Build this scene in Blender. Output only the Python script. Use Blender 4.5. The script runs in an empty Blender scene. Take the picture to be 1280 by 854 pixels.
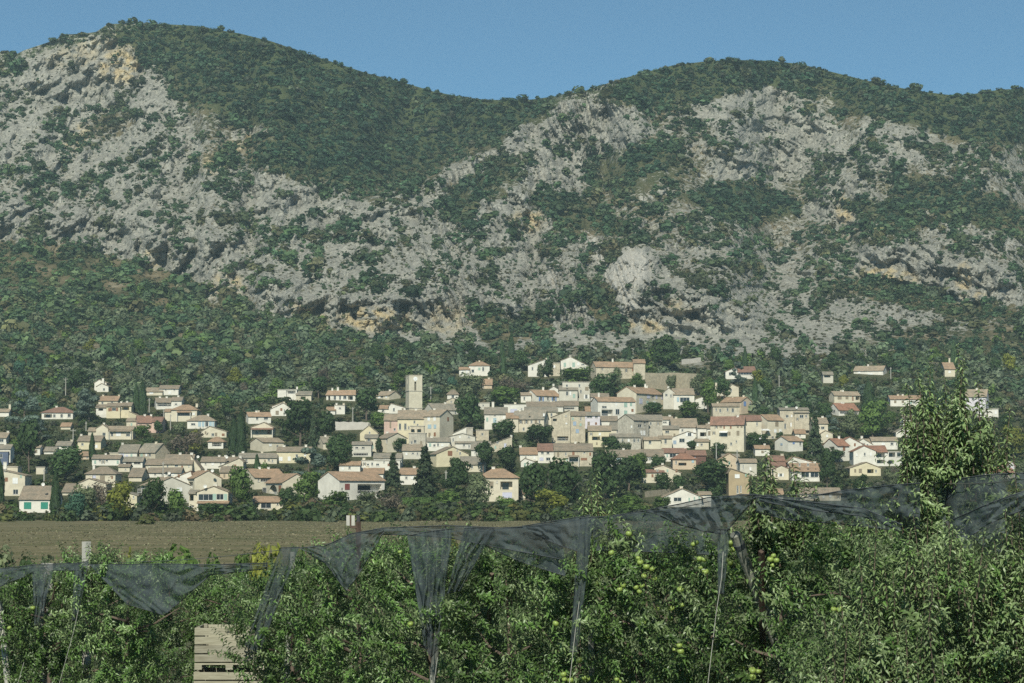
import bpy, math, random
import numpy as np
from mathutils import Vector

random.seed(7)
RNG = np.random.default_rng(11)
C = bpy.context.scene.collection
PI = math.pi

# ------------------------------------------------------------------ camera model
F, CX, CY, HOR, CAMZ = 3150.0, 640.0, 427.0, 620.0, 5.0
TH = math.atan((HOR - CY) / F)
CT, ST = math.cos(TH), math.sin(TH)


def P3(px, py, Y):
    """world point(s) on the sight line through photo pixel (px, py) at ground distance Y"""
    px, py, Y = np.asarray(px, float), np.asarray(py, float), np.asarray(Y, float)
    xc = (px - CX) / F
    yc = (CY - py) / F
    t = Y / (CT - yc * ST)
    return np.stack([xc * t, Y + 0 * t, CAMZ + t * (ST + yc * CT)], -1)


def V3(px, py, Y):
    return Vector([float(v) for v in P3(px, py, Y)])


def pix(p):
    """photo pixel of a world point"""
    d = Vector(p) - Vector((0, 0, CAMZ))
    fw = d.y * CT + d.z * ST
    up = -d.y * ST + d.z * CT
    return CX + F * d.x / fw, CY - F * up / fw


# ------------------------------------------------------------------ noise
def _hash(ix, iy, seed):
    h = (ix.astype(np.int64) * 374761393 + iy.astype(np.int64) * 668265263 + seed * 974634777) & 0xFFFFFFFF
    h = ((h ^ (h >> 13)) * 1274126177) & 0xFFFFFFFF
    h = ((h ^ (h >> 16)) * 2246822519) & 0xFFFFFFFF
    return (h ^ (h >> 15)) & 0xFFFFFFFF


def perlin(x, y, seed=0):
    x, y = np.asarray(x, float), np.asarray(y, float)
    xi, yi = np.floor(x), np.floor(y)
    xf, yf = x - xi, y - yi
    u = xf * xf * xf * (xf * (xf * 6 - 15) + 10)
    v = yf * yf * yf * (yf * (yf * 6 - 15) + 10)

    def g(dx, dy):
        a = _hash(xi + dx, yi + dy, seed) / 4294967296.0 * 2 * PI
        return np.cos(a) * (xf - dx) + np.sin(a) * (yf - dy)
    n0 = g(0, 0) * (1 - u) + g(1, 0) * u
    n1 = g(0, 1) * (1 - u) + g(1, 1) * u
    return (n0 * (1 - v) + n1 * v) * 1.5


def fbm(x, y, seed=0, octv=4, gain=0.5):
    s, a, t = 0.0, 1.0, 0.0
    for i in range(octv):
        s = s + a * perlin(x * 2 ** i, y * 2 ** i, seed + i * 17)
        t += a
        a *= gain
    return s / t


def sst(x, a=0.0, b=1.0):
    t = np.clip((np.asarray(x, float) - a) / (b - a), 0, 1)
    return t * t * (3 - 2 * t)


# ------------------------------------------------------------------ mesh helpers
def np_mesh(name, verts, faces, mat=None, smooth=False):
    """faces: list of int arrays (n, k)"""
    me = bpy.data.meshes.new(name)
    verts = np.ascontiguousarray(verts, np.float32)
    if not isinstance(faces, list):
        faces = [faces]
    faces = [np.asarray(f, np.int32) for f in faces if len(f)]
    loops = np.concatenate([f.ravel() for f in faces])
    sizes = np.concatenate([np.full(len(f), f.shape[1], np.int32) for f in faces])
    starts = np.concatenate([[0], np.cumsum(sizes)[:-1]]).astype(np.int32)
    me.vertices.add(len(verts))
    me.vertices.foreach_set('co', verts.ravel())
    me.loops.add(len(loops))
    me.loops.foreach_set('vertex_index', loops)
    me.polygons.add(len(sizes))
    me.polygons.foreach_set('loop_start', starts)
    me.polygons.foreach_set('use_smooth', np.full(len(sizes), smooth, bool))
    me.update(calc_edges=True)
    if mat:
        me.materials.append(mat)
    return me


def link(name, data, parent=None, loc=(0, 0, 0), rz=0.0):
    o = bpy.data.objects.new(name, data)
    C.objects.link(o)
    o.location = loc
    o.rotation_euler = (0, 0, rz)
    if parent:
        o.parent = parent
    return o


def tag(o, label=None, cat=None, group=None, kind=None):
    if label:
        o['label'] = label
    if cat:
        o['category'] = cat
    if group:
        o['group'] = group
    if kind:
        o['kind'] = kind
    return o


class MB:
    """collects polygons into one mesh"""
    def __init__(self):
        self.v, self.f = [], []

    def poly(self, pts):
        n = len(self.v)
        self.v += [tuple(p) for p in pts]
        self.f.append(tuple(range(n, n + len(pts))))

    def box(self, x0, x1, y0, y1, z0, z1, fr=None):
        c = [(x0, y0, z0), (x1, y0, z0), (x1, y1, z0), (x0, y1, z0), (x0, y0, z1), (x1, y0, z1), (x1, y1, z1), (x0, y1, z1)]
        if fr:
            c = [tuple(fr(*p)) for p in c]
        n = len(self.v)
        self.v += c
        for q in ((0, 3, 2, 1), (4, 5, 6, 7), (0, 1, 5, 4), (1, 2, 6, 5), (2, 3, 7, 6), (3, 0, 4, 7)):
            self.f.append(tuple(n + i for i in q))

    def prism(self, top, thick):
        """a polygon extruded straight down by thick"""
        n = len(self.v)
        k = len(top)
        self.v += [tuple(p) for p in top] + [(p[0], p[1], p[2] - thick) for p in top]
        self.f.append(tuple(range(n, n + k)))
        self.f.append(tuple(range(n + 2 * k - 1, n + k - 1, -1)))
        for i in range(k):
            j = (i + 1) % k
            self.f.append((n + i, n + k + i, n + k + j, n + j))

    def tube(self, pts, rad, n=6, cap=True):
        pts = [Vector(p) for p in pts]
        if not isinstance(rad, (list, tuple)):
            rad = [rad] * len(pts)
        b = len(self.v)
        for i, p in enumerate(pts):
            d = (pts[min(i + 1, len(pts) - 1)] - pts[max(i - 1, 0)]).normalized()
            a = Vector((0, 0, 1)) if abs(d.z) < 0.9 else Vector((1, 0, 0))
            u = d.cross(a).normalized()
            w = d.cross(u)
            for k in range(n):
                t = 2 * PI * k / n
                self.v.append(tuple(p + (u * math.cos(t) + w * math.sin(t)) * rad[i]))
        for i in range(len(pts) - 1):
            for k in range(n):
                self.f.append((b + i * n + k, b + i * n + (k + 1) % n, b + (i + 1) * n + (k + 1) % n, b + (i + 1) * n + k))
        if cap:
            self.f.append(tuple(b + k for k in range(n - 1, -1, -1)))
            self.f.append(tuple(b + (len(pts) - 1) * n + k for k in range(n)))

    def mesh(self, name, mat, smooth=False):
        me = bpy.data.meshes.new(name)
        me.from_pydata(self.v, [], self.f)
        me.materials.append(mat)
        if smooth:
            me.polygons.foreach_set('use_smooth', [True] * len(me.polygons))
        me.update()
        return me

    def build(self, name, mat, parent=None, smooth=False):
        return link(name, self.mesh(name, mat, smooth), parent)


# ------------------------------------------------------------------ materials
MATS = {}


def newmat(name):
    m = bpy.data.materials.new(name)
    m.use_nodes = True
    nt = m.node_tree
    nt.nodes.clear()
    out = nt.nodes.new('ShaderNodeOutputMaterial')
    return m, nt, out


def N(nt, t, **kw):
    n = nt.nodes.new(t)
    for k, v in kw.items():
        if k in n.inputs.keys():
            n.inputs[k].default_value = v
        else:
            setattr(n, k, v)
    return n


def rgb(c):
    return (c[0], c[1], c[2], 1.0)


def noise(nt, vec, scale, detail=4.0, rough=0.55):
    n = N(nt, 'ShaderNodeTexNoise', Scale=scale, Detail=detail, Roughness=rough)
    if vec is not None:
        nt.links.new(vec, n.inputs['Vector'])
    return n.outputs['Fac']


def ramp(nt, fac, stops):
    r = N(nt, 'ShaderNodeValToRGB')
    e = r.color_ramp.elements
    while len(e) < len(stops):
        e.new(0.5)
    for i, (p, c) in enumerate(stops):
        e[i].position = p
        e[i].color = rgb(c)
    nt.links.new(fac, r.inputs['Fac'])
    return r.outputs['Color']


def mixc(nt, fac, a, b, mode='MIX'):
    m = N(nt, 'ShaderNodeMix', data_type='RGBA', blend_type=mode)
    for sock, v in ((m.inputs['Factor'], fac), (m.inputs['A'], a), (m.inputs['B'], b)):
        pass
    ins = [i for i in m.inputs if i.enabled]
    for sock, v in zip(ins, (fac, a, b)):
        if isinstance(v, (int, float)):
            sock.default_value = v
        elif isinstance(v, tuple):
            sock.default_value = rgb(v)
        else:
            nt.links.new(v, sock)
    return [o for o in m.outputs if o.enabled][0]


def surface(name, col, rough=0.85, var=0.25, scale=1.0, bump=0.0, bscale=None, spec=0.3, tint2=None):
    """weathered paint, plaster, stone, wood: base colour broken up by two noises"""
    if name in MATS:
        return MATS[name]
    m, nt, out = newmat(name)
    tc = N(nt, 'ShaderNodeTexCoord').outputs['Object']
    a = tuple(c * (1 - var) for c in col)
    b = tuple(min(0.9, c * (1 + var * 0.6)) for c in col)
    n1 = noise(nt, tc, scale, 6, 0.6)
    c1 = ramp(nt, n1, [(0.3, a), (0.7, b)])
    if tint2:
        n2 = noise(nt, tc, scale * 0.35, 5, 0.7)
        f = ramp(nt, n2, [(0.48, (0, 0, 0)), (0.66, (1, 1, 1))])
        c1 = mixc(nt, f, c1, tint2)
    bs = N(nt, 'ShaderNodeBsdfPrincipled', Roughness=rough)
    bs.inputs['Specular IOR Level'].default_value = spec
    nt.links.new(c1, bs.inputs['Base Color'])
    if bump:
        bp = N(nt, 'ShaderNodeBump', Strength=0.6, Distance=bump)
        nt.links.new(noise(nt, tc, bscale or scale * 4, 4, 0.6), bp.inputs['Height'])
        nt.links.new(bp.outputs['Normal'], bs.inputs['Normal'])
    nt.links.new(bs.outputs[0], out.inputs['Surface'])
    MATS[name] = m
    return m


def leafmat(name, col, var=0.35, trans=0.3, attr=None, rough=0.6, spec=0.2, back=None):
    if name in MATS:
        return MATS[name]
    m, nt, out = newmat(name)
    geo = N(nt, 'ShaderNodeNewGeometry')
    oi = N(nt, 'ShaderNodeObjectInfo')
    if attr:
        at = N(nt, 'ShaderNodeAttribute', attribute_name=attr)
        base = at.outputs['Color']
        dark = mixc(nt, 1.0, base, (1 - var,) * 3, 'MULTIPLY')
        lite = mixc(nt, 1.0, base, (1 + var, 1 + var, 1 + var * 0.6), 'MULTIPLY')
    else:
        dark = tuple(c * (1 - var) for c in col)
        lite = (col[0] * (1 + var), col[1] * (1 + var), col[2] * (1 + var * 0.5))
    c1 = mixc(nt, geo.outputs['Random Per Island'], dark, lite)
    r2 = N(nt, 'ShaderNodeMapRange')
    r2.inputs['To Min'].default_value = 0.78
    r2.inputs['To Max'].default_value = 1.22
    nt.links.new(oi.outputs['Random'], r2.inputs['Value'])
    vm = N(nt, 'ShaderNodeVectorMath', operation='SCALE')
    nt.links.new(c1, vm.inputs[0])
    nt.links.new(r2.outputs[0], vm.inputs['Scale'])
    c = vm.outputs[0]
    if back:
        c = mixc(nt, geo.outputs['Backfacing'], c, back)
    bs = N(nt, 'ShaderNodeBsdfPrincipled', Roughness=rough)
    bs.inputs['Specular IOR Level'].default_value = spec
    nt.links.new(c, bs.inputs['Base Color'])
    tr = N(nt, 'ShaderNodeBsdfTranslucent')
    nt.links.new(c, tr.inputs['Color'])
    mx = N(nt, 'ShaderNodeMixShader', Fac=trans)
    nt.links.new(bs.outputs[0], mx.inputs[1])
    nt.links.new(tr.outputs[0], mx.inputs[2])
    nt.links.new(mx.outputs[0], out.inputs['Surface'])
    MATS[name] = m
    return m


def simple(name, col, rough=0.6, metal=0.0, spec=0.4):
    if name in MATS:
        return MATS[name]
    m, nt, out = newmat(name)
    bs = N(nt, 'ShaderNodeBsdfPrincipled', Roughness=rough, Metallic=metal)
    bs.inputs['Base Color'].default_value = rgb(col)
    bs.inputs['Specular IOR Level'].default_value = spec
    nt.links.new(bs.outputs[0], out.inputs['Surface'])
    MATS[name] = m
    return m


WALLC = {'w': (0.73, 0.70, 0.62), 'c': (0.64, 0.58, 0.45), 'y': (0.66, 0.59, 0.41), 'p': (0.62, 0.45, 0.37), 's': (0.55, 0.49, 0.375),
         'k': (0.50, 0.465, 0.385), 'g': (0.58, 0.55, 0.47), 'o': (0.43, 0.34, 0.215), 'a': (0.58, 0.47, 0.34), 'b': (0.12, 0.15, 0.22), 'n': (0.16, 0.09, 0.07),  # b: a wall in shade, the shade put into the colour
         'l': (0.68, 0.64, 0.68)}
ROOFC = {'o': (0.43, 0.29, 0.19), 't': (0.40, 0.315, 0.225), 'b': (0.33, 0.265, 0.195), 'g': (0.335, 0.29, 0.225), 'r': (0.315, 0.185, 0.135), 'e': (0.37, 0.195, 0.13)}
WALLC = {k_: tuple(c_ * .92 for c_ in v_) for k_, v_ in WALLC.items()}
SHUTC = {'w': (0.72, 0.72, 0.70), 'u': (0.28, 0.36, 0.46), 'v': (0.16, 0.25, 0.46), 'g': (0.30, 0.42, 0.36), 'e': (0.03, 0.22, 0.16), 'n': (0.24, 0.12, 0.07), 'r': (0.22, 0.07, 0.06), 'a': (0.25, 0.21, 0.15),
         'q': (0.34, 0.45, 0.50), 'i': (0.50, 0.50, 0.60)}


def wallmat(k):
    stone = k in 'sk'
    return surface('plaster_' + k if not stone else 'stone_' + k, WALLC[k], 0.9, 0.30 if stone else 0.14, 1.6 if stone else 0.6, 0.12 if stone else 0.02, 3.0,
                   tint2=tuple(c * (0.70 if stone else 0.78) for c in WALLC[k]))


def roofmat(k):
    name = 'tiles_' + k
    if name in MATS:
        return MATS[name]
    col = ROOFC[k]
    m, nt, out = newmat(name)
    tc = N(nt, 'ShaderNodeTexCoord').outputs['Object']
    n1 = noise(nt, tc, 2.6, 3, 0.7)
    c1 = ramp(nt, n1, [(0.3, tuple(c * 0.62 for c in col)), (0.5, col), (0.72, (col[0] * 1.3, col[1] * 1.35, col[2] * 1.4))])
    n2 = noise(nt, tc, 0.5, 6, 0.7)
    f = ramp(nt, n2, [(0.42, (0, 0, 0)), (0.66, (1, 1, 1))])
    c2 = mixc(nt, f, c1, (col[0] * 0.62, col[1] * 0.70, col[2] * 0.74))
    bs = N(nt, 'ShaderNodeBsdfPrincipled', Roughness=0.9)
    bs.inputs['Specular IOR Level'].default_value = 0.2
    nt.links.new(c2, bs.inputs['Base Color'])
    wv = N(nt, 'ShaderNodeTexWave', Scale=1.4, Distortion=0.6)
    nt.links.new(tc, wv.inputs['Vector'])
    bp = N(nt, 'ShaderNodeBump', Strength=0.7, Distance=0.12)
    nt.links.new(wv.outputs['Fac'], bp.inputs['Height'])
    nt.links.new(bp.outputs['Normal'], bs.inputs['Normal'])
    nt.links.new(bs.outputs[0], out.inputs['Surface'])
    MATS[name] = m
    return m


GLASS = simple('window_glass', (0.025, 0.032, 0.04), 0.08, 0.0, 0.5)
FRAMEW = simple('white_joinery', (0.62, 0.61, 0.57), 0.6)
BARK = surface('bark', (0.14, 0.11, 0.085), 0.95, 0.4, 4.0, 0.03)

# ------------------------------------------------------------------ sky, sun, camera
scene = bpy.context.scene
world = bpy.data.worlds.new('World')
scene.world = world
world.use_nodes = True
wn = world.node_tree
for n in list(wn.nodes):
    wn.nodes.remove(n)
wo = wn.nodes.new('ShaderNodeOutputWorld')
bg = wn.nodes.new('ShaderNodeBackground')
sky = wn.nodes.new('ShaderNodeTexSky')
sky.sky_type = 'NISHITA'
sky.sun_disc = False
SUN_EL = math.radians(39)
sx, sy = -0.13, -0.99
sky.sun_elevation = SUN_EL
sky.sun_rotation = math.atan2(sx, sy) % (2 * PI)
sky.altitude = 300
sky.air_density = 0.6
sky.dust_density = 0.0
sky.ozone_density = 4.0
bg.inputs['Strength'].default_value = 0.065
tm = wn.nodes.new('ShaderNodeMix')
tm.data_type = 'RGBA'
tm.blend_type = 'MULTIPLY'
ti = [i for i in tm.inputs if i.enabled]
ti[0].default_value = 1.0
ti[2].default_value = (0.73, 1.02, 0.95, 1)
wn.links.new(sky.outputs[0], ti[1])
wn.links.new([o for o in tm.outputs if o.enabled][0], bg.inputs[0])
wn.links.new(bg.outputs[0], wo.inputs[0])
ld = bpy.data.lights.new('sun', 'SUN')
ld.energy = 3.9
ld.angle = math.radians(0.5)
ld.color = (1.0, 0.975, 0.83)
lo = bpy.data.objects.new('sun', ld)
C.objects.link(lo)
lo.rotation_euler = Vector((-sx * math.cos(SUN_EL), -sy * math.cos(SUN_EL), -math.sin(SUN_EL))).to_track_quat('-Z', 'Y').to_euler()
lo.location = (-300, -300, 400)
cd = bpy.data.cameras.new('camera')
cd.sensor_width = 36
cd.lens = 36 * F / 1280
cd.clip_start = 0.5
cd.clip_end = 12000
cam = bpy.data.objects.new('camera', cd)
C.objects.link(cam)
cam.location = (0, 0, CAMZ)
cam.rotation_euler = (PI / 2 + TH, 0, 0)
scene.camera = cam
vs = scene.view_settings
vs.view_transform = 'Standard'
vs.look = 'None'
vs.gamma = 1
vs.exposure = 0.48
scene.render.engine = 'CYCLES'
cy = scene.cycles
cy.use_denoising = False
cy.use_adaptive_sampling = False
try:
    cy.denoiser = 'OPENIMAGEDENOISE'
    cy.denoising_input_passes = 'RGB_ALBEDO_NORMAL'
except Exception:
    pass
cy.max_bounces = 6
cy.diffuse_bounces = 3
cy.transparent_max_bounces = 16
cy.volume_bounces = 0
cy.sample_clamp_indirect = 4

# ------------------------------------------------------------------ terrain
VK_Y = [430, 450, 500, 550, 600, 640, 650, 660]
VK_D = [1130, 1075, 950, 830, 705, 590, 525, 480]


def Yv(px, py):
    return np.interp(py, VK_Y, VK_D)


SKX = [-330, -150, -60, 0, 5, 20, 30, 60, 85, 105, 120, 135, 180, 240, 300, 340, 380, 420, 460, 500, 540, 580, 610, 660, 690, 730, 760, 800, 840, 880, 920, 960, 1000, 1040,
       1080, 1120, 1150, 1180, 1200, 1220, 1250, 1280, 1340, 1450, 1610]
SKY = [150, 110, 75, 62, 60, 65, 60, 50, 40, 39, 37, 27, 26, 29, 39, 49, 63, 76, 89, 99, 111, 119, 122, 122, 118, 111, 101, 89, 79, 74, 72, 73, 77, 87,
       97, 106, 111, 115, 117, 114, 109, 108, 100, 115, 150]


def skyl(px):
    return np.interp(px, SKX, SKY) + 3.0


def blob(px, py, lst):
    r = np.zeros(np.broadcast(px, py).shape)
    for cx, cy_, rx, ry, ang, w in lst:
        a = math.radians(ang)
        dx, dy = px - cx, py - cy_
        u = (dx * math.cos(a) + dy * math.sin(a)) / rx
        v = (-dx * math.sin(a) + dy * math.cos(a)) / ry
        r = np.maximum(r, w * sst(1.35 - np.sqrt(u * u + v * v), 0, 0.7))
    return r


ROCKS = [(110, 95, 110, 48, -12, .95), (50, 160, 90, 60, -30, .72), (195, 120, 45, 45, 0, .85), (205, 180, 45, 55, 10, .8), (30, 130, 45, 70, 0, .7), (140, 200, 90, 35, -25, .7),
         (60, 250, 110, 50, -20, .62), (190, 225, 70, 40, -20, .75), (150, 290, 190, 32, 8, .88), (10, 250, 60, 50, 0, .6), (320, 165, 40, 15, -15, .7), (225, 300, 110, 35, 10, .75),
         (345, 240, 60, 38, 10, .86), (260, 250, 90, 45, -10, .6), (400, 225, 60, 30, 15, .7), (430, 250, 50, 30, 20, .72), (330, 320, 120, 40, 8, .72), (275, 355, 40, 28, 20, .95),
         (400, 300, 120, 60, 0, .66), (440, 385, 110, 28, 4, .97), (500, 330, 130, 70, 0, .7), (545, 260, 110, 45, -20, .74), (590, 300, 90, 50, 0, .72), (570, 395, 90, 50, 0, .82),
         (640, 275, 60, 42, 0, .93), (620, 340, 90, 50, 0, .7), (640, 390, 110, 50, 0, .76), (745, 165, 72, 46, 10, .93), (700, 195, 60, 50, -40, .85), (650, 175, 30, 18, -30, .9), (580, 215, 70, 18, -28, .7),
         (730, 220, 60, 40, 0, .6), (795, 125, 50, 20, 0, .6), (815, 225, 30, 25, -20, .75), (735, 400, 70, 40, 0, .85), (840, 385, 75, 40, 10, .97), (880, 405, 80, 36, 0, .92), (720, 335, 70, 60, 60, .6),
         (800, 340, 35, 40, 50, .85), (870, 300, 80, 50, 0, .55), (930, 130, 70, 34, 0, .78), (965, 160, 75, 50, 0, .82), (940, 205, 60, 40, 0, .85), (1010, 185, 60, 50, 0, .75), (1010, 120, 80, 16, 6, .7),
         (1110, 180, 50, 38, 0, .72), (1180, 185, 50, 40, 0, .6), (1230, 200, 60, 40, 0, .55), (1060, 262, 60, 28, 0, .9), (1160, 250, 90, 50, 0, .55), (1080, 230, 80, 30, 0, .6), (1135, 335, 75, 32, 8, .99),
         (1225, 350, 60, 36, 14, .97), (1190, 300, 100, 30, 0, .6), (990, 330, 110, 60, 0, .5), (960, 380, 100, 40, 0, .66), (1040, 390, 120, 36, 0, .6), (1000, 415, 160, 26, 0, .66), (900, 250, 60, 40, 0, .55),
         (1300, 250, 120, 140, 0, .55), (-120, 220, 140, 120, 0, .65), (1140, 400, 120, 26, 0, .5), (780, 290, 60, 35, 0, .5), (480, 400, 60, 22, 0, .98), (1010, 425, 200, 30, 0, .72), (900, 428, 120, 22, 0, .72), (1150, 415, 140, 26, 0, .62), (650, 424, 150, 20, 0, .62), (540, 415, 60, 20, 0, .7), (1050, 350, 120, 50, 0, .62), (900, 320, 90, 40, 0, .6), (860, 170, 50, 40, 0, .55), (1110, 400, 130, 30, 0, .74), (1000, 395, 120, 30, 0, .74), (760, 425, 120, 16, 0, .8)]
GREENS = [(430, 95, 210, 60, 14, 1.0), (330, 120, 120, 40, 14, .95), (470, 170, 130, 55, -8, 1.0), (540, 140, 110, 50, 0, 1.0), (270, 70, 120, 30, 10, 1.0), (620, 140, 70, 30, -15, .95), (380, 190, 60, 30, 0, .8),
          (950, 92, 170, 18, 2, 1.0), (1150, 130, 130, 28, 8, .95), (1240, 145, 90, 35, 5, .9), (860, 105, 90, 25, -10, .9), (930, 252, 70, 20, 6, .95), (720, 268, 60, 18, 20, .7), (757, 388, 13, 36, -32, .9), (790, 210, 60, 35, 0, .6),
          (120, 355, 150, 34, 10, .9), (40, 345, 90, 50, 0, .8), (210, 400, 190, 50, 5, .42), (60, 430, 260, 60, 0, .38), (330, 430, 150, 40, 0, .25), (1200, 255, 100, 22, 15, .7), (1200, 430, 120, 26, 0, .5), (1100, 265, 60, 16, 15, .7),
          (620, 412, 24, 26, 0, .8), (670, 405, 24, 20, 0, .8), (1150, 375, 120, 14, 10, .7), (600, 235, 60, 20, -35, .6), (450, 200, 60, 40, 0, .8)]
STAINS = [(470, 400, 45, 15, 6, 1), (385, 395, 28, 10, 20, .9), (285, 358, 22, 16, 0, .8), (150, 82, 26, 22, 0, .9), (660, 277, 22, 14, 0, .8), (1110, 345, 35, 12, 8, .9), (1205, 350, 10, 22, 0, .8), (805, 408, 28, 8, 0, .8),
          (1057, 262, 12, 20, 0, .9), (850, 388, 18, 12, 30, .7), (190, 325, 12, 14, 0, .6), (265, 205, 14, 12, -50, 1), (300, 180, 30, 10, -20, .8), (130, 60, 70, 18, -12, .4), (560, 400, 30, 20, 0, .4), (1225, 372, 8, 8, 0, .8), (100, 170, 30, 12, -40, .7)]
SCREE = [(790, 335, 22, 26, 40, 1), (775, 360, 10, 40, -35, .9), (742, 305, 7, 40, -25, .9), (820, 224, 26, 10, -20, 1), (805, 240, 12, 16, 0, .8), (770, 340, 30, 12, 20, .6), (1270, 310, 20, 8, 20, .8), (690, 345, 6, 14, 0, .7)]
CLIFFS = [(60, 300, 90, 14, 6, .7), (215, 318, 70, 24, 14, .9), (345, 378, 40, 24, 20, .85), (520, 392, 60, 26, 4, .9), (620, 405, 60, 22, 0, .75), (890, 405, 60, 24, 6, .85), (780, 408, 40, 22, 0, .85), (1180, 345, 60, 26, 10, .95), (110, 95, 100, 40, -12, .6), (150, 300, 190, 22, 8, .75), (280, 358, 40, 26, 20, .8), (440, 392, 115, 24, 4, .9), (640, 270, 55, 32, 0, .7), (745, 165, 66, 40, 10, .6), (840, 390, 85, 36, 8, .85),
          (1135, 338, 75, 26, 8, .9), (1225, 355, 60, 28, 14, .9), (1060, 262, 40, 20, 0, .7), (345, 240, 50, 28, 10, .5), (720, 405, 60, 30, 0, .7), (570, 400, 80, 26, 0, .6), (960, 165, 60, 40, 0, .4), (935, 205, 50, 24, 0, .5)]
CAVES = [(262, 369, 6, 6, 0, 1), (268, 373, 3, 4, 0, 1), (398, 390, 9, 5, 10, .9), (397, 398, 5, 7, 0, .9), (462, 383, 26, 3, -10, .8), (450, 392, 22, 3, 12, .7), (500, 380, 22, 3, 4, .6), (530, 397, 13, 6, 10, 1), (490, 394, 14, 2.5, 25, .7),
         (1100, 331, 14, 4, 14, 1), (1118, 338, 12, 3, 20, .8), (1220, 368, 7, 3, -10, .8), (855, 386, 10, 3, 60, .7), (470, 401, 20, 2.5, 0, .5)]
SPURX, SPURY = [200, 430, 480, 560, 620, 660, 720], [262, 262, 243, 215, 185, 150, 112]


def rockness(px, py):
    wx = px + 20 * fbm(px / 42, py / 34, 401, 3) + 7 * fbm(px / 10, py / 9, 403, 2)
    wy = py + 14 * fbm(px / 42, py / 34, 405, 3) + 5 * fbm(px / 10, py / 9, 407, 2)
    r = np.maximum(blob(wx, wy, ROCKS), 0.46)
    g = blob(wx, wy, GREENS)
    lowr = sst(py, 425 + 22 * sst(px, 540, 700), 470 + 14 * sst(px, 540, 700))
    r = np.maximum(r, 1.12 * blob(px + .5 * (wx - px), py + .5 * (wy - py), CLIFFS))
    r = r * (1 - 0.97 * g) * (1 - 0.75 * lowr)
    return r


def rib(px, py):
    """long slanting limestone ribs: 1 on the crest, down to -1 in the gully between"""
    a = np.where(px < 640, -.52, .42) * sst(np.abs(px - 640), 0, 160)
    wx = 14 * fbm(px / 50, py / 40, 601, 2)
    u = (px * np.cos(a) + py * np.sin(a) + wx)
    v = (-px * np.sin(a) + py * np.cos(a) + wx)
    return (1 - 2.6 * np.abs(perlin(u / 120, v / 27, 603))) * .7 + (1 - 2.6 * np.abs(perlin(u / 60, v / 13, 607))) * .3


def clumpnoise(px, py):
    d1 = px * .80 + py * .60
    d2 = -px * .60 + py * .80
    return -.38 * rib(px, py) + 0.8 * fbm(px / 30, py / 19, 5, 4, 0.58) + 0.6 * fbm(d1 / 26, d2 / 80, 9, 3) + 0.3 * fbm(px / 80, py / 60, 13, 2)


_q = np.sort(clumpnoise(*[a_.ravel() for a_ in np.meshgrid(np.linspace(-300, 1600, 260), np.linspace(30, 430, 160))]))


def cover(px, py):
    """plant cover in 0..1: the share of ground under scrub falls as the bare rock grows"""
    c = np.interp(rockness(px, py), [0, .2, .42, .6, .72, .85, 1.0], [1.08, .94, .78, .57, .41, .24, .06])
    u = np.searchsorted(_q, clumpnoise(px, py)) / len(_q)
    return sst((c - u) / .42 + .5)


pxs = np.linspace(-330, 1610, 1180)
prow_v = np.arange(668, 430, -2.0)
NV, NM, NB = len(prow_v), 320, 14
sk = skyl(pxs)
PY = np.concatenate([np.repeat(prow_v[:, None], len(pxs), 1),
                     430 + (sk - 430)[None, :] * np.linspace(0, 1, NM)[:, None]], 0)
PX = np.repeat(pxs[None, :], PY.shape[0], 0)
YY = Yv(PX, np.minimum(PY, 668)).copy()
YY[PY > 660] = 480 - (PY[PY > 660] - 660) * 6
# mountain: integrate the run-per-pixel upwards; crags take the run away and stand steep
g = np.interp(PY, [20, 120, 300, 400, 430], [1.15, 1.25, 1.6, 2.1, 2.6])
g = g * (1 - 0.78 * blob(PX, PY, CLIFFS))
dp = -np.diff(PY, axis=0)
acc = np.zeros_like(PY)
acc[NV + 1:] = np.cumsum((g[NV:-1] * dp[NV:]), 0)
ym = 1130 + acc
fade = sst(430 - PY, 0, 40)
rk = rockness(PX, PY)
dn = 42 * fbm(PX / 150, PY / 190, 21, 3) + 20 * fbm(PX / 55, PY / 90, 31, 3)
rid = 1 - np.abs(perlin(PX / 24, PY / 34, 41)) * 2
dn += (4 + 13 * rk) * (fbm(PX / 20, PY / 26, 51, 3) - 0.4 * rid * rk)
crk = np.abs(perlin(PX / 9 + 0.6 * perlin(PX / 15, PY / 15, 3), PY / 15, 61))
dn += rk * (4.2 * fbm(PX / 7.5, PY / 9.5, 71, 4, 0.65) + 4.0 * np.exp(-crk * 9))
ledge = np.sin(PY / 4.6 + 3 * fbm(PX / 40, PY / 30, 81, 3) + PX / 90)
dn += rk * 1.8 * ledge
dn -= (2 + 9 * rk) * rib(PX, PY)
pit = np.zeros_like(PX)
for cx, cy_, rx, ry, ang, w in CAVES:
    a = math.radians(ang)
    dx, dy = PX - cx, PY - cy_
    u = (dx * math.cos(a) + dy * math.sin(a)) / rx
    v = (-dx * math.sin(a) + dy * math.cos(a)) / ry
    pit = np.maximum(pit, w * sst(1.25 - np.sqrt(u * u + v * v), 0, 0.35))
dn += 4 * pit
clf = blob(PX, PY, CLIFFS)
dn += clf * (3.2 * np.abs(perlin(PX / 4.5 + .5 * perlin(PX / 9, PY / 9, 5), PY / 26, 95)) + 2.0 * fbm(PX / 3.5, PY / 12, 97, 3, .6))
pl = np.interp(PX, SPURX, SPURY)
spur = sst((pl - PY) / 10) * sst(PX, 425, 520) * sst(735 - PX, 0, 40)
tp = sst((PY - np.repeat(sk[None, :], PY.shape[0], 0)) / 20)
ym = ym + dn * fade + 110 * spur
YY[NV:] = ym[NV:]
TER = P3(PX, PY, YY)
back = []
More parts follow.
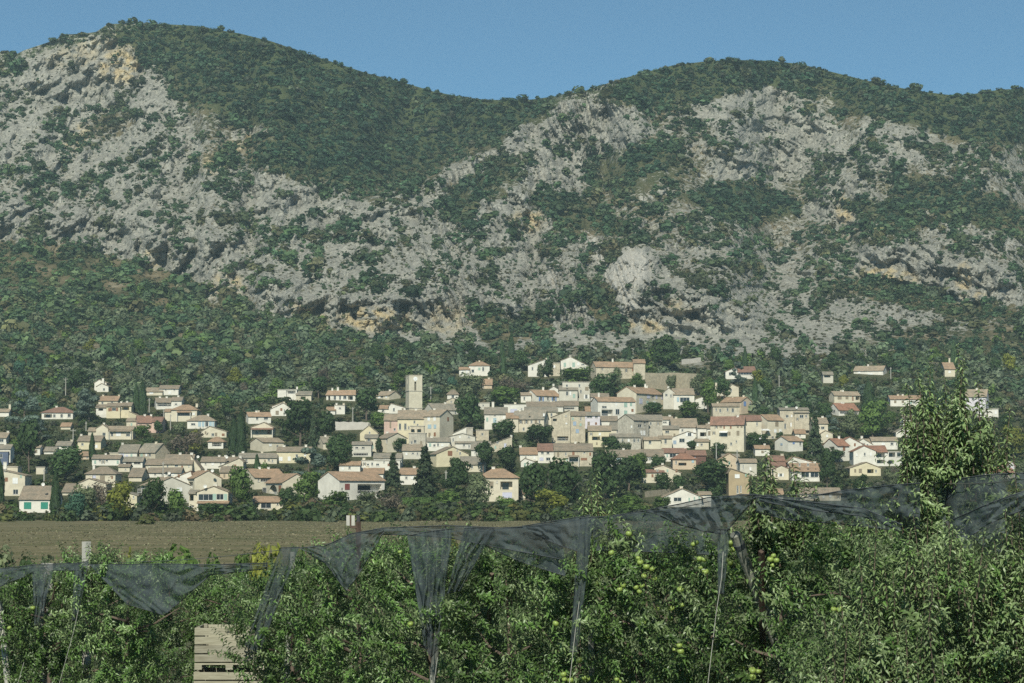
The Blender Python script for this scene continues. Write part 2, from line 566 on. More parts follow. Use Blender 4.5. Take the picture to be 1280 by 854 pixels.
for k in range(1, NB + 1):
    q = TER[-1].copy()
    q[:, 1] += 30 * k + 4 * k * k
    q[:, 2] -= 3 * k + 2.0 * k * k
    back.append(q)
ALL = np.concatenate([TER, np.array(back)], 0)
nr, nc = ALL.shape[:2]
idx = np.arange(nr * nc).reshape(nr, nc)
quads = np.stack([idx[:-1, :-1], idx[:-1, 1:], idx[1:, 1:], idx[1:, :-1]], -1).reshape(-1, 4)


def terrain_material():
    m, nt, out = newmat('hillside_ground')
    tc = N(nt, 'ShaderNodeTexCoord').outputs['Object']
    def at(n):
        return N(nt, 'ShaderNodeAttribute', attribute_name=n).outputs['Fac']
    st = N(nt, 'ShaderNodeMapping')
    st.inputs['Scale'].default_value = (1, 1, 0.35)
    nt.links.new(tc, st.inputs['Vector'])
    big = noise(nt, st.outputs[0], 0.09, 6, 0.65)
    fine = noise(nt, tc, 0.55, 6, 0.7)
    rock = ramp(nt, big, [(0.28, (0.22, 0.216, 0.19)), (0.44, (0.345, 0.34, 0.295)), (0.60, (0.43, 0.42, 0.365)), (0.75, (0.33, 0.305, 0.25))])
    rock = mixc(nt, 0.8, rock, ramp(nt, fine, [(0.35, (0.52, 0.52, 0.52)), (0.6, (1, 1, 1))]), 'MULTIPLY')
    stk = N(nt, 'ShaderNodeMapping')
    stk.inputs['Scale'].default_value = (1, 1, 0.10)
    nt.links.new(tc, stk.inputs['Vector'])
    rock = mixc(nt, 0.75, rock, ramp(nt, noise(nt, stk.outputs[0], 0.32, 5, 0.7), [(0.34, (0.50, 0.50, 0.51)), (0.52, (1, 1, 1)), (0.75, (1.12, 1.1, 1.02))]), 'MULTIPLY')
    rock = mixc(nt, at('stain'), rock, ramp(nt, fine, [(0.3, (0.44, 0.34, 0.19)), (0.7, (0.58, 0.49, 0.30))]))
    rock = mixc(nt, at('scree'), rock, ramp(nt, fine, [(0.3, (0.42, 0.40, 0.35)), (0.7, (0.50, 0.48, 0.43))]))
    soilf = noise(nt, tc, 0.05, 5, 0.6)
    soil = ramp(nt, soilf, [(0.30, (0.06, 0.07, 0.03)), (0.46, (0.11, 0.105, 0.055)), (0.60, (0.20, 0.165, 0.10)), (0.72, (0.32, 0.28, 0.20))])
    soil = mixc(nt, 0.7, soil, ramp(nt, fine, [(0.35, (0.55, 0.55, 0.5)), (0.65, (1, 1, 1))]), 'MULTIPLY')
    soil = mixc(nt, at('closed'), soil, ramp(nt, fine, [(0.3, (0.045, 0.066, 0.028)), (0.7, (0.085, 0.10, 0.045))]))
    f0 = N(nt, 'ShaderNodeMath', operation='ADD')
    nt.links.new(at('bare'), f0.inputs[0])
    sub = N(nt, 'ShaderNodeMath', operation='MULTIPLY_ADD')
    nt.links.new(noise(nt, tc, 0.28, 5, 0.7), sub.inputs[0])
    sub.inputs[1].default_value = 1.6
    sub.inputs[2].default_value = -0.8
    nt.links.new(sub.outputs[0], f0.inputs[1])
    mk = ramp(nt, f0.outputs[0], [(0.40, (0, 0, 0)), (0.56, (1, 1, 1))])
    col = mixc(nt, mk, soil, rock)
    bs = N(nt, 'ShaderNodeBsdfPrincipled', Roughness=0.95)
    bs.inputs['Specular IOR Level'].default_value = 0.15
    nt.links.new(col, bs.inputs['Base Color'])
    bp = N(nt, 'ShaderNodeBump', Strength=0.9, Distance=1.6)
    nt.links.new(noise(nt, tc, 0.45, 8, 0.7), bp.inputs['Height'])
    nt.links.new(bp.outputs['Normal'], bs.inputs['Normal'])
    nt.links.new(bs.outputs[0], out.inputs['Surface'])
    return m


me = np_mesh('hillside', ALL.reshape(-1, 3), quads, terrain_material(), False)
ext = lambda a: np.concatenate([a, np.repeat(a[-1:], NB, 0)], 0).ravel().astype(np.float32)
for nm, arr in (('bare', rk), ('stain', blob(PX, PY, STAINS) * sst(fbm(PX / 12, PY / 8, 91, 3), -0.35, 0.25)), ('scree', blob(PX, PY, SCREE)), ('closed', np.maximum(np.maximum(blob(PX, PY, GREENS) * sst(300 - PY, 0, 40), sst(sk[None, :] + 26 - PY, 0, 12)), .62 * sst(PY, 430, 480)))):
    at_ = me.attributes.new(nm, 'FLOAT', 'POINT')
    at_.data.foreach_set('value', ext(arr))
hill = link('hillside', me)
tag(hill, 'steep limestone mountain and village slope', 'hillside', kind='structure')


def terr(px, py):
    """Y of the hill surface at a photo pixel (vectorised)"""
    px, py = np.asarray(px, float), np.asarray(py, float)
    ci = np.clip((px - pxs[0]) / (pxs[1] - pxs[0]), 0, len(pxs) - 1.001)
    c0 = ci.astype(int)
    s = skyl(px)
    r = np.where(py > 430, np.clip((668 - py) / 2, 0, NV - 1), NV + np.clip((430 - py) / (430 - s), 0, 1) * (NM - 1))
    r = np.clip(r, 0, NV + NM - 1.001)
    r0 = r.astype(int)
    fc, fr = ci - c0, r - r0
    return (YY[r0, c0] * (1 - fc) * (1 - fr) + YY[r0, c0 + 1] * fc * (1 - fr) + YY[r0 + 1, c0] * (1 - fc) * fr + YY[r0 + 1, c0 + 1] * fc * fr)


# plain: one sheet to the horizon, the dry field laid on it
def sheet(name, x0, x1, y0, y1, z, mat, n=2):
    gx, gy = np.meshgrid(np.linspace(x0, x1, n), np.linspace(y0, y1, n))
    v = np.stack([gx, gy, np.full_like(gx, z)], -1).reshape(-1, 3)
    i = np.arange(n * n).reshape(n, n)
    q = np.stack([i[:-1, :-1], i[:-1, 1:], i[1:, 1:], i[1:, :-1]], -1).reshape(-1, 4)
    return link(name, np_mesh(name, v, q, mat))


gm = surface('meadow_ground', (0.075, 0.08, 0.035), 0.95, 0.5, 0.8, 0.1, 3.0, tint2=(0.11, 0.09, 0.05))
tag(sheet('ground', -6000, 6000, -200, 9000, 0.0, gm), 'flat green ground of the valley plain', 'ground', kind='structure')


def field_material():
    m, nt, out = newmat('dry_field')
    tc = N(nt, 'ShaderNodeTexCoord').outputs['Object']
    mp = N(nt, 'ShaderNodeMapping')
    mp.inputs['Scale'].default_value = (0.55, 1, 1)
    nt.links.new(tc, mp.inputs['Vector'])
    a = noise(nt, mp.outputs[0], 0.10, 7, 0.75)
    b = noise(nt, tc, 0.9, 6, 0.8)
    c = ramp(nt, a, [(0.30, (0.085, 0.105, 0.045)), (0.45, (0.14, 0.135, 0.075)), (0.58, (0.19, 0.17, 0.105)), (0.72, (0.26, 0.225, 0.15))])
    c = mixc(nt, 0.85, c, ramp(nt, b, [(0.35, (0.5, 0.5, 0.48)), (0.65, (1.35, 1.3, 1.2))]), 'MULTIPLY')
    bs = N(nt, 'ShaderNodeBsdfPrincipled', Roughness=0.95)
    bs.inputs['Specular IOR Level'].default_value = 0.1
    nt.links.new(c, bs.inputs['Base Color'])
    bp = N(nt, 'ShaderNodeBump', Strength=0.8, Distance=0.16)
    nt.links.new(noise(nt, tc, 1.8, 6, 0.75), bp.inputs['Height'])
    nt.links.new(bp.outputs['Normal'], bs.inputs['Normal'])
    nt.links.new(bs.outputs[0], out.inputs['Surface'])
    return m


tag(sheet('field', -260, 260, 175, 535, 0.02, field_material()), 'dry brown field between orchard and village', 'field', kind='structure')

# ------------------------------------------------------------------ houses
HOUSES = []          # (ref, x0, x1, ytop, ybase, Y) for the trees' clearances and labels


def shift(mb, off):
    mb.v = [(a - off[0], b - off[1], c - off[2]) for a, b, c in mb.v]
    return mb


class Face:
    """a vertical wall plane: origin P, direction d, inward normal n, length L"""
    def __init__(self, P, d, n, L):
        self.P, self.d, self.n, self.L = P, d, n, L
        self.holes = []

    def hit(self, px, py):
        xc, yc = (px - CX) / F, (CY - py) / F
        den = CT - yc * ST
        k = xc / den
        s = (k * self.P[1] - self.P[0]) / (self.d[0] - k * self.d[1])
        Y = self.P[1] + self.d[1] * s
        return s, CAMZ + Y * (ST + yc * CT) / den

    def at(self, s, z, r=0.0):
        return (self.P[0] + self.d[0] * s + self.n[0] * r, self.P[1] + self.d[1] * s + self.n[1] * r, z)

    def wall(self, mb, z0, z1, top=None):
        """the wall up to z1 with its openings cut out and lined, and the gable polygon above"""
        ok = []
        for h in self.holes:
            s0, s1, a, b, dep, k = h
            if s0 > 0.08 and s1 < self.L - 0.08 and a > z0 + 0.05 and b < z1 - 0.04 and all(s1 < o[0] - .02 or s0 > o[1] + .02 or b < o[2] - .02 or a > o[3] + .02 for o in ok):
                ok.append(h)
        ss = sorted({0.0, self.L} | {h[0] for h in ok} | {h[1] for h in ok})
        zz = sorted({z0, z1} | {h[2] for h in ok} | {h[3] for h in ok})
        for i in range(len(ss) - 1):
            for j in range(len(zz) - 1):
                sm, zm = (ss[i] + ss[i + 1]) / 2, (zz[j] + zz[j + 1]) / 2
                if any(h[0] < sm < h[1] and h[2] < zm < h[3] for h in ok):
                    continue
                mb.poly([self.at(ss[i], zz[j]), self.at(ss[i + 1], zz[j]), self.at(ss[i + 1], zz[j + 1]), self.at(ss[i], zz[j + 1])])
        for s0, s1, a, b, dep, k in ok:
            q = [(s0, a), (s1, a), (s1, b), (s0, b)]
            for i in range(4):
                (sa, za), (sb, zb) = q[i], q[(i + 1) % 4]
                mb.poly([self.at(sa, za), self.at(sa, za, dep), self.at(sb, zb, dep), self.at(sb, zb)])
            mb.poly([self.at(*c, dep) for c in q])
            if k == 'a':
                sm, r = (s0 + s1) / 2, (s1 - s0) / 2
                hh = min(r, (b - a) * 0.6)
                arc = [(sm - r * math.cos(t), b - hh + hh * math.sin(t)) for t in [PI * i / 10 for i in range(11)]]
                mb.poly([self.at(*c) for c in [(s0, b)] + arc[:6]])
                mb.poly([self.at(*c) for c in [(s1, b)] + arc[5:][::-1]])
        if top:
            pts = []
            for c in [(0, z1), (self.L, z1)] + top:
                if not pts or abs(c[0] - pts[-1][0]) + abs(c[1] - pts[-1][1]) > 1e-3:
                    pts.append(c)
            if len(pts) > 2 and abs(pts[0][0] - pts[-1][0]) + abs(pts[0][1] - pts[-1][1]) < 1e-3:
                pts.pop()
            if len(pts) > 2:
                mb.poly([self.at(*c) for c in pts])
        return ok


def bars(mb, f, s0, s1, a, b, r0, r1, w, mull=1):
    def bx(sa, sb, za, zb):
        c = [f.at(sa, za, r0), f.at(sb, za, r0), f.at(sb, za, r1), f.at(sa, za, r1), f.at(sa, zb, r0), f.at(sb, zb, r0), f.at(sb, zb, r1), f.at(sa, zb, r1)]
        n = len(mb.v)
        mb.v += c
        for q in ((0, 3, 2, 1), (4, 5, 6, 7), (0, 1, 5, 4), (1, 2, 6, 5), (2, 3, 7, 6), (3, 0, 4, 7)):
            mb.f.append(tuple(n + i for i in q))
    bx(s0, s0 + w, a, b)
    bx(s1 - w, s1, a, b)
    bx(s0 + w, s1 - w, a, a + w)
    bx(s0 + w, s1 - w, b - w, b)
    for i in range(mull):
        sm = s0 + (s1 - s0) * (i + 1) / (mull + 1)
        bx(sm - w * .4, sm + w * .4, a + w, b - w)


def slab(mb, f, s0, s1, a, b, r0, r1):
    c = [f.at(s0, a, r0), f.at(s1, a, r0), f.at(s1, a, r1), f.at(s0, a, r1), f.at(s0, b, r0), f.at(s1, b, r0), f.at(s1, b, r1), f.at(s0, b, r1)]
    n = len(mb.v)
    mb.v += c
    for q in ((0, 3, 2, 1), (4, 5, 6, 7), (0, 1, 5, 4), (1, 2, 6, 5), (2, 3, 7, 6), (3, 0, 4, 7)):
        mb.f.append(tuple(n + i for i in q))


def roof_planes(mb, O, ad, rd, La, Lr, za, zt, zb, fr, th=0.16, oe=0.38, og=0.22):
    """two tiled planes over a profile za - zt - zb; across axis ad, ridge axis rd"""
    def P(a, r, z):
        return (O[0] + ad[0] * a + rd[0] * r, O[1] + ad[1] * a + rd[1] * r, z + th)
    ar = fr * La
    if ar > 0.3:
        sl = (zt - za) / ar
        mb.prism([P(-oe, -og, za - oe * sl), P(-oe, Lr + og, za - oe * sl), P(ar, Lr + og, zt), P(ar, -og, zt)][::-1], th)
    if La - ar > 0.3:
        sl = (zt - zb) / (La - ar)
        mb.prism([P(ar, -og, zt), P(ar, Lr + og, zt), P(La + oe, Lr + og, zb - oe * sl), P(La + oe, -og, zb - oe * sl)][::-1], th)


HR = random.Random(5)


def house(ref, where, b, w=(), W='c', R='t', ch=None, x=(), dish=(), cat='house', name='house', group=None, Y=None):
    """b: blocks (type, x0, x1, y ridge, y eave, y base, options); w: openings (x, y, width, height, kind); all in photo pixels"""
    b = [(k + ({},)) if len(k) == 6 else k for k in b]
    t0 = b[0]
    yb0 = max(k[5] for k in b)
    Y0 = Y or float(Yv((t0[1] + t0[2]) / 2, yb0))
    root = bpy.data.objects.new(name, None)
    C.objects.link(root)
    base = V3((t0[1] + t0[2]) / 2, yb0, Y0)
    root.location = base
    tag(root, ref + ' ' + where, cat, group)
    out_w = {}

    def emit(nm, mb, mat, parent, smooth=False):
        if not mb.f:
            return None
        return shift(mb, base).build(nm, mat, parent, smooth)
    blocks = []
    for bi, (ty, x0, x1, yr, ye, yb, op) in enumerate(b):
        Yc = Y0 + op.get('dy', 0.0)
        s = F / Yc
        zw = lambda py, YY_=Yc: float(P3(640, py, YY_)[2])
        X = lambda px, YY_=Yc: float(P3(px, yb, YY_)[0])
        z0 = zw(yb) - 3.2
        ze = zw(ye)
        pitch = math.tan(math.radians(op.get('pitch', 19)))
        fr = op.get('fr', 0.5)
        if ty in 'FHT':
            W_ = X(x1) - X(x0)
            O = (X(x0), Yc)
            u, v = (1, 0), (0, 1)
            D = op.get('d')
            if D is None:
                rise = zw(yr) - ze
                for _ in range(3):
                    D = min(15, max(5.5, rise / pitch / fr))
                    rise = zw(yr, Yc + D * fr) - ze
            zt = max(ze + 0.3, zw(yr, Yc + D * fr))
            Lu, Lv = W_, D
            ridge = 'u'
        elif ty == 'G':
            Lu, Lv = X(x1) - X(x0), op.get('d', 9.0)
            O, u, v = (X(x0), Yc), (1, 0), (0, 1)
            fr = (op.get('xs', (x0 + x1) / 2) - x0) / (x1 - x0)
            zt = zw(yr)
            ridge = 'v'
        else:
            xs = op['xs']
            wg = (x1 - xs) if ty == 'R' else (xs - x0)
            we = (xs - x0) if ty == 'R' else (x1 - xs)
            gl = op.get('g', 8.5) * .82
            a = min(math.radians(66), max(math.radians(14), math.asin(min(0.95, wg / s / gl))))
            Lv = wg / s / math.sin(a)
            Lu = we / s / math.cos(a)
            cx_ = X(xs)
            if ty == 'R':
                u, v = (math.cos(a), -math.sin(a)), (math.sin(a), math.cos(a))
                O = (cx_ - u[0] * Lu, Yc - u[1] * Lu)
            else:
                u, v = (math.cos(a), math.sin(a)), (-math.sin(a), math.cos(a))
                O = (cx_, Yc)
            zt = max(ze + 0.4, zw(yr, Yc + Lv * fr * math.cos(a)))
            ridge = 'u'
        za = ze
        zb = zw(op['ye2']) if 'ye2' in op else (ze if fr < 0.95 or ty == 'G' else zt)
        if ty == 'G':
            if fr <= 0.02:
                za = zt
            if fr >= 0.98:
                zb = zt
        faces = {'front': Face(O, u, v, Lu), 'left': Face((O[0] + v[0] * Lv, O[1] + v[1] * Lv), (-v[0], -v[1]), u, Lv),
                 'right': Face((O[0] + u[0] * Lu, O[1] + u[1] * Lu), v, (-u[0], -u[1]), Lv),
                 'back': Face((O[0] + u[0] * Lu + v[0] * Lv, O[1] + u[1] * Lu + v[1] * Lv), (-u[0], -u[1]), (-v[0], -v[1]), Lu)}
        blocks.append((ty, x0, x1, yr, ye, yb, op, faces, O, u, v, Lu, Lv, z0, za, zt, zb, fr, ridge, Yc))
        HOUSES.append((ref, x0, x1, yr, yb, Yc, bi))

    # plain windows on the long walls that would otherwise stay blank
    w = list(w)
    for (ty, x0, x1, yr, ye, yb, op, faces, O, u, v, Lu, Lv, z0, za, zt, zb, fr, ridge, Yc) in blocks:
        xs = op.get('xs')
        fa, fb = (x0, x1) if ty in 'FHT' else ((x0, xs) if ty == 'R' else ((xs, x1) if ty == 'L' else (x0, x1)))
        if fb - fa < 9 or yb - ye < 7:
            continue
        mine = [q for q in w if fa <= q[0] <= fb and ye - 2 <= q[1] <= yb + 2]
        rows = [ye + 4.2] + ([ye + 11.5] if yb - ye > 17 else [])
        if ty == 'G':
            rows = [max(ye, yr + 3) + 4.0]
        n = max(1, int((fb - fa) / 8.5))
        for r_ in rows:
            for i in range(n):
                xq = fa + (i + .5 + HR.uniform(-.18, .18)) * (fb - fa) / n
                if any(abs(xq - q[0]) < q[2] * .5 + 2.6 and abs(r_ - q[1]) < q[3] * .5 + 2.8 for q in mine) or HR.random() < .22:
                    continue
                kq = HR.choice(['d', 'd', 's:a', 's:w', 'o:a', 's:g', 's:n', 'd'])
                mine.append((xq, r_, HR.uniform(1.9, 2.7) if kq[0] != 'o' else 2.0, HR.uniform(3.2, 4.3), kq))
                w.append(mine[-1])

    # openings to faces
    wins = []
    for k in w:
        px, py, ww, hh, kind = k
        best = None
        for B in blocks:
            if B[1] - 0.5 <= px <= B[2] + 0.5 and B[3] - 2 <= py <= B[5] + 4:
                if best is None or B[19] < best[19]:
                    best = B
        if best is None:
            continue
        ty, xs = best[0], best[6].get('xs')
        fn = 'front'
        if ty == 'R' and px > xs:
            fn = 'right'
        if ty == 'L' and px < xs:
            fn = 'left'
        f = best[7][fn]
        sa, zb_ = f.hit(px - ww / 2, py - hh / 2)
        sb, za_ = f.hit(px + ww / 2, py + hh / 2)
        s0, s1 = min(sa, sb), max(sa, sb)
        kd = kind[0]
        dep = {'l': 1.7, 'a': 1.7, 'd': 0.2, 'o': 0.2, 's': 0.05, 'g': 0.25}[kd]
        rec = [s0, s1, za_, zb_, dep, kd]
        if kd != 's':
            f.holes.append(rec)
        wins.append((f, rec, kind))

    for B in blocks:
        ty, x0, x1, yr, ye, yb, op, faces, O, u, v, Lu, Lv, z0, za, zt, zb, fr, ridge, Yc = B
        mb = MB()
        if ty in 'HT':
            top = {k: (za, None) for k in faces}
        elif ridge == 'u':
            top = {'front': (za, None), 'back': (zb, None),
                   'right': (min(za, zb), [(Lv, zb), (Lv * fr, zt), (0, za)]), 'left': (min(za, zb), [(Lv, za), (Lv * (1 - fr), zt), (0, zb)])}
        else:
            top = {'left': (za, None), 'right': (zb, None),
                   'front': (min(za, zb), [(Lu, zb), (Lu * fr, zt), (0, za)]), 'back': (min(za, zb), [(Lu, za), (Lu * (1 - fr), zt), (0, zb)])}
        for k, f in faces.items():
            f.ok = f.wall(mb, z0, top[k][0], top[k][1])
        emit('wall', mb, wallmat(op.get('W', W)), root)
        # roof
        rb = MB()
        rm = roofmat(op.get('R', R))
        if ty == 'T':
            def Q(a, r, z):
                return (O[0] + u[0] * a + v[0] * r, O[1] + u[1] * a + v[1] * r, z)
            rb.prism([Q(-.15, -.15, za + .22), Q(Lu + .15, -.15, za + .22), Q(Lu + .15, Lv + .15, za + .22), Q(-.15, Lv + .15, za + .22)], .22)
            rm = surface('flat_roof', (0.42, 0.39, 0.33), 0.9, 0.2, 1.0)
        elif ty == 'H':
            e = 0.4
            hp = min(Lu * 0.36, Lv * 0.55)
            sl = (zt - za) / (Lv / 2)
            zq = za - e * sl * 0.6 + 0.14

            def Q(a, r, z):
                return (O[0] + u[0] * a + v[0] * r, O[1] + u[1] * a + v[1] * r, z)
            A, B2, C2, D2 = Q(-e, -e, zq), Q(Lu + e, -e, zq), Q(Lu + e, Lv + e, zq), Q(-e, Lv + e, zq)
            R1, R2 = Q(hp, Lv / 2, zt + .14), Q(Lu - hp, Lv / 2, zt + .14)
            for p in ([A, B2, R2, R1], [B2, C2, R2], [C2, D2, R1, R2], [D2, A, R1]):
                rb.poly(p)
            rb.poly([(p[0], p[1], p[2] - .14) for p in (D2, C2, B2, A)])
            for p, q in ((A, B2), (B2, C2), (C2, D2), (D2, A)):
                rb.poly([(p[0], p[1], p[2] - .14), (q[0], q[1], q[2] - .14), q, p])
        elif ridge == 'u':
            roof_planes(rb, O, v, u, Lv, Lu, za, zt, zb, fr)
        else:
            roof_planes(rb, O, u, v, Lu, Lv, za, zt, zb, fr)
        ro = emit('roof', rb, rm, root)
        # chimneys
        if ridge == 'u':
            rp = lambda t: (O[0] + u[0] * Lu * t + v[0] * Lv * fr, O[1] + u[1] * Lu * t + v[1] * Lv * fr)
        else:
            rp = lambda t: (O[0] + u[0] * Lu * fr + v[0] * Lv * t, O[1] + u[1] * Lu * fr + v[1] * Lv * t)
        cl = [c for c in (ch or []) if x0 - 1 <= c[0] <= x1 + 1 and c[1] <= ye + 1] if ch is not None else \
            ([(HR.uniform(x0 + 2, x1 - 2), None)] if ty != 'T' and HR.random() < 0.75 and (x1 - x0) > 12 else [])
        done = set()
        for c in cl:
            if ch is not None:
                ch = [k for k in ch if k is not c]
            t = min(0.97, max(0.03, (c[0] - x0) / (x1 - x0)))
            q = rp(t if ridge == 'u' else 0.35)
            ztop = zt + HR.uniform(0.9, 1.4) if c[1] is None else max(zt + 0.6, float(P3(640, c[1], q[1])[2]))
            cb = MB()
            ws, wd = HR.uniform(.30, .42), HR.uniform(.25, .35)
            cb.box(q[0] - ws, q[0] + ws, q[1] - wd, q[1] + wd, zt - 0.8, ztop - .12)
            cb.box(q[0] - ws - .08, q[0] + ws + .08, q[1] - wd - .08, q[1] + wd + .08, ztop - .12, ztop)
            emit('chimney', cb, wallmat(HR.choice('wwc')), ro)
    # joinery
    for f, (s0, s1, a, b_, dep, kd), kind in wins:
        cut = any(h[0] == s0 and h[2] == a for h in getattr(f, 'ok', []))
        col = kind[1:].strip(':') or 'w'
        if kd == 's':
            mb = MB()
            slab(mb, f, s0, s1, a, b_, -.05, -.005)
            bars(mb, f, s0, s1, a, b_, -.08, -.05, .07, 1)
            emit('shutter', mb, surface('shutter_' + col, SHUTC[col], 0.6, 0.12, 2.0), root)
            continue
        if kd in 'la' and cut:
            mb = MB()
            slab(mb, f, s0 + (s1 - s0) * .15, s0 + (s1 - s0) * .7, a, a + (b_ - a) * .82, dep - .06, dep - .01)
            emit('glazed_door', mb, GLASS, root)
            if s1 - s0 > 3.0:
                mb = MB()
                bars(mb, f, s0, s1, a, a + 0.75, 0.06, 0.12, .06, int((s1 - s0) / .5))
                emit('balustrade', mb, FRAMEW, root)
            continue
        r0, rp_ = (0.06, 0.13) if cut else (-0.05, -0.012)
        mb = MB()
        bars(mb, f, s0, s1, a, b_, r0, rp_ + .02 if cut else -.002, .07, max(1, int((s1 - s0) / 1.3)))
        wo_ = emit('window', mb, FRAMEW, root)
        pb = MB()
        pb.poly([f.at(s0 + .05, a + .05, rp_), f.at(s1 - .05, a + .05, rp_), f.at(s1 - .05, b_ - .05, rp_), f.at(s0 + .05, b_ - .05, rp_)])
        emit('pane', pb, GLASS, wo_)
        if kd == 'o':
            hw = (s1 - s0) / 2
            for q0, q1 in ((s0 - hw - .02, s0 - .02), (s1 + .02, s1 + hw + .02)):
                mb = MB()
                slab(mb, f, q0, q1, a - .03, b_ + .03, -.06, -.01)
                emit('shutter', mb, surface('shutter_' + col, SHUTC[col], 0.6, 0.12, 2.0), wo_)
        else:
            mb = MB()
            slab(mb, f, s0 - .1, s1 + .1, a - .09, a - .01, -.10, -.004)
            emit('sill', mb, wallmat('g'), wo_)
    # awnings and porch roofs
    for (xa, xb, y, outm, col) in x:
        B = [k for k in blocks if k[1] - 2 <= (xa + xb) / 2 <= k[2] + 2]
        B = (B or blocks)[0]
        fn, xs = 'front', B[6].get('xs')
        if B[0] == 'R' and (xa + xb) / 2 > xs:
            fn = 'right'
        f = B[7][fn]
        sa, z = f.hit(xa, y)
        sb, _ = f.hit(xb, y)
        mb = MB()
        mb.prism([f.at(sa, z + .5, -.01), f.at(sa, z, -outm), f.at(sb, z, -outm), f.at(sb, z + .5, -.01)], .09)
        mat = roofmat(col) if col in ROOFC else surface('awning_' + col, SHUTC[{'W': 'w', 'B': 'v', 'N': 'n'}[col]], .8, .1)
        emit('porch_roof' if col in ROOFC else 'awning', mb, mat, root)
        if col in ROOFC:
            for q in (sa + .2, sb - .2):
                p = f.at(q, z - .1, -outm + .2)
                mb = MB()
                mb.box(p[0] - .1, p[0] + .1, p[1] - .1, p[1] + .1, B[13] + 1.0, p[2])
                emit('porch_post', mb, wallmat('w'), root)
    for (px, py) in dish:
        B = blocks[0]
        q = V3(px, py, B[19] - 0.6)
        mb = MB()
        rr = 0.42
        ring = [(q.x + rr * math.cos(t), q.y - .12 + .1 * math.sin(t), q.z + rr * math.sin(t)) for t in [2 * PI * i / 12 for i in range(12)]]
        for i in range(12):
            mb.poly([(q.x, q.y + .06, q.z), ring[i], ring[(i + 1) % 12]])
        mb.tube([(q.x, q.y + .08, q.z), (q.x + .1, q.y + .5, q.z - .9)], .04, 5)
        emit('satellite_dish', mb, FRAMEW, root)
    return root


h = house
# --- left third
h('white hip-roofed bungalow with red-brown tiles', 'among pines, leftmost of the white villas', [('H', 52, 91, 509.5, 515.8, 524)],
  [(60, 520, 10, 4.5, 'l'), (68, 520, 3, 4, 'd'), (77, 520, 3, 4.5, 'd'), (86.5, 519.5, 4, 4, 'd')], 'w', 'r', ch=[(67, 507.5)])
h('small white two-gabled house', 'highest on the slope above the left villas', [('G', 121, 135.5, 479.5, 483, 490, {'xs': 127}), ('G', 118, 133, 474.5, 478.5, 484, {'dy': 4, 'xs': 124})], [(130, 487, 2.5, 3, 'd')], 'w', 't', ch=[(122, 473)])
h('low house with terracotta roof and end chimneys', 'just behind the yellowish terraced villa', [('F', 123, 147, 495.5, 501, 508)], [(128, 504, 2.5, 3, 'd'), (140, 504, 3, 3, 'd')], 'c', 'o', ch=[(126, 494.3), (146, 494.5)])
h('yellowish terraced villa with brown roofs', 'on the slope under the terracotta-roofed house', [('F', 133, 150, 504, 508, 521), ('F', 150, 164, 503.5, 507.3, 519, {'dy': 1}), ('F', 120, 133, 506, 509.5, 516, {'dy': 2, 'W': 'w'}), ('G', 160, 172, 514.5, 519, 523, {'xs': 161, 'dy': -1})],
  [(142.5, 511.8, 5, 4, 'o:n'), (157, 510.6, 9, 4, 'l'), (126, 512, 6, 3, 'l'), (151, 511, 2, 3.5, 'd')], 'y', 'b', ch=[(149.5, 502), (157, 502.5)])
h('long cream villa with a carport roof', 'left of the pink house', [('F', 134.5, 166, 533, 537, 549.5), ('G', 120, 135, 530.5, 535.5, 547, {'xs': 128, 'dy': -.5}), ('F', 110, 121, 535, 539, 545, {'dy': 1, 'd': 6})],
  [(130, 543, 4, 4, 'd'), (140, 543, 3, 5, 'd'), (148, 543, 6, 4.5, 's:w'), (160, 544, 5, 3, 'd')], 'c', 't', ch=[(131, 529.5), (158, 531.5)], x=[(136, 165, 539.2, .9, 'b')])
h('pink two-block house with red roofs', 'above the long grey-tiled farmhouse', [('L', 166, 190, 520, 528, 541.5, {'xs': 172}), ('F', 190, 202, 521.5, 527.5, 541, {'dy': .6}), ('F', 158, 170, 523, 526.5, 537, {'dy': 5, 'W': 'c', 'R': 't'})],
  [(184.5, 532, 2, 2, 'd'), (194.5, 532.5, 4, 3, 'd'), (168.5, 534, 1.6, 3, 'd')], 'p', 'r', ch=[(190.5, 522), (179, 518.5)])
h('yellow-walled house under a grey-brown roof', 'behind a lone slim cypress', [('F', 97, 126, 545, 551.5, 562)], [(120.5, 558, 3, 4, 's:w'), (103, 555.5, 3, 3, 'd')], 'y', 'b', ch=[(98, 544)])
h('low ochre-tiled house', 'behind the big round dark tree', [('F', 81, 98, 564, 568, 573), ('F', 96, 112, 565, 570, 574, {'dy': -1, 'W': 'a'})], [(88, 570, 3, 2.5, 'd'), (109, 571.5, 2.5, 2.5, 'd')], 'w', 'o', ch=[(90, 562.5), (99, 563)])
h('brown-roofed cottage with one window', 'cut by the left edge, above the house with shade-toned wall', [('F', -12, 7.5, 541, 547.5, 555)], [(2, 551, 5, 3.5, 'd')], 'w', 't', ch=[(5.8, 540)])
h('white-banded house with wall shade coloured blue-grey', 'at the left edge beside tall tree trunks', [('F', -12, 13, 556, 561, 565, {'W': 'w', 'd': 6}), ('T', -12, 10, 563, 565, 581, {'dy': -1, 'W': 'b', 'd': 5})], [(1, 570, 4, 5, 'd')], 'w', 'g', ch=[(4, 553)])  # lower wall's shade is put into its blue-grey colour
h('cream gabled house with white roller blind', 'at the left edge behind the tiled cabin', [('G', 1, 31, 588.3, 590, 620, {'xs': 3, 'ye2': 594.5}), ('T', 0, 22, 581, 584, 592, {'dy': 9})], [(19, 601, 6.5, 7.5, 's:w'), (19.5, 615, 6.5, 6, 'd'), (8, 599.5, 3.5, 5, 's:n')], 'c', 't', ch=[(7.5, 577.5), (27, 586.5)])
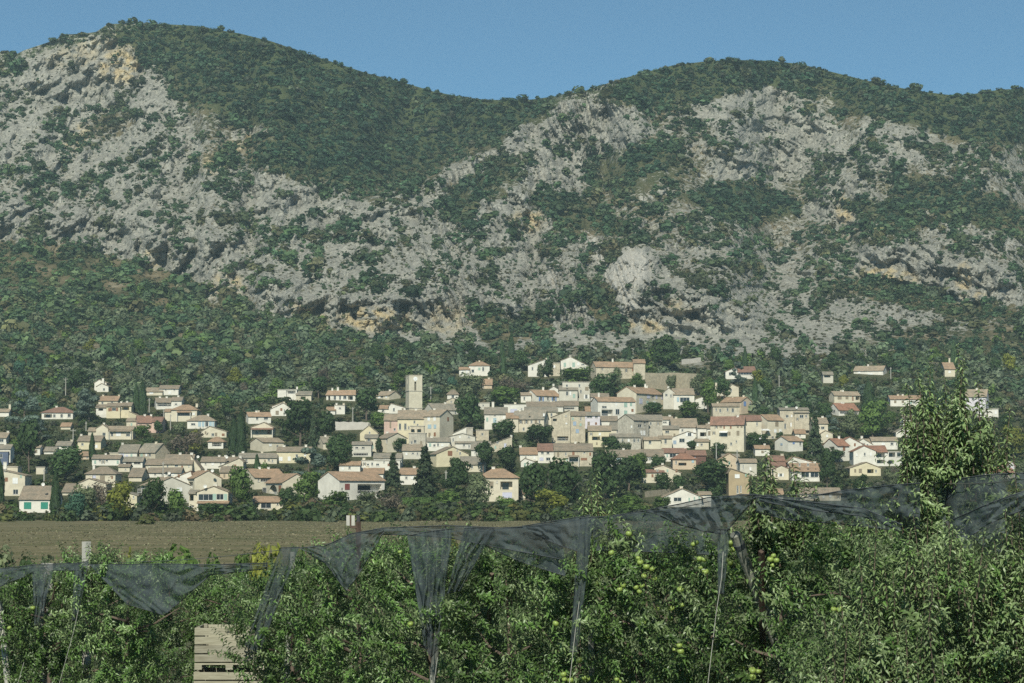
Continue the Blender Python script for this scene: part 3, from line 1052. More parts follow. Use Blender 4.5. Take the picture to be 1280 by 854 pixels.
h('tiled cabin with two big green doors', 'in the front row beside a cypress', [('F', 24, 66, 608, 624, 641, {'pitch': 26})], [(34.5, 632, 9, 8.5, 's:e'), (55.5, 632, 9, 8.5, 's:e')], 'w', 'b', ch=[], dish=[(54, 605.5)])
h('small pale flat-roofed shed', 'beside a thin pole left of the round dark tree', [('T', 45, 56, 584, 584.5, 593, {'d': 4})], [], 'c', 'g')
h('cream house with shaded end wall and brown hip roof', 'right of the round dark tree', [('H', 107, 144, 584, 592.5, 609)], [(116.8, 597.5, 6, 6, 's:i'), (128, 598, 6, 7, 's:a')], 'c', 'b', ch=[(113, 582.5)], name='house')
h('low cream gable with red-brown side roof', 'in front of the brown hip-roofed house', [('G', 96, 133, 598.3, 605, 615, {'xs': 111}), ('F', 78, 97, 605, 615, 620, {'dy': 2, 'R': 'b'})], [(118, 608, 3, 3, 'd')], 'c', 't', ch=[(98.5, 594.5), (102, 595)])
h('long white house with low brown roof', 'below the cypress, over a rubble yard', [('F', 115, 150, 569, 573.5, 582)], [(125, 576, 2.5, 2, 'd'), (133.5, 576, 3, 2.5, 'd')], 'w', 'b', ch=[(130, 567)])
h('long grey-tiled farmhouse with stone gable', 'beneath the pink house', [('F', 148, 171, 556, 565.5, 576), ('R', 170, 209, 554.5, 565, 574, {'xs': 194, 'W': 's', 'dy': -1}), ('T', 137, 150, 566, 566.5, 574, {'dy': 2, 'W': 'c'})],
  [(153, 570, 4, 5, 's:i'), (158.5, 570.5, 3, 4, 's:i'), (187, 569, 3, 3, 'd'), (183, 569, 2, 3, 's:w')], 'w', 'g', ch=[(148.5, 555.5), (194.5, 553)])
h('broad brown-roofed barn house', 'in the middle of the grey-tiled hamlet', [('F', 205, 240, 568.5, 580, 588, {'d': 11}), ('F', 182, 205, 574, 581, 588, {'dy': 2}), ('G', 238, 251, 570, 586, 590, {'xs': 238.5, 'dy': 2, 'd': 8})], [(209.5, 583, 2, 5, 'd'), (220.5, 582.3, 4, 3, 'd'), (236, 583, 1.5, 2, 'd')], 'c', 'b', ch=[(222, 566), (236.5, 566)])
h('white sunroom house with blue glass front', 'left of the broad brown-roofed barn', [('F', 154, 178, 571.5, 577, 586, {'d': 7})], [(161, 579, 8, 3, 'g'), (171.5, 579, 8.5, 3, 'g')], 'w', 'g', ch=[])
h('small brown-roofed barn', 'below the glass-fronted sunroom house', [('F', 161, 177, 585.5, 596, 602)], [], 'c', 'b', ch=[])
h('squat brown-tiled outhouse', 'left of the small brown-roofed barn', [('F', 148, 162, 580.5, 583.5, 590, {'d': 5})], [(157, 587, 2, 2, 'd')], 'c', 'b', ch=[])
h('low terrace house with long dark roof', 'in front of the broad barn', [('F', 184, 226, 585, 590.8, 597)], [(194, 593, 2.5, 2.5, 'd'), (203, 593.5, 2.5, 2, 'd'), (216, 593.2, 3, 2.5, 's:w')], 'w', 'b', ch=[], dish=[(211.5, 591.5)])
h('row house with brown roof and round dishes', 'right of the barn, under the purple tree', [('F', 251, 281, 571.5, 577.3, 586), ('F', 281, 300, 571.5, 577, 585, {'dy': 1})], [(257, 580, 2, 2, 'd'), (266, 580, 3, 3, 's:w'), (276, 580, 2, 2.5, 'd')], 'w', 'b', ch=[(272, 569), (280.5, 569), (290, 569)], dish=[(247.5, 571), (283.5, 571.5)])
h('cream lean-to with slanting top', 'in front of the row house with dishes', [('G', 274, 304, 573, 583.5, 591, {'xs': 299, 'ye2': 577})], [(285, 583, 2, 2.5, 'd'), (294, 582, 2.5, 2.5, 's:n')], 'c', 'b', ch=[(300.5, 570)])
h('orange-walled shed with brown roof', 'below the cream lean-to', [('F', 275, 299, 583.5, 590.5, 599)], [(289.5, 593.5, 2, 3.5, 's:w')], 'a', 'b', ch=[])
h('narrow cream gable', 'half hidden behind the shrubs at the hamlet end', [('G', 297, 316, 586.8, 593, 602, {'xs': 307})], [(303, 595, 2.5, 3.5, 'd')], 'c', 't', ch=[])
h('big pale gabled house with tan left roof slope', 'behind the front-row shrubs', [('R', 169, 235, 596.5, 606.5, 630, {'xs': 191, 'g': 11})], [(174.5, 613.5, 5, 5, 'l'), (181.5, 613.5, 5, 5.5, 's:w'), (224.5, 612.8, 6, 6.5, 's:w')], 'g', 't', ch=[(204, 594)])
h('cream house with orange-tan roof and deep porch', 'behind the front gabled house with wide glazing', [('R', 226, 275, 588.5, 597.5, 614, {'xs': 243, 'g': 9}), ('G', 214, 241, 589, 599, 606, {'xs': 238, 'dy': 5, 'W': 'w'})], [(238.5, 606.5, 5, 8, 'l'), (223.5, 595, 2.5, 4, 's:n')], 'c', 'o', ch=[(265, 586)], dish=[(265.5, 588.5)])
h('front gabled cream house with wide glazing', 'above the field, with a tan porch roof', [('G', 246, 285, 608, 615, 640, {'xs': 267}), ('F', 236, 247, 613, 617, 640, {'dy': .8, 'R': 'g'})],
  [(257.5, 621.7, 19, 8, 'g'), (275, 621.3, 9, 7.5, 'o:g'), (239.5, 622, 5, 8, 'l'), (238.5, 636, 6, 6, 's:w')], 'c', 't', ch=[(250, 606.5), (272, 603.5)], x=[(247, 287, 629, 2.2, 'o')], dish=[(256.5, 608)])
h('low yellow-cream house with tall chimney', 'behind the yellow-green bush of the front row', [('G', 152, 171, 614.5, 616, 640, {'xs': 154, 'ye2': 619.5})], [], 'y', 'g', ch=[(156.5, 604)])
h('white twin-roofed house', 'topmost of the villas left of the purple tree', [('F', 199, 223, 482, 486, 493), ('F', 182, 203, 485, 489.5, 494, {'dy': -1, 'W': 'c', 'R': 't'})], [(207.3, 487.2, 2, 2.2, 'd'), (218, 487.2, 2, 2.2, 'd'), (212, 491, 3, 3, 's:w'), (189, 491.5, 5, 2.5, 's:w')], 'w', 'b', ch=[])
h('white villa with long dark loggia', 'second from the top, under the white twin-roofed house', [('L', 190, 215, 497.5, 502.8, 512, {'xs': 195.5}), ('F', 214, 227, 496.5, 501, 510, {'dy': 1})], [(205.5, 506.3, 18, 3.8, 'l'), (220, 505.5, 3, 2, 'd')], 'w', 'b', ch=[(207.5, 496), (221, 495), (197, 496)])
h('cream villa with orange awnings over its loggia', 'above the blue-shuttered white villa', [('H', 214, 246, 506.5, 512.5, 527), ('F', 206, 219, 511.5, 514.5, 523, {'dy': 1.5, 'd': 6})], [(231, 518, 18, 4.5, 'l'), (242, 517.5, 3, 3, 's:w')], 'c', 'o', ch=[(243.5, 505.5)], x=[(221, 239, 515.5, 1.2, 'o')])
h('white hip-roofed villa with blue shutters', 'right of the tall concrete pole', [('H', 234, 268, 519.5, 526, 536)], [(241.5, 530.5, 5.5, 2.6, 'd'), (249.5, 530.3, 3.5, 6, 's:q'), (254, 530.3, 3, 6, 's:q'), (258.5, 530.5, 4, 6, 'd'), (263, 530.3, 3.5, 6, 's:q'), (266.5, 530.3, 2, 6, 's:q')], 'w', 't', ch=[(257.5, 518.5)])
h('cream bungalow with wide low gable', 'below the blue-shuttered villa', [('G', 251, 283, 533, 539.5, 547, {'xs': 262})], [(257, 541, 2, 3.5, 's:a'), (266, 543.5, 3.5, 3.5, 'd'), (270, 543, 3, 4, 's:a'), (279, 543.5, 3.5, 3, 's:n')], 'c', 't', ch=[])
h('little white house with tan pyramid roof and dark porch', 'below the cream wide-gabled bungalow', [('H', 260, 279, 546.5, 552.3, 561)], [(271, 555.7, 12, 5, 'l')], 'w', 'o', ch=[])
# --- centre left
h('low modern house with flat white wing', 'highest on the slope left of the church tower', [('T', 347, 358, 487, 487.5, 493, {'W': 'w'}), ('T', 358, 371, 486.5, 487.3, 493, {'dy': .8, 'W': 'w'}), ('F', 370, 389, 489.5, 493.8, 501, {'dy': -1, 'R': 'g'})], [(364.5, 490.3, 10, 4, 'l'), (379, 497.5, 6, 3.5, 'l')], 'c', 'g', ch=[(371, 483.5)])
h('white bungalow with orange roof and twin flues', 'on the slope left of the church tower', [('R', 407, 449, 488, 493.2, 501.5, {'xs': 444.5, 'g': 6})], [(411.5, 497.8, 2.5, 6, 'l'), (418.5, 497.3, 3, 5.5, 'd'), (425, 497.3, 2.5, 5, 'd'), (431, 497, 4, 4, 'd'), (438, 497.4, 6, 5, 'l')], 'w', 'o', ch=[(412.5, 485), (420.5, 484)])
h('white gabled house with stepped roof', 'above the small orange-roofed white house', [('G', 338, 366, 504, 511.5, 520, {'xs': 354}), ('G', 340, 357, 503, 508, 515, {'xs': 353, 'dy': 5, 'ye2': 505})], [(346.5, 516, 4, 5, 's:a'), (355.5, 513.5, 1.5, 4, 'd'), (360, 514, 4, 4, 's:a')], 'w', 't', ch=[(362, 505.5)])
h('small white house with bright orange roof', 'left of the white stepped-roof house', [('L', 304.5, 338, 515.5, 520.5, 530, {'xs': 310.5})], [(321.5, 523.3, 3, 3.3, 'd'), (332.5, 523, 5, 3.6, 'd')], 'w', 'o', ch=[(318.5, 513.5), (322, 513.2)])
h('cream house with red porch roof across its gable', 'below the bright orange-roofed house', [('G', 314, 341, 528, 534, 547, {'xs': 330})], [(321, 541, 3, 5, 'd'), (336, 540, 4, 5, 's:n')], 'c', 't', ch=[(316, 527.5)], x=[(314, 342, 537, 2.0, 'r')])
h('cream gabled house with sandy roof', 'left of the large dark pines', [('L', 310, 353, 547.5, 552.5, 565, {'xs': 328, 'g': 10})], [(338, 556.5, 3, 3, 's:w'), (347, 558, 2.5, 3, 'd')], 'c', 't', ch=[(328.5, 546.5)])
h('very long low house with grey-brown roof', 'behind the blue cedar', [('F', 298, 346, 566.8, 572.2, 580)], [(308, 575.5, 3, 2.5, 'd'), (322, 575.3, 4, 2.5, 's:w'), (336, 575.3, 3, 2.5, 'd')], 'c', 'g', ch=[(302, 565), (326, 565)])
h('yellow-cream house with white shutters', 'left of the blue cedar top', [('F', 346, 388, 559, 564.5, 579)], [(351, 573.7, 4.5, 5, 's:w'), (361.5, 573.5, 3.5, 5.5, 's:w'), (371, 570, 3, 4, 'd')], 'y', 'b', ch=[(353.5, 558.5), (381, 556)])
h('grey-brown roofed house sunk in trees', 'right of the big dark pines', [('L', 395, 424, 546, 553.5, 562, {'xs': 404})], [(412, 556, 3, 3, 's:w')], 'c', 'g', ch=[(403.5, 545)])
h('white cube house with orange wing roof', 'below the bungalow with twin flues', [('T', 418, 431, 506, 507, 518, {'W': 'w'}), ('F', 408, 419, 509, 513, 517, {'dy': -1, 'R': 'o'})], [(425, 510.5, 3, 2, 'd'), (412, 515, 3, 2, 'd')], 'w', 'o', ch=[(429, 504), (420, 505)])
h('orange-roofed cream house with blue-shaded porch', 'left of the blue cedar, behind the slim cypress', [('L', 298, 354, 586.5, 596.5, 612, {'xs': 318, 'g': 10})], [(336, 600, 20, 5, 'l'), (306, 599, 3, 3, 'd')], 'c', 'o', ch=[(319, 586), (336, 585)])
h('cream house with arched porch and tan roof', 'left of the big white house', [('R', 327, 387, 592.5, 603, 620, {'xs': 353, 'g': 9.5})], [(341.5, 612.5, 9, 12, 'a'), (330.8, 613, 5, 7, 'd'), (350, 611.5, 3, 9, 's:n')], 'c', 'o', ch=[])
h('small pool house with tan roof and arch', 'in front of the arched-porch house', [('F', 316, 355, 621, 627.5, 638)], [(320.5, 631, 5, 6, 'a'), (332.5, 631.5, 13, 8, 'l'), (347, 629.5, 2.5, 4, 'd')], 'c', 'o', ch=[])
h('big white house with orange roof and loggia', 'left of the front spruces', [('L', 395, 478, 590, 600.3, 626, {'xs': 424, 'g': 10.5})], [(434, 608.5, 6, 7.5, 's:r'), (462, 611, 30, 11.5, 'l'), (434.5, 623.3, 6, 4, 'd')], 'w', 'o', ch=[])
h('white bungalow with plain gable', 'on the slope just left of the church tower', [('R', 469, 500, 489, 494, 500, {'xs': 486.5, 'g': 8})], [(474, 496.5, 2.5, 3, 's:w'), (477.5, 496, 3, 3, 'd'), (483, 496, 2.5, 2.5, 's:w')], 'c', 't', ch=[(488.5, 487)])
h('white gable and tan-roofed wing', 'at the foot of the church tower', [('G', 486, 508, 504.5, 508, 517, {'xs': 489, 'ye2': 510}), ('F', 472, 487, 507, 511, 516, {'dy': .8, 'R': 'o'})], [(479, 513.5, 3, 2, 'd')], 'w', 't', ch=[])
# church hall and neighbours
h('long yellow and pink hall with many tall windows', 'below the church tower', [('F', 497, 532, 513.2, 523.5, 543, {'W': 'y', 'd': 13, 'dy': 3}), ('R', 529, 566, 512.5, 520, 556, {'xs': 549.5, 'g': 11, 'W': 'c'}), ('F', 480, 498, 518, 525.5, 545, {'dy': 3.4, 'W': 'p', 'd': 13})],
  [(500, 533.5, 3, 8, 'd'), (506.7, 533.5, 3, 8, 'd'), (522, 532, 2.2, 4, 'd'), (536, 523.3, 3, 5.5, 's:w'), (543.3, 523.3, 3, 5.5, 's:w'), (537, 533.3, 4.5, 5, 's:q'), (543.8, 533.3, 3.2, 5, 's:q'), (537, 543.5, 2.5, 5, 's:a'), (543.5, 543, 2.5, 5, 's:n'), (560, 524, 2, 5, 's:n'), (488, 531, 2, 8, 's:a')], 'y', 't', ch=[(519, 512), (538, 511)], name='village_hall', cat='hall')
h('grey stone terrace building with balcony', 'in front of the yellow hall', [('T', 511, 532, 541, 542, 562, {'W': 'k', 'd': 8}), ('T', 513, 530, 532, 533, 544, {'dy': 4, 'W': 's', 'd': 5})], [(519, 552, 3.5, 4, 'd'), (516, 538.5, 4.5, 4, 'l'), (524, 538.5, 5, 4, 'l')], 'k', 'g')
h('yellow gable house', 'at the left foot of the pink hall end', [('G', 450, 472, 532, 541, 551, {'xs': 461})], [(462, 541, 2, 3, 'd')], 'y', 'g', ch=[])
h('yellow-cream house with tall blank gable', 'below the yellow gable house', [('R', 471, 507.5, 541.5, 547.5, 566, {'xs': 484.5, 'g': 9}), ('F', 456, 472, 543.5, 547.5, 561, {'dy': 1, 'R': 'g'})], [(475, 549.5, 2.5, 3.5, 'd'), (461, 550, 3, 4, 'o:a'), (483.5, 552, 1.6, 5, 'd'), (466, 559, 2, 4, 's:g')], 'c', 'b', ch=[(471, 541)])
h('terraced house with arcaded ground floor', 'left of the tall blank gable, over a rocky garden', [('F', 440, 464, 552.5, 556, 571, {'W': 'g', 'd': 7})], [(446, 560, 4, 2.5, 'd'), (454, 560, 4, 2.5, 'd'), (451, 568, 18, 3.5, 'l')], 'g', 'g', ch=[])
h('grey gable-ended house', 'just right of the church tower, behind the hall', [('L', 529, 574, 504.5, 512, 520, {'xs': 541.5, 'g': 9})], [], 'g', 'g', ch=[(557.5, 503.5)])
h('tiny hut with brown pyramid roof', 'above the big round tree by the hall', [('H', 559, 573, 487.5, 493.2, 499)], [(566, 496, 3.5, 3, 'd')], 'w', 'b', ch=[])
h('ruined house of pale broken walls', 'below the tiny hut', [('G', 558, 574, 497.5, 501, 507, {'xs': 566, 'W': 's'})], [(564, 502.5, 2, 2, 'd')], 's', 'g', ch=[])
h('pale shed with slanting roof edge', 'below the big round tree by the hall', [('G', 561, 583, 534.3, 544.5, 553, {'xs': 582, 'ye2': 535, 'W': 'w'}), ('T', 583, 591, 534.5, 535, 548, {'dy': 1, 'W': 'k'})], [], 'w', 'g', ch=[])
h('grey gabled house with low grey annex', 'under the pale slanting shed', [('G', 561, 594, 542, 546, 556, {'xs': 578}), ('F', 569, 593, 550.3, 554, 561, {'dy': -1.5, 'W': 'w', 'd': 6})], [(586, 546.5, 2.5, 2, 'd'), (575, 546.5, 2, 2, 's:w'), (580, 557, 2.5, 2.5, 'd')], 'g', 'g', ch=[(568.5, 540)])
h('house with square grey roof', 'right of the low grey annex', [('F', 589, 613, 552.3, 562.3, 572, {'pitch': 24})], [(594, 566, 2, 2, 'd'), (605, 566, 2.5, 3, 's:w')], 'w', 'g', ch=[])
h('long white flat-fronted house', 'above the white house with loggia', [('T', 452, 500, 575.5, 576, 588, {'W': 'w', 'd': 7}), ('F', 467, 502, 567, 572.5, 580, {'dy': 8, 'R': 'g'})], [(460, 581, 3, 2.5, 'd'), (472, 581, 4, 2.5, 'd'), (486, 581, 3, 3, 's:n')], 'w', 'g', ch=[(454, 573)])
h('low house with pale tiled roof', 'in front of the grey stone terrace', [('F', 503, 527, 556, 563.3, 574, {'R': 't'})], [(516, 567, 3, 2, 'd'), (508, 567.5, 2.5, 3, 's:w')], 'g', 't', ch=[])
h('white low house under grey-brown roof', 'beneath the hall\'s pink end', [('F', 534, 562, 547.5, 552, 564)], [(543, 557, 3, 3, 'd'), (553, 556.5, 3, 2.5, 's:w')], 'w', 'g', ch=[(539, 546)])
h('cream-yellow gable house with brown shutter', 'above the dark spruces', [('R', 537, 585.5, 558.5, 567.5, 584, {'xs': 545.5, 'g': 11})], [(562.5, 566.8, 5.5, 6, 's:n'), (575, 566.5, 2.2, 3, 'd'), (571.5, 563, 1.6, 2.2, 'd')], 'y', 'b', ch=[(562, 556)])
h('house with broad grey-brown pitched roof', 'above the pines right of the spruces', [('F', 575, 607, 571, 580.5, 590)], [(590, 584, 3, 3, 'd')], 'c', 'g', ch=[])
h('pale house with orange roof strip', 'between the two front spruces', [('F', 500, 521, 585.5, 593, 606)], [(508, 597.5, 3, 3.5, 'd'), (515, 597.5, 2.5, 3, 's:w')], 'w', 'o', ch=[(517, 584)])
h('tan-roofed house', 'directly behind the big white house', [('F', 454, 479, 585.5, 592, 602)], [], 'w', 'o', ch=[(458, 584)])
# --- centre
h('white house with tan roofs and low wing', 'left of the lone slope cypress', [('H', 586, 612, 452.5, 457, 470), ('F', 574, 587, 459.3, 462, 470, {'dy': -1.5, 'R': 'o'})], [(591, 464, 3.5, 4, 'd'), (604, 461.5, 2.5, 5, 'd'), (578, 465.5, 3, 3.5, 's:w'), (583.5, 465, 2, 4, 's:w')], 'w', 'o', ch=[(599, 451.3)])
h('low house with red-orange roofs', 'below the white house with low wing', [('F', 582, 615, 474, 481, 486, {'d': 10})], [(600, 483.5, 10, 2.5, 'l')], 'a', 'o', ch=[(611, 472.5)])
h('pale house with one-way sloping roof', 'high above the blue-shuttered house', [('G', 660, 684, 449, 457, 471, {'xs': 683}), ('T', 683.5, 700, 453.5, 454, 470, {'dy': 2, 'W': 's'})], [], 'w', 't', ch=[(669, 451)])
h('white gabled house with green shutters', 'on the upper slope left of the long stone farmhouse', [('G', 701, 735.5, 446, 451, 468, {'xs': 713, 'ye2': 457.5})], [(706, 456, 3, 5, 's:g'), (717, 456, 3.5, 5.5, 's:g'), (728.5, 455.7, 4, 1.6, 'd'), (722, 461.5, 2, 2, 'd'), (732, 462, 5, 3, 'd')], 'w', 't', ch=[(703.5, 447), (712.5, 445), (725.5, 446.5)])
h('long stone farmhouse with orange roof', 'beside the old rampart at the top of the village', [('L', 739, 805, 452.3, 458.3, 475, {'xs': 745, 'g': 8}), ('F', 792, 806.5, 449.5, 454, 474, {'dy': 1.5})], [(783, 463.3, 2.2, 4, 'o:a'), (796, 463.5, 2.2, 4, 'd'), (770.5, 461, 2.2, 3.5, 'd'), (753, 461.5, 2, 2, 'd'), (804.3, 464, 1.8, 3.5, 'd')], 's', 'o', ch=[(766, 448.5), (795, 450)])
h('white house with orange roof and blue shutters', 'left of the square stone house', [('L', 657, 700, 487.5, 494.3, 504, {'xs': 670.5, 'g': 8.5}), ('F', 651, 664, 491, 494, 501, {'dy': 1.5, 'd': 5, 'R': 't'})], [(676.5, 499, 3, 5, 'o:v'), (692.5, 499, 3, 5, 'o:v')], 'w', 'o', ch=[(679.5, 484)])
h('square stone house with flat top', 'above the village centre, right of the blue-shuttered house', [('T', 703, 738, 477.3, 478, 502, {'W': 'g', 'd': 9, 'dy': 3}), ('F', 699, 722, 482.5, 487.8, 503, {'W': 'g', 'R': 'g'})], [(733.5, 486, 4.5, 4.5, 's:a'), (733, 496, 3, 5, 'o:w'), (709, 492, 3, 5, 'd'), (713, 492, 2, 5, 's:w'), (717.5, 495, 3, 5, 's:g')], 'g', 'g', ch=[(715, 481)])
h('white gable sliver', 'behind the blue-shuttered house, by a chimney', [('G', 683, 702, 483, 489, 494, {'xs': 692})], [(688, 488.5, 1.6, 2, 'd')], 'w', 'g', ch=[(692.5, 480)])
h('white flat-topped house with wide blue window', 'left of the long brown-roofed row in the village', [('T', 630, 658, 505.3, 506, 520, {'W': 'w', 'd': 8})], [(642, 513.5, 8.5, 4.5, 's:i'), (652, 511.5, 2, 2, 'd')], 'w', 'g', ch=[(644, 503)])
h('white house with tall blue shutter', 'beside the big round tree at the village centre', [('F', 605.5, 634, 509.5, 517.8, 537)], [(618.5, 527, 4, 9, 's:q'), (609, 524.5, 2.5, 5, 's:g'), (618.5, 519.5, 2.5, 1.6, 'd')], 'w', 'g', ch=[(616, 502.5)])
h('stone house with broken grey top', 'behind the white house with tall blue shutter', [('T', 598, 612, 503, 504, 512, {'W': 'g', 'd': 6})], [(604, 507, 2, 2, 'd')], 'g', 'g')
h('long brown-roofed row', 'below the blue-shuttered house on the hillside', [('F', 658, 704, 502.5, 508, 515, {'R': 'b'})], [(696, 511.5, 3, 2.5, 'd'), (672, 511, 3, 2.5, 's:w')], 'w', 'b', ch=[(689, 501.5)])
h('cream house with grey roof and grey shutters', 'behind the broad dark trees', [('R', 641, 686, 513.5, 523.3, 541, {'xs': 680, 'g': 8}), ('F', 633, 648, 516.5, 523, 531, {'dy': 1, 'R': 'o'}), ('F', 656, 695, 509, 514.5, 524, {'dy': 9, 'R': 'g'})], [(651, 527.5, 2.4, 4.5, 'o:a'), (658, 527.5, 2.4, 4.5, 'o:a'), (670, 527, 3, 5, 's:a'), (654.5, 536.5, 2.5, 4, 'd')], 'c', 'g', ch=[(648, 513)])
h('tall tan stone house with rising roof edge', 'right of the broad dark trees', [('G', 690, 713, 513, 521.5, 554, {'xs': 712, 'ye2': 513.5}), ('F', 713, 731.5, 514.5, 519.5, 550, {'dy': 1.2, 'R': 'b'})], [(707.5, 520, 2, 2, 'd'), (708, 529.5, 2, 2, 's:w'), (718.3, 529.5, 4, 5, 's:u'), (721.7, 539, 4, 5, 's:u'), (703.5, 548.3, 14, 5.5, 'l'), (693.5, 525, 5, 3, 'l')], 's', 'b', ch=[(722, 512.5)])
h('pinkish white house with dark top gallery', 'right of the stone house with two blue shutters', [('F', 731, 750, 515.5, 519.5, 536, {'W': 'l', 'd': 8})], [(737, 521.3, 7, 2.4, 'd'), (745.5, 521.3, 3.5, 2.6, 'd'), (735.8, 529.3, 3, 4.3, 's:a'), (745, 529.5, 2.6, 3, 's:n')], 'l', 'g', ch=[])
h('yellow-banded house with open gallery', 'beneath the pinkish white house', [('F', 735.5, 764, 532.5, 538.5, 559, {'W': 'y', 'd': 10})], [(745, 548, 10, 4.5, 'l'), (757, 548, 10, 4.5, 'l'), (746, 554.5, 2, 3, 's:a')], 'y', 't', ch=[])
h('white house with orange roof and conservatory', 'in the upper centre of the village', [('L', 740, 795, 496.5, 501.5, 528, {'xs': 747.5, 'g': 8}), ('F', 739, 761, 492, 496.3, 503, {'dy': 9, 'R': 'b'})], [(759, 516, 14, 8, 'l'), (755.5, 509, 6, 2.5, 'd'), (782, 506, 4, 6, 's:g'), (782, 516.5, 4, 6.5, 's:g'), (772, 515, 5, 7, 'd')], 'w', 'o', ch=[(746, 491)])
h('cream house with long tan roof and blue shutters', 'right of the house with the conservatory', [('L', 772, 832, 483.5, 491.3, 517, {'xs': 795.5, 'g': 10})], [(801, 501.5, 4, 7, 's:i'), (810.5, 496, 3.5, 4.5, 's:i'), (816, 496, 3, 4.5, 'd'), (820.5, 496.5, 2, 5, 's:i'), (828, 497, 3, 5, 's:i')], 'c', 'o', ch=[(789.5, 481.5), (813.5, 480), (816.5, 482)])
h('house with glazed upper floor and pale gables', 'below the rampart end', [('F', 842, 868, 486, 493.5, 512, {'W': 'w'}), ('G', 829, 844, 485, 491, 508, {'xs': 836, 'dy': 1, 'W': 'g'}), ('G', 868, 884, 496, 499.5, 510, {'xs': 878, 'dy': 2, 'W': 'w'})], [(856, 500, 12, 6, 'g'), (847.5, 499.5, 3, 5.5, 's:q'), (833, 494, 3, 3, 'd')], 'w', 't', ch=[(837, 483)])
h('white house with plain brown roof', 'between the conservatory house and the tall grey house', [('F', 749, 772, 520.5, 526.3, 533)], [], 'w', 'b', ch=[])
h('tall grey stone house', 'in the village core, with white shutters high up', [('L', 773, 812, 518, 524.8, 556, {'xs': 792, 'g': 8, 'W': 'k'}), ('F', 800, 828, 519, 525.5, 536, {'dy': 8, 'R': 'g'}), ('F', 763, 801, 542.5, 546.5, 562, {'dy': -3, 'R': 'g'})], [(800, 532.5, 4.5, 4, 'd'), (801.7, 541.3, 2.4, 6, 's:w'), (805.2, 541.3, 2.4, 6, 's:w'), (789.5, 533.5, 1.6, 3, 's:w'), (793, 551, 3, 4, 'd'), (801, 525.8, 2.2, 1.5, 'd')], 'k', 'g', ch=[])
h('cream house with flat grey roof', 'right of the tall grey stone house', [('F', 811, 849, 532.5, 536.5, 553, {'d': 8})], [(834, 540, 5, 3, 'd'), (819, 541, 3, 4, 's:w'), (843, 544, 2.5, 4, 's:a')], 'c', 'g', ch=[])
h('cream house stepping down under tan tiles', 'at the foot of the tall grey house', [('F', 824, 840, 545, 548, 562, {'dy': .8}), ('F', 805, 826, 546.5, 550, 563, {'dy': 0})], [(812.5, 553, 3.5, 4, 'd'), (832, 552, 3, 5.5, 'd')], 'c', 't', ch=[])
h('white house with olive-tan sloping roof', 'right of the stepped cream house', [('G', 838, 869, 539.5, 547.5, 560, {'xs': 860, 'ye2': 542})], [(862, 543.2, 4.5, 4.5, 'o:w'), (852.5, 550.8, 7, 5, 'd'), (843.5, 553, 4, 4.5, 's:u'), (861, 552.5, 4, 4.5, 's:w')], 'w', 't', ch=[])
h('white-grey house with pale stepped roofs', 'behind the tall grey stone house', [('F', 820, 841, 521, 524.5, 535, {'d': 7})], [(831, 528, 5, 1.8, 'd')], 'w', 't', ch=[(838, 519)])
h('white house with square tan roof and dark roof opening', 'left of the red-brown roof', [('F', 840, 872, 523.5, 534, 547)], [(853, 538, 2.5, 3, 'd'), (868, 539, 3, 4, 's:w')], 'w', 't', ch=[(847, 521.5)])
h('narrow white house with dark balcony', 'tucked against the large cream red-roofed house', [('F', 884, 897.5, 530, 535.7, 550, {'R': 't'}), ('F', 872, 885, 532, 535, 549, {'dy': 1.5})], [(886.5, 541.8, 3, 5.5, 's:a'), (893.2, 541.5, 4, 5, 'o:w'), (879, 543, 8, 5, 'l')], 'w', 't', ch=[(888, 528)])
h('large cream house with red-brown roof', 'widest of the lower village front, over a stone base', [('R', 889, 934, 521, 530, 565, {'xs': 930, 'g': 8}), ('F', 923, 952, 519.5, 526, 534, {'dy': 9, 'R': 'r'})], [(901, 533, 3, 3.3, 's:a'), (922.3, 533, 2.6, 3.5, 's:a'), (927, 533, 2.4, 3.5, 's:a'), (922.5, 541.5, 3.5, 5.7, 's:a'), (911.7, 542, 3, 4.5, 's:a'), (905, 543.5, 8, 4.5, 'd'), (914, 555, 2.5, 3.5, 'd'), (920.5, 552, 2, 3, 'd')], 'c', 'r', ch=[(924.5, 522.5)], x=[(899.5, 910, 540.8, 1.4, 'W')])
h('slim pinkish house with tall narrow windows', 'wedged right of the large cream house', [('F', 933.5, 952.5, 527.5, 534.2, 550)], [(937, 541, 2.2, 6.5, 's:a'), (941, 541, 2.4, 6, 's:w'), (948, 541, 2, 5, 's:g')], 'l', 't', ch=[(936, 528)])
h('cream house with red-orange roof and tan shutters', 'left of the ochre stone house', [('L', 946, 981, 518.5, 525, 549, {'xs': 959.5, 'g': 8.5})], [(971, 530, 4, 6, 's:a'), (969, 538.7, 3, 4.5, 's:w'), (975.3, 538.7, 3, 4.5, 's:w'), (966, 547, 3, 3, 'd')], 'c', 'o', ch=[], x=[(947, 960, 538, 1.6, 'W')])
h('flat-topped stone house with two windows', 'above the large cream red-roofed house', [('F', 891, 924.5, 504.5, 508, 524, {'W': 's'})], [(900.3, 513.3, 2.4, 4.5, 'd'), (916, 513, 3, 5, 'd')], 's', 't', ch=[(898, 503)])
h('orange-cream house with a bright blue shutter', 'above the flat-topped stone house', [('R', 903, 942, 496.5, 502, 518, {'xs': 926.5, 'W': 'a', 'g': 8})], [(931, 504.8, 3, 6, 's:v'), (937.5, 504.5, 1.8, 4.5, 'd'), (941, 514, 3, 4, 's:g')], 'a', 'o', ch=[(915, 497), (936, 494)])
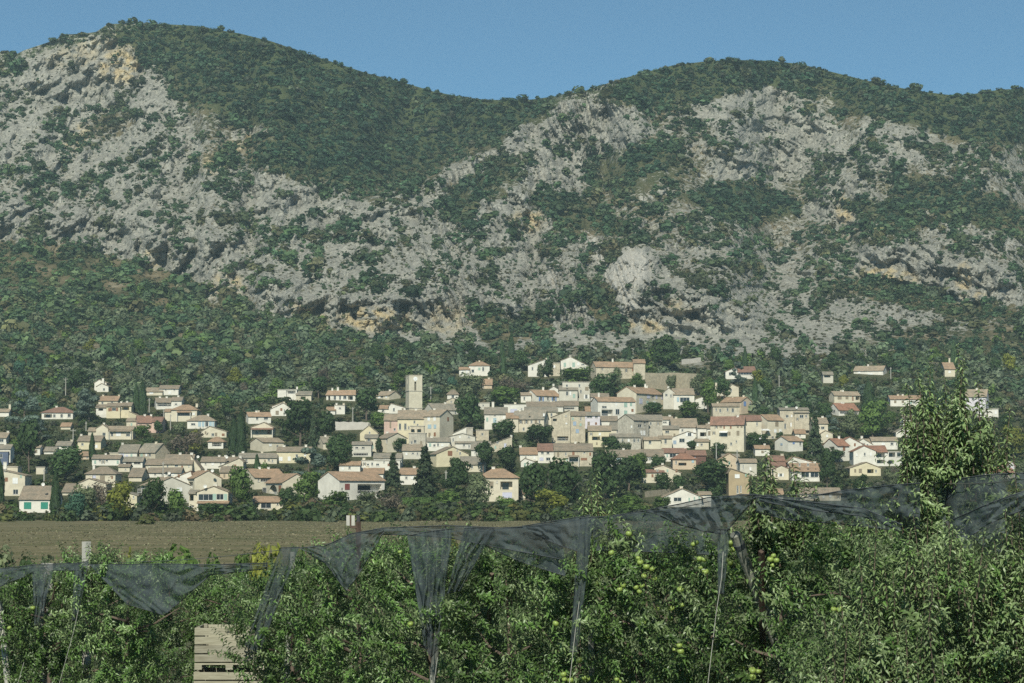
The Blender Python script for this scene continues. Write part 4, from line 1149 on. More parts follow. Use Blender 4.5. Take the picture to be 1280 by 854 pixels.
h('cream twin-gabled house with curved roof line', 'half hidden by trees above the orange-cream house', [('G', 908, 923.5, 480, 484, 496, {'xs': 914}), ('G', 890, 909, 482.3, 487, 493, {'xs': 896, 'dy': 1, 'ye2': 485})], [(903, 487, 2, 2.5, 'd')], 'c', 't', ch=[(901.5, 478.5)])
h('white house with red-brown roof and long loggia', 'topmost house right of the rampart', [('G', 907, 921.5, 459, 464.5, 474, {'xs': 920.5, 'ye2': 459.5}), ('F', 921, 945, 458.5, 465.3, 474, {'dy': .7, 'R': 'r'})], [(931, 467, 17, 3.2, 'l'), (912.5, 467.5, 3, 4, 'd')], 'w', 'r', ch=[(923, 458)])
h('ochre stone house with flat grey top', 'left of the tall dark spruce', [('F', 975, 1011, 510, 512.5, 543, {'W': 's', 'd': 9}), ('F', 993, 1011.5, 514, 516.2, 526, {'dy': -1.2, 'R': 'g', 'd': 5})], [(984, 520.5, 3.5, 3.5, 'd'), (989.5, 520, 2, 3, 's:w'), (1002, 520.7, 5, 4, 'd'), (988.8, 531, 1.8, 5, 's:w'), (981.5, 533, 2.5, 7, 'd')], 's', 'g', ch=[(985, 510)], dish=[(995.6, 509.5)])
h('pale stepped house', 'just right of the tall dark spruce', [('F', 1017, 1035, 522.5, 529.5, 545, {'R': 't'}), ('G', 1026, 1041, 538.5, 542, 553, {'xs': 1032, 'dy': -2})], [(1028.5, 535, 4.5, 3.5, 'd'), (1036, 535, 2, 3, 'd'), (1034, 545, 2.5, 3, 's:w')], 'c', 't', ch=[(1031, 523)])
h('house with orange roof and small blue window', 'left of the spruce base, over the hedge', [('L', 971, 1005, 545.5, 551, 565, {'xs': 985.5, 'g': 8.5})], [(992, 554, 2.5, 2.5, 's:v'), (977, 555.5, 2.5, 2.5, 's:u')], 'w', 'o', ch=[])
h('tiny orange-roofed outbuilding', 'behind the small blue window house', [('F', 994, 1007, 537, 542, 548, {'R': 'o'})], [(1000, 544.5, 2, 2.5, 'd')], 'w', 'o', ch=[])
# --- right
h('white chalet with orange roof and corner balcony', 'right of the tall dark spruce', [('L', 1031, 1063, 548.5, 557, 575, {'xs': 1047, 'g': 9}), ('G', 1053, 1084, 546.5, 552, 577, {'xs': 1062, 'dy': 6, 'ye2': 558})], [(1039.5, 560.5, 7, 4, 'l'), (1055, 561, 2.8, 5, 's:n')], 'w', 'e', ch=[(1056, 545)])
h('long white shed with pale tan roof', 'above the two-storey balcony house', [('G', 1072, 1090, 548.5, 553, 562, {'xs': 1079, 'ye2': 555}), ('F', 1076, 1099, 549, 553, 562, {'dy': 2})], [], 'w', 't', ch=[(1077.5, 545)])
h('white house with pink-tan roof', 'at the upper right of the balcony house', [('F', 1090, 1122, 546.8, 551.3, 562)], [(1104, 555, 4, 3, 's:w'), (1115, 555, 4, 3, 'd')], 'w', 't', ch=[])
h('two-storey white house with stacked balconies', 'right of the chalet, roof bright orange', [('G', 1067, 1095, 557.5, 564, 581, {'xs': 1080}), ('F', 1083, 1109, 557.5, 565, 582, {'dy': .6, 'R': 'e'}), ('T', 1108.5, 1132, 564.5, 565, 583, {'dy': .8, 'd': 8})], [(1071, 569, 2, 3, 's:w'), (1088.5, 568, 2, 4, 's:w'), (1100.5, 569, 11, 5.5, 'l'), (1101, 577, 10, 4.5, 'l'), (1115, 568.5, 8, 5.5, 'l'), (1125.5, 568.5, 9, 5.5, 'g'), (1114, 577.5, 7, 4.5, 'l')], 'w', 'e', ch=[])
h('pale yellow gabled bungalow', 'low on the right, in front of the balcony house', [('G', 1062.5, 1101, 578, 585, 595, {'xs': 1083})], [(1069, 588.5, 2.5, 4, 's:a'), (1075.5, 588.5, 4, 5, 's:a'), (1088, 589, 8, 5, 'l')], 'y', 't', ch=[])
h('house with stacked red roofs and white gable', 'behind the two shoot-topped apple trees', [('F', 961, 981, 570, 576, 582, {'dy': 6, 'R': 'r'}), ('F', 964, 982, 578, 582, 592, {'dy': 2, 'R': 'r'}), ('G', 967, 986, 582, 586, 600, {'xs': 977})], [(970.5, 594, 2.2, 4, 's:a'), (976, 594, 3.5, 4, 'o:w')], 'c', 'r', ch=[(979.5, 573)])
h('cream house with tan roof and wide sun windows', 'beside the dark fir', [('F', 990, 1024.5, 579.5, 589.2, 602), ('G', 985, 1023, 571, 577, 592, {'xs': 992, 'dy': 8, 'ye2': 580})], [(1006.5, 593.3, 10, 7, 'g'), (1018, 593.3, 10, 7, 'g')], 'w', 'o', ch=[(1022, 580)])
h('round-backed tan stone barn', 'left of a pole, above the ochre gable house', [('G', 898, 925.5, 566.8, 575, 588, {'xs': 912, 'W': 'a', 'd': 7})], [(902, 580, 3, 3, 'd')], 'a', 'o', ch=[])
h('ochre house with slanting roof and dark doorway', 'beside the large round tree behind the net', [('G', 911, 936.5, 586, 590, 620, {'xs': 914, 'ye2': 593.5, 'W': 'o', 'd': 8})], [(921.5, 595.3, 6, 5, 's:w'), (922, 612, 2.6, 10, 'd'), (926, 611.5, 2, 9, 'd')], 'o', 'b', ch=[])
h('pale ruin with tan roof', 'right of the tan stone barn', [('F', 925, 946, 574, 578.3, 595, {'W': 'g', 'd': 8})], [(929, 584, 1.6, 6, 'd'), (938, 586, 2.5, 4, 's:w')], 'g', 't', ch=[])
h('red-brown roofed house with green-white shutters', 'behind the tall shoot in the middle', [('F', 758, 801, 562.8, 571.3, 584, {'R': 'b'})], [(767, 576, 3.5, 5, 's:q'), (773, 576, 4, 5.5, 's:q'), (781.5, 576, 4, 5.5, 's:q')], 'w', 'b', ch=[(780.5, 560.5)])
h('low house with grey-brown tiles', 'right of the red-brown roof with pale shutters', [('F', 801, 830, 562, 570.5, 579)], [(812, 574, 3, 2.5, 'd')], 'w', 'b', ch=[])
h('white house with red-brown roof and dark window', 'left of the dark brown-walled house', [('F', 829, 858.5, 560.7, 566, 577, {'R': 'r'})], [(841, 569.5, 8, 5, 'd'), (834, 569.5, 2, 4, 's:g')], 'w', 'r', ch=[(857.5, 559.5)])
h('dark brown-walled house with red roof', 'above the large round tree behind the net', [('F', 858.5, 882.5, 563.5, 569, 581, {'W': 'n', 'R': 'r'})], [(868, 573, 3, 3, 's:u')], 'n', 'r', ch=[])
h('small orange hip-roofed house with dark opening', 'in front of the dark brown-walled house', [('H', 841, 870, 567.3, 574, 587, {'W': 'a'})], [(853, 580.3, 10, 3.5, 'l'), (866, 577, 3, 3, 's:q')], 'a', 'e', ch=[])
h('white block with slanting top and low red roof', 'below the orange hip roof', [('G', 818, 851, 581.5, 584.5, 603, {'xs': 829, 'ye2': 591}), ('F', 804, 830, 587.5, 590.5, 600, {'dy': -2, 'R': 'r', 'd': 6})], [], 'c', 't', ch=[(821.5, 579.5)])
h('white villa with wide gable and twin chimneys', 'just behind the hail net', [('G', 829, 877, 611, 621.5, 634, {'xs': 853, 'd': 11}), ('F', 874, 889, 615, 618.5, 631, {'dy': 2, 'd': 8})], [(847, 624.5, 10, 5, 'g'), (861.5, 624.5, 1.8, 4.5, 's:g'), (868, 623.5, 1.8, 4.5, 's:g'), (874, 623, 2, 5, 's:g')], 'w', 't', ch=[(863.5, 608), (871.5, 610)])
h('white row house with red-brown roof', 'joined to the tan stone row house', [('F', 672.5, 693, 555, 563.7, 579, {'W': 'w', 'R': 'r'})], [(678, 566.3, 3.5, 3.2, 'd'), (685, 566.3, 3.8, 3.2, 'd'), (677, 574, 5, 4, 's:i'), (685.3, 574, 5.5, 4, 'g')], 'w', 'r', ch=[(671, 557)])
h('tan stone row house with brown door and awning', 'above the thicket', [('F', 693, 741, 554.8, 563.5, 583, {'W': 's', 'R': 'b'})], [(697.7, 568, 2.6, 6, 's:a'), (716.7, 566.3, 3, 5.5, 's:n'), (730.5, 565.8, 2.4, 2.4, 'd'), (717, 575.5, 11, 4, 'd'), (730, 574, 8, 3, 's:n')], 's', 'b', ch=[(719.8, 556)], x=[(710, 724, 571, 1.6, 'b')])
h('low orange-roofed shed', 'left of the row with upper windows', [('F', 650, 672.5, 559.7, 568, 576, {'R': 'o'})], [], 'w', 'o', ch=[(649, 557)])
h('stone shed with rising top edge and a blue shutter', 'left of the broad dark trees', [('G', 614, 640, 546, 555.5, 565, {'xs': 639, 'ye2': 546.5, 'W': 's'})], [(631.5, 557, 3, 5.5, 's:i'), (622, 553, 2.6, 2.6, 'd')], 's', 'g', ch=[(629.5, 545.5)])
h('cream villa with tan hip roof and deep terrace', 'left of the dense thicket', [('H', 597, 648, 586.5, 597.3, 627, {'pitch': 22})], [(614, 605.5, 5.5, 7, 's:a'), (633, 607, 15, 10, 'l'), (621.3, 602.5, 1.6, 3, 'd'), (634, 619, 12, 7, 's:i')], 'c', 'o', ch=[(616.5, 584.5)])
h('cottage with patched orange roofs', 'half hidden right of the front cream villa', [('G', 660, 678, 601.5, 609, 620, {'xs': 672, 'R': 'o'}), ('F', 652, 662, 613, 617.5, 624, {'dy': -1.5, 'R': 'o', 'd': 6})], [(669, 612, 2.5, 3, 'd')], 'c', 'o', ch=[(667.5, 600), (676, 612)])
h('open-fronted pale ruin', 'high right, above the yellow-green round tree', [('F', 1029, 1041.5, 465, 468.3, 479, {'W': 'g', 'd': 6})], [(1034, 470.3, 8, 3.2, 'l')], 'g', 'g', ch=[])
h('long tan-roofed house with white gable', 'high right beside a pole', [('R', 1069, 1112, 457.5, 463, 469, {'xs': 1104, 'g': 9})], [(1074, 465.5, 3, 2.5, 's:w'), (1088, 468, 6, 3, 's:w')], 'w', 't', ch=[(1087, 455.5)])
h('cream bungalow with tan roof and brown door', 'above the bright red-roofed villa', [('L', 1038.5, 1076, 489.5, 494, 504, {'xs': 1043, 'g': 8})], [(1049.5, 497.5, 5, 3.5, 's:a'), (1058.7, 497.3, 3.5, 3.5, 's:a'), (1066, 498.3, 1.6, 5.5, 's:n'), (1072, 498, 5, 4, 'l')], 'c', 't', ch=[(1052, 488.3), (1055, 488.3)])
h('white villa with bright red roof and dark veranda', 'below the cream bungalow', [('L', 1038.5, 1075, 504.3, 512.3, 520, {'xs': 1048.5, 'g': 8.5})], [(1061.5, 515.5, 23, 4.5, 'l'), (1043, 514, 2.5, 3.5, 'd')], 'w', 'e', ch=[(1053, 502.5), (1056, 503)])
h('cream bungalow with plain tan roof', 'left of the tall shoots of the nearest tree', [('F', 1113, 1152, 494.8, 499, 508)], [(1119, 502.3, 3, 3.2, 's:a'), (1128.5, 502.3, 3, 3, 's:a'), (1143, 503, 3, 3, 'd')], 'w', 'o', ch=[(1124.5, 493.3), (1130.5, 493.3)])
h('small house with steep ochre roof and white flue', 'highest at the far right', [('F', 1181, 1194, 453.5, 461.3, 471, {'R': 'o', 'pitch': 26})], [(1187, 465, 3, 3, 's:w')], 'c', 'o', ch=[(1190, 447.5)])
h('lilac-white house with tan roof and garden wall', 'at the far right behind the tallest shoots', [('R', 1208, 1240, 487, 495.5, 505, {'xs': 1233, 'g': 8}), ('T', 1222, 1248, 511, 511.5, 519, {'dy': -8, 'W': 'w', 'd': 3})], [(1226, 499, 4, 4, 's:i'), (1216, 499, 3, 3, 'd')], 'l', 't', ch=[(1224, 486)])
h('low house with long red-orange roof and white gable', 'at the far right above the net', [('F', 1231, 1267, 584.7, 590.3, 598, {'R': 'e'}), ('G', 1258, 1269, 577.5, 582.5, 593, {'xs': 1265, 'dy': 3, 'W': 'l'})], [], 'c', 'o', ch=[(1265, 577)])
h('white building with grey lean-to', 'half hidden by the nearest tall tree', [('F', 1129, 1142, 519.5, 523, 535, {'R': 'b', 'd': 7}), ('G', 1120, 1140, 530.5, 540, 546, {'xs': 1138, 'dy': -2})], [], 'w', 'g', ch=[])
h('low tan-roofed building', 'just over the net right of the middle', [('F', 1000, 1051, 610.2, 617.3, 626, {'W': 'c', 'R': 'b', 'd': 8})], [(1012, 620.5, 3, 3, 'd'), (1038, 620.5, 3, 3, 's:w')], 'c', 'b', ch=[])
h('tiny red-roofed cabin', 'left of the low tan-roofed building, behind shoots', [('F', 963, 979, 611.5, 618.5, 626, {'R': 'o', 'd': 6})], [], 'w', 'o', ch=[])
h('small house with tan roof', 'between the conservatory house and the pinkish white house', [('F', 732, 751, 508.5, 514.5, 522)], [(741, 516.8, 2.6, 3, 's:a'), (746, 516.8, 2.6, 3, 's:a')], 'c', 'o', ch=[])
h('roofed terrace with brown tiles', 'below the square flat-topped stone house', [('F', 700, 723, 501.5, 507, 514, {'R': 'b'})], [(711, 510.5, 14, 3, 'l')], 'g', 'b', ch=[])
h('small orange-roofed hut', 'in trees below the white hip-roofed bungalow', [('F', 76, 88, 528.7, 533, 537, {'R': 'o', 'd': 6})], [], 'c', 'o', ch=[])
h('grey-roofed house sunk in trees', 'above the low ochre-tiled house', [('F', 70, 88, 552, 557, 563, {'R': 'g'})], [(80, 559.5, 3, 2.5, 'd')], 'w', 'g', ch=[(87, 551)])
h('pinkish roof corner of a hidden house', 'behind pines at the left', [('F', 38, 50, 557, 560, 567, {'R': 't'}), ('F', 55, 69, 559, 564, 569, {'dy': 3, 'R': 'g'})], [], 'w', 't', ch=[(41, 556)])
h('tan roof with tall white chimney', 'cut by the left edge, above the brown-roofed cottage', [('F', -14, 11, 511.5, 515, 521)], [], 'w', 't', ch=[(10, 505.5)])

h('low cream annex with slanted top', 'between the olive-tan roof and the large cream house', [('F', 869, 886, 549, 552, 562)], [(877, 556, 3, 3, 'd')], 'c', 't', ch=[])
h('rough stone shed with flat top', 'below the white house with tall blue shutter', [('T', 595, 611, 537, 538, 551, {'W': 's', 'd': 5})], [(603, 543, 2.5, 3, 'd')], 's', 'g')
h('low pale house half behind the cedar', 'right of the blue-grey cedar top', [('F', 424, 450, 577, 581.5, 591, {'R': 'o'})], [(437, 585, 3, 3, 'd')], 'w', 'o', ch=[(430, 575)])
h('low stone outhouse with sloped roof', 'under the stone base of the large cream house', [('F', 903, 924, 568, 571, 580, {'W': 's', 'R': 'g'})], [(913, 575, 3, 3, 'd')], 's', 'g', ch=[])
h('small pale house with orange roof', 'left of the stacked red roofs', [('F', 944, 962, 557, 561, 570, {'R': 'o'})], [(953, 565, 3, 3, 's:a')], 'w', 'o', ch=[(957, 555)])

h('low house under long grey-tan roofs', 'between the yellow gallery and the tall grey house', [('F', 764, 796, 528.5, 537, 546, {'R': 'g'})], [(772, 540, 2.5, 3, 'd'), (784, 540, 2.5, 3, 's:a')], 'c', 'g', ch=[])
h('roofless white ruin', 'below the low orange-roofed shed', [('G', 651, 668, 573, 577, 584, {'xs': 656, 'd': 5})], [(660, 579, 2, 2.5, 'd')], 'w', 't', ch=[])
h('narrow cream house with grey roof edge', 'between the grey-shuttered house and the tall tan house', [('F', 684, 697, 511, 515.5, 531, {'dy': 5, 'R': 'g'})], [(690, 520, 2.5, 4, 's:a')], 'c', 'g', ch=[])

# --- church tower
Yt = float(Yv(518, 541)) + 16
sT = F / Yt
troot = link('church_tower', None, None, V3(517, 541, Yt))
tag(troot, 'square tan stone church tower with clock and slit opening, above the yellow hall', 'tower')
aT = math.radians(17)
uT, vT = (math.cos(aT), math.sin(aT)), (-math.sin(aT), math.cos(aT))
WT = 16.3 / sT / math.cos(aT)
cxT = float(P3(511.2, 541, Yt)[0])
zT = lambda py: float(P3(640, py, Yt)[2])


def trf(a, b, z):
    return (cxT + uT[0] * a + vT[0] * b, Yt + uT[1] * a + vT[1] * b, z)


tb = base_t = troot.location.copy()
mb = MB()
mb.box(0, WT, 0, WT, zT(560), zT(509.5), trf)
shift(mb, tb).build('tower_base', wallmat('s'), troot)
ff = Face((cxT, Yt), uT, vT, WT)
s_c, _ = ff.hit(519.2, 480)
ff.holes.append([s_c - 0.33, s_c + 0.33, zT(488), zT(477.2), 0.9, 'd'])
lf = Face((cxT + vT[0] * WT, Yt + vT[1] * WT), (-vT[0], -vT[1]), uT, WT)
lf.holes.append([WT * .5 - .3, WT * .5 + .3, zT(479), zT(473), 0.6, 'd'])
mb = MB()
for f_ in (ff, lf, Face((cxT + uT[0] * WT, Yt + uT[1] * WT), vT, (-uT[0], -uT[1]), WT), Face((cxT + (uT[0] + vT[0]) * WT, Yt + (uT[1] + vT[1]) * WT), (-uT[0], -uT[1]), (-vT[0], -vT[1]), WT)):
    f_.wall(mb, zT(509.5), zT(469.6))
shift(mb, tb).build('shaft', surface('tower_stone', (0.56, 0.515, 0.40), 0.9, 0.14, 0.8, 0.04, 4.0, tint2=(0.47, 0.43, 0.335)), troot)
mb = MB()
mb.box(-.06, WT + .06, -.06, WT + .06, zT(469.7), zT(468.6), trf)
shift(mb, tb).build('parapet', wallmat('s'), troot)
for y_ in (488.6, 510):
    mb = MB()
    mb.box(-.14, WT + .14, -.14, WT + .14, zT(y_) - .13, zT(y_) + .13, trf)
    shift(mb, tb).build('string_course', wallmat('k'), troot)
mb = MB()
for z_ in np.linspace(zT(487.5), zT(478), 7):
    mb.box(s_c - .33, s_c + .33, .25, .55, float(z_), float(z_) + .06, trf)
shift(mb, tb).build('louvre', simple('dark_louvre', (0.06, 0.055, 0.05), .8), troot)
mb = MB()
zc = zT(473.6)
disc = [(s_c + .72 * math.cos(t), zc + .72 * math.sin(t)) for t in [2 * PI * i / 28 for i in range(28)]]
mb.poly([trf(a, -.09, z) for a, z in disc])
for i in range(28):
    (a, z), (a2, z2) = disc[i], disc[(i + 1) % 28]
    mb.poly([trf(a, -.09, z), trf(a, 0, z), trf(a2, 0, z2), trf(a2, -.09, z2)])
clock = shift(mb, tb).build('clock_face', simple('clock_enamel', (0.8, 0.8, 0.77), .4), troot)
mb = MB()
for ang, ln in ((60, .4), (170, .58)):
    dx, dz = math.sin(math.radians(ang)), math.cos(math.radians(ang))
    mb.poly([trf(s_c - dz * .04, -.1, zc + dx * .04), trf(s_c + dx * ln, -.1, zc + dz * ln), trf(s_c + dz * .04, -.1, zc - dx * .04)])
shift(mb, tb).build('clock_hand', simple('clock_black', (0.02, 0.02, 0.02), .5), clock)
HOUSES.append(('church tower', 506, 528, 469, 541, Yt, 0))


def wall_run(name, label, pts, thick, mat, cat):
    """free-standing wall along (px, y top, y base) points"""
    Ys = [float(Yv(p[0], p[2])) for p in pts]
    base_ = V3(pts[0][0], pts[0][2], Ys[0])
    mb = MB()
    for (a, Ya), (b_, Yb) in zip(zip(pts[:-1], Ys[:-1]), zip(pts[1:], Ys[1:])):
        n = 8
        for i in range(n):
            t0_, t1_ = i / n, (i + 1) / n
            q = []
            for t in (t0_, t1_):
                px_, Yq = a[0] + (b_[0] - a[0]) * t, Ya + (Yb - Ya) * t
                q.append((px_, a[1] + (b_[1] - a[1]) * t, a[2] + (b_[2] - a[2]) * t, Yq))
            c = []
            for px_, yt_, yb_, Yq in q:
                top, bot = V3(px_, yt_, Yq), V3(px_, yb_, Yq)
                c.append((bot.x, bot.y, bot.z - 2.5))
                c.append((top.x, top.y, top.z + 0.12 * math.sin(px_ * 1.7)))
            n0 = len(mb.v)
            for k in c:
                mb.v.append(k)
            for k in c:
                mb.v.append((k[0], k[1] + thick, k[2]))
            for f_ in ((0, 2, 3, 1), (1, 3, 7, 5), (4, 5, 7, 6), (0, 1, 5, 4), (2, 6, 7, 3)):
                mb.f.append(tuple(n0 + i2 for i2 in f_))
    o = shift(mb, base_).build(name, mat)
    o.location = base_
    tag(o, label, cat)
    HOUSES.append((label, min(p[0] for p in pts), max(p[0] for p in pts), min(p[1] for p in pts), max(p[2] for p in pts), sum(Ys) / len(Ys), 0))
    return o


ram = surface('rampart_stone', (0.40, 0.345, 0.25), 0.95, 0.3, 0.9, 0.12, 2.5, tint2=(0.30, 0.27, 0.20))
wall_run('rampart', 'high old tan stone rampart wall right of the long stone farmhouse', [(806.5, 466.3, 484), (840, 466.2, 489), (871, 467, 493)], 1.4, ram, 'wall')
wall_run('retaining_wall', 'pale retaining wall left of the yellow hall, behind a pole', [(419, 527.3, 538), (463, 527.8, 537)], .6, surface('pale_wall', (0.50, 0.47, 0.42), .9, .12, .8, .03), 'wall')
wall_run('garden_wall', 'stone garden wall among trees above the villa with twin chimneys', [(806, 615, 622), (838, 610.5, 618)], .5, ram, 'wall')
wall_run('terrace_wall', 'pale terrace wall in the trees right of the great pine above the rampart', [(852, 449.5, 456), (876, 447, 453)], .6, surface('pale_wall', (0.5, 0.47, 0.42), .9), 'wall')

# --- poles
pole_m = surface('concrete_pole', (0.36, 0.35, 0.31), .9, .15, 2)
for px_, yt_, yb_, lab, arm in [(82, 472, 496, 'tall pale pole among the pines above the hip-roofed bungalow', 1), (95, 497, 513, 'wooden pole right of the hip-roofed bungalow roof', 0), (107.5, 527, 544, 'pole left of the carport roof', 0),
                                (91.3, 536, 555, 'pole with a bracket above the yellow-walled house', 1), (186.5, 498, 515, 'pole left of the villa with long dark loggia', 0), (204.7, 512, 526, 'short pole left of the villa with orange awnings', 0),
                                (213, 518, 540, 'tall concrete pole left of the blue-shuttered villa', 0), (203.8, 577, 598, 'thin pole in front of the broad barn roof', 0), (441, 509, 530, 'pole before the pale retaining wall', 0),
                                (538.5, 483, 500, 'white pole with crossarm right of the church tower', 1), (974, 469, 492, 'broad concrete pole in the trees right of the topmost loggia house', 0), (895.5, 554, 583, 'tall white pole left of the tan stone barn', 0),
                                (921.5, 562, 589, 'white pole at the corner of the tan stone barn', 0), (1015, 560, 577, 'pole at the foot of the tall dark spruce', 0), (1113.5, 459, 473, 'pole right of the long tan-roofed house', 0),
                                (55, 586, 606, 'thin pole in front of the round dark tree at left', 0), (557.5, 588, 612, 'pole right of the dark front spruce', 0), (765.5, 546, 566, 'thin mast behind the red-brown roof with pale shutters', 0)]:
    Yp = float(Yv(px_, yb_)) - 1
    bp_, tp_ = V3(px_, yb_, Yp), V3(px_, yt_, Yp)
    r = link('utility_pole', None, None, bp_)
    tag(r, lab, 'pole', 'utility poles in the village')
    H_ = tp_.z - bp_.z
    mb = MB()
    mb.tube([(0, 0, -1.5), (0, 0, H_ * .5), (0, 0, H_)], [.21, .17, .13], 7)
    mb.build('mast', pole_m, r)
    mb = MB()
    ww = 0.9 if arm else 0.35
    mb.box(-ww, ww, -.07, .07, H_ - .7, H_ - .55)
    for q in (-ww + .06, 0.0, ww - .06):
        mb.tube([(q, 0, H_ - .56), (q, 0, H_ - .3)], .06, 5)
    mb.build('crossarm', pole_m, r)

# ------------------------------------------------------------------ plants: unit crowns of small leaf clumps
def clump_quads(P, Nn, size, rng, asp=0.75):
    """one small bent quad per point, turned roughly to its normal"""
    n = len(P)
    r = rng.normal(size=(n, 3))
    t = np.cross(Nn, r)
    t /= np.linalg.norm(t, axis=1)[:, None] + 1e-9
    b = np.cross(Nn, t)
    sz = size * rng.uniform(0.6, 1.35, n)[:, None] * 0.5
    t, b = t * sz, b * sz * asp
    q = np.stack([P - t - b * .6, P + t * .7 - b, P + t + b * .7, P - t * .6 + b], 1)
    q[:, 0] += Nn * sz * 0.35 * rng.uniform(-1, 1, (n, 1))
    q[:, 2] += Nn * sz * 0.35 * rng.uniform(-1, 1, (n, 1))
    return q.reshape(-1, 3), np.arange(n * 4).reshape(n, 4)


def unit(v):
    return v / (np.linalg.norm(v, axis=-1, keepdims=True) + 1e-9)


def lobes_pts(lobes, n, rng, fill=0.3, jit=0.5):
    L = np.array(lobes)
    area = (L[:, 3] * L[:, 4] * L[:, 5]) ** (2 / 3)
    k = rng.choice(len(L), n, p=area / area.sum())
    d = unit(rng.normal(size=(n, 3)))
    rad = 1 - fill * rng.random(n) ** 2
    bump = 1 + 0.22 * np.sin(d[:, 0] * 7 + k) * np.cos(d[:, 1] * 6 + k * 2) + 0.12 * np.sin(d[:, 2] * 13 + k * 3)
    P = L[k, :3] + d * L[k, 3:6] * (rad * bump)[:, None]
    Nn = unit(d / L[k, 3:6] + 0.0)
    Nn = unit(Nn + rng.normal(size=(n, 3)) * jit * 0.5)
    return P, Nn


CR = np.random.default_rng(3)


def crown_unit(kind, seed):
    """leaf clumps for a crown in a unit box: x, y in -0.5..0.5, z in 0..1"""
    rng = np.random.default_rng(seed)
    if kind == 'cypress':
        n = 900
        z = rng.random(n) ** 0.85
        prof = 0.5 * np.minimum(1, (z + .05) * 5) * (1 - z ** 2.2) ** 0.6
        a = rng.random(n) * 2 * PI
        r = prof * (1 - .25 * rng.random(n) ** 2) * (1 + .16 * np.sin(a * 3 + z * 9 + seed))
        P = np.stack([r * np.cos(a), r * np.sin(a), z], 1)
        Nn = unit(np.stack([np.cos(a), np.sin(a), np.full(n, .35)], 1) + rng.normal(size=(n, 3)) * .35)
        return clump_quads(P, Nn, 0.11, rng, 1.6)
    if kind == 'spruce':
        Ps, Ns = [], []
        tiers = 15
        for i in range(tiers):
            z = i / tiers
            R = 0.5 * (1 - z) ** 0.8 * rng.uniform(.75, 1.1) + .02
            nb = max(4, int(11 * (1 - z)) + 2)
            for k in range(nb):
                a = rng.random() * 2 * PI
                m = 26
                t = rng.random(m) ** .7
                rr = R * rng.uniform(.7, 1.1)
                w = .10 * (1 - z * .6) * (1.1 - t)
                P = np.stack([t * rr * math.cos(a) + rng.normal(size=m) * w, t * rr * math.sin(a) + rng.normal(size=m) * w, z + .06 - .09 * t * (1 - z) + rng.normal(size=m) * .013], 1)
                Ps.append(P)
                Ns.append(unit(np.stack([np.full(m, math.cos(a) * .5), np.full(m, math.sin(a) * .5), np.full(m, .9)], 1) + rng.normal(size=(m, 3)) * .4))
        P, Nn = np.concatenate(Ps), np.concatenate(Ns)
        return clump_quads(P, Nn, 0.075, rng)
    if kind == 'cedar':
        lobes = []
        for i in range(16):
            z = rng.uniform(.12, .92)
            R = .36 * (1 - z) ** .55 + .03
            a = rng.random() * 2 * PI
            lobes.append((R * math.cos(a), R * math.sin(a), z, .20 * (1.15 - z * .6), .20 * (1.15 - z * .6), .075))
        P, Nn = lobes_pts(lobes, 1900, rng, .5)
        return clump_quads(P, Nn, 0.07, rng)
    if kind == 'pine':
        lobes = [(0, 0, .62, .3, .3, .3)]
        for i in range(11):
            a = rng.random() * 2 * PI
            z = rng.uniform(.3, .88)
            R = rng.uniform(.14, .34) * (1.15 - z * .6)
            lobes.append((R * math.cos(a), R * math.sin(a), z, rng.uniform(.13, .2), rng.uniform(.13, .2), rng.uniform(.09, .15)))
        P, Nn = lobes_pts(lobes, 1700, rng, .35)
        return clump_quads(P, Nn, 0.075, rng)
    if kind == 'bare':
        n = 650
        lobes = [(rng.uniform(-.28, .28), rng.uniform(-.28, .28), rng.uniform(.3, .8), .2, .2, .2) for _ in range(9)]
        P, Nn = lobes_pts(lobes, n, rng, .8)
        return clump_quads(P, Nn, 0.075, rng, .4)
    if kind == 'bush':
        lobes = [(rng.uniform(-.25, .25), rng.uniform(-.25, .25), rng.uniform(.25, .6), rng.uniform(.2, .3), rng.uniform(.2, .3), rng.uniform(.22, .36)) for _ in range(6)]
        P, Nn = lobes_pts(lobes, 700, rng, .3)
        P[:, 2] = np.clip(P[:, 2], 0, 1.1)
        return clump_quads(P, Nn, 0.11, rng)
    # broadleaf
    lobes = [(0, 0, .55, .32, .32, .32)]
    for i in range(13):
        a = rng.random() * 2 * PI
        z = rng.uniform(.2, .86)
        R = rng.uniform(.12, .33) * (1 - abs(z - .5) * .9)
        s_ = rng.uniform(.12, .2)
        lobes.append((R * math.cos(a), R * math.sin(a), z, s_, s_, s_ * rng.uniform(.75, 1.0)))
    P, Nn = lobes_pts(lobes, 1700, rng, .32)
    return clump_quads(P, Nn, 0.07, rng)


LEAFC = {k_: tuple(c_ * 1.5 for c_ in v_) for k_, v_ in {'b': (0.054, 0.092, 0.038), 'm': (0.092, 0.145, 0.044), 'y': (0.18, 0.195, 0.045), 'o': (0.125, 0.150, 0.090), 'c': (0.046, 0.080, 0.038), 's': (0.056, 0.082, 0.046),
         'd': (0.115, 0.155, 0.135), 'k': (0.050, 0.084, 0.036), 'x': (0.15, 0.128, 0.105), 'h': (0.065, 0.11, 0.034), 't': (0.06, 0.125, 0.09)}.items()}
SHAPE = {'b': 'broad', 'm': 'broad', 'y': 'broad', 'o': 'broad', 'c': 'cypress', 's': 'spruce', 'd': 'cedar', 'k': 'pine', 'x': 'bare', 't': 'broad'}
UNITS = {}
for kd in ('broad', 'cypress', 'spruce', 'cedar', 'pine', 'bare', 'bush'):
    for i in range({'broad': 6, 'bush': 4}.get(kd, 3)):
        v, q = crown_unit(kd, 100 + i * 7 + len(kd))
        UNITS[kd, i] = (v, q)


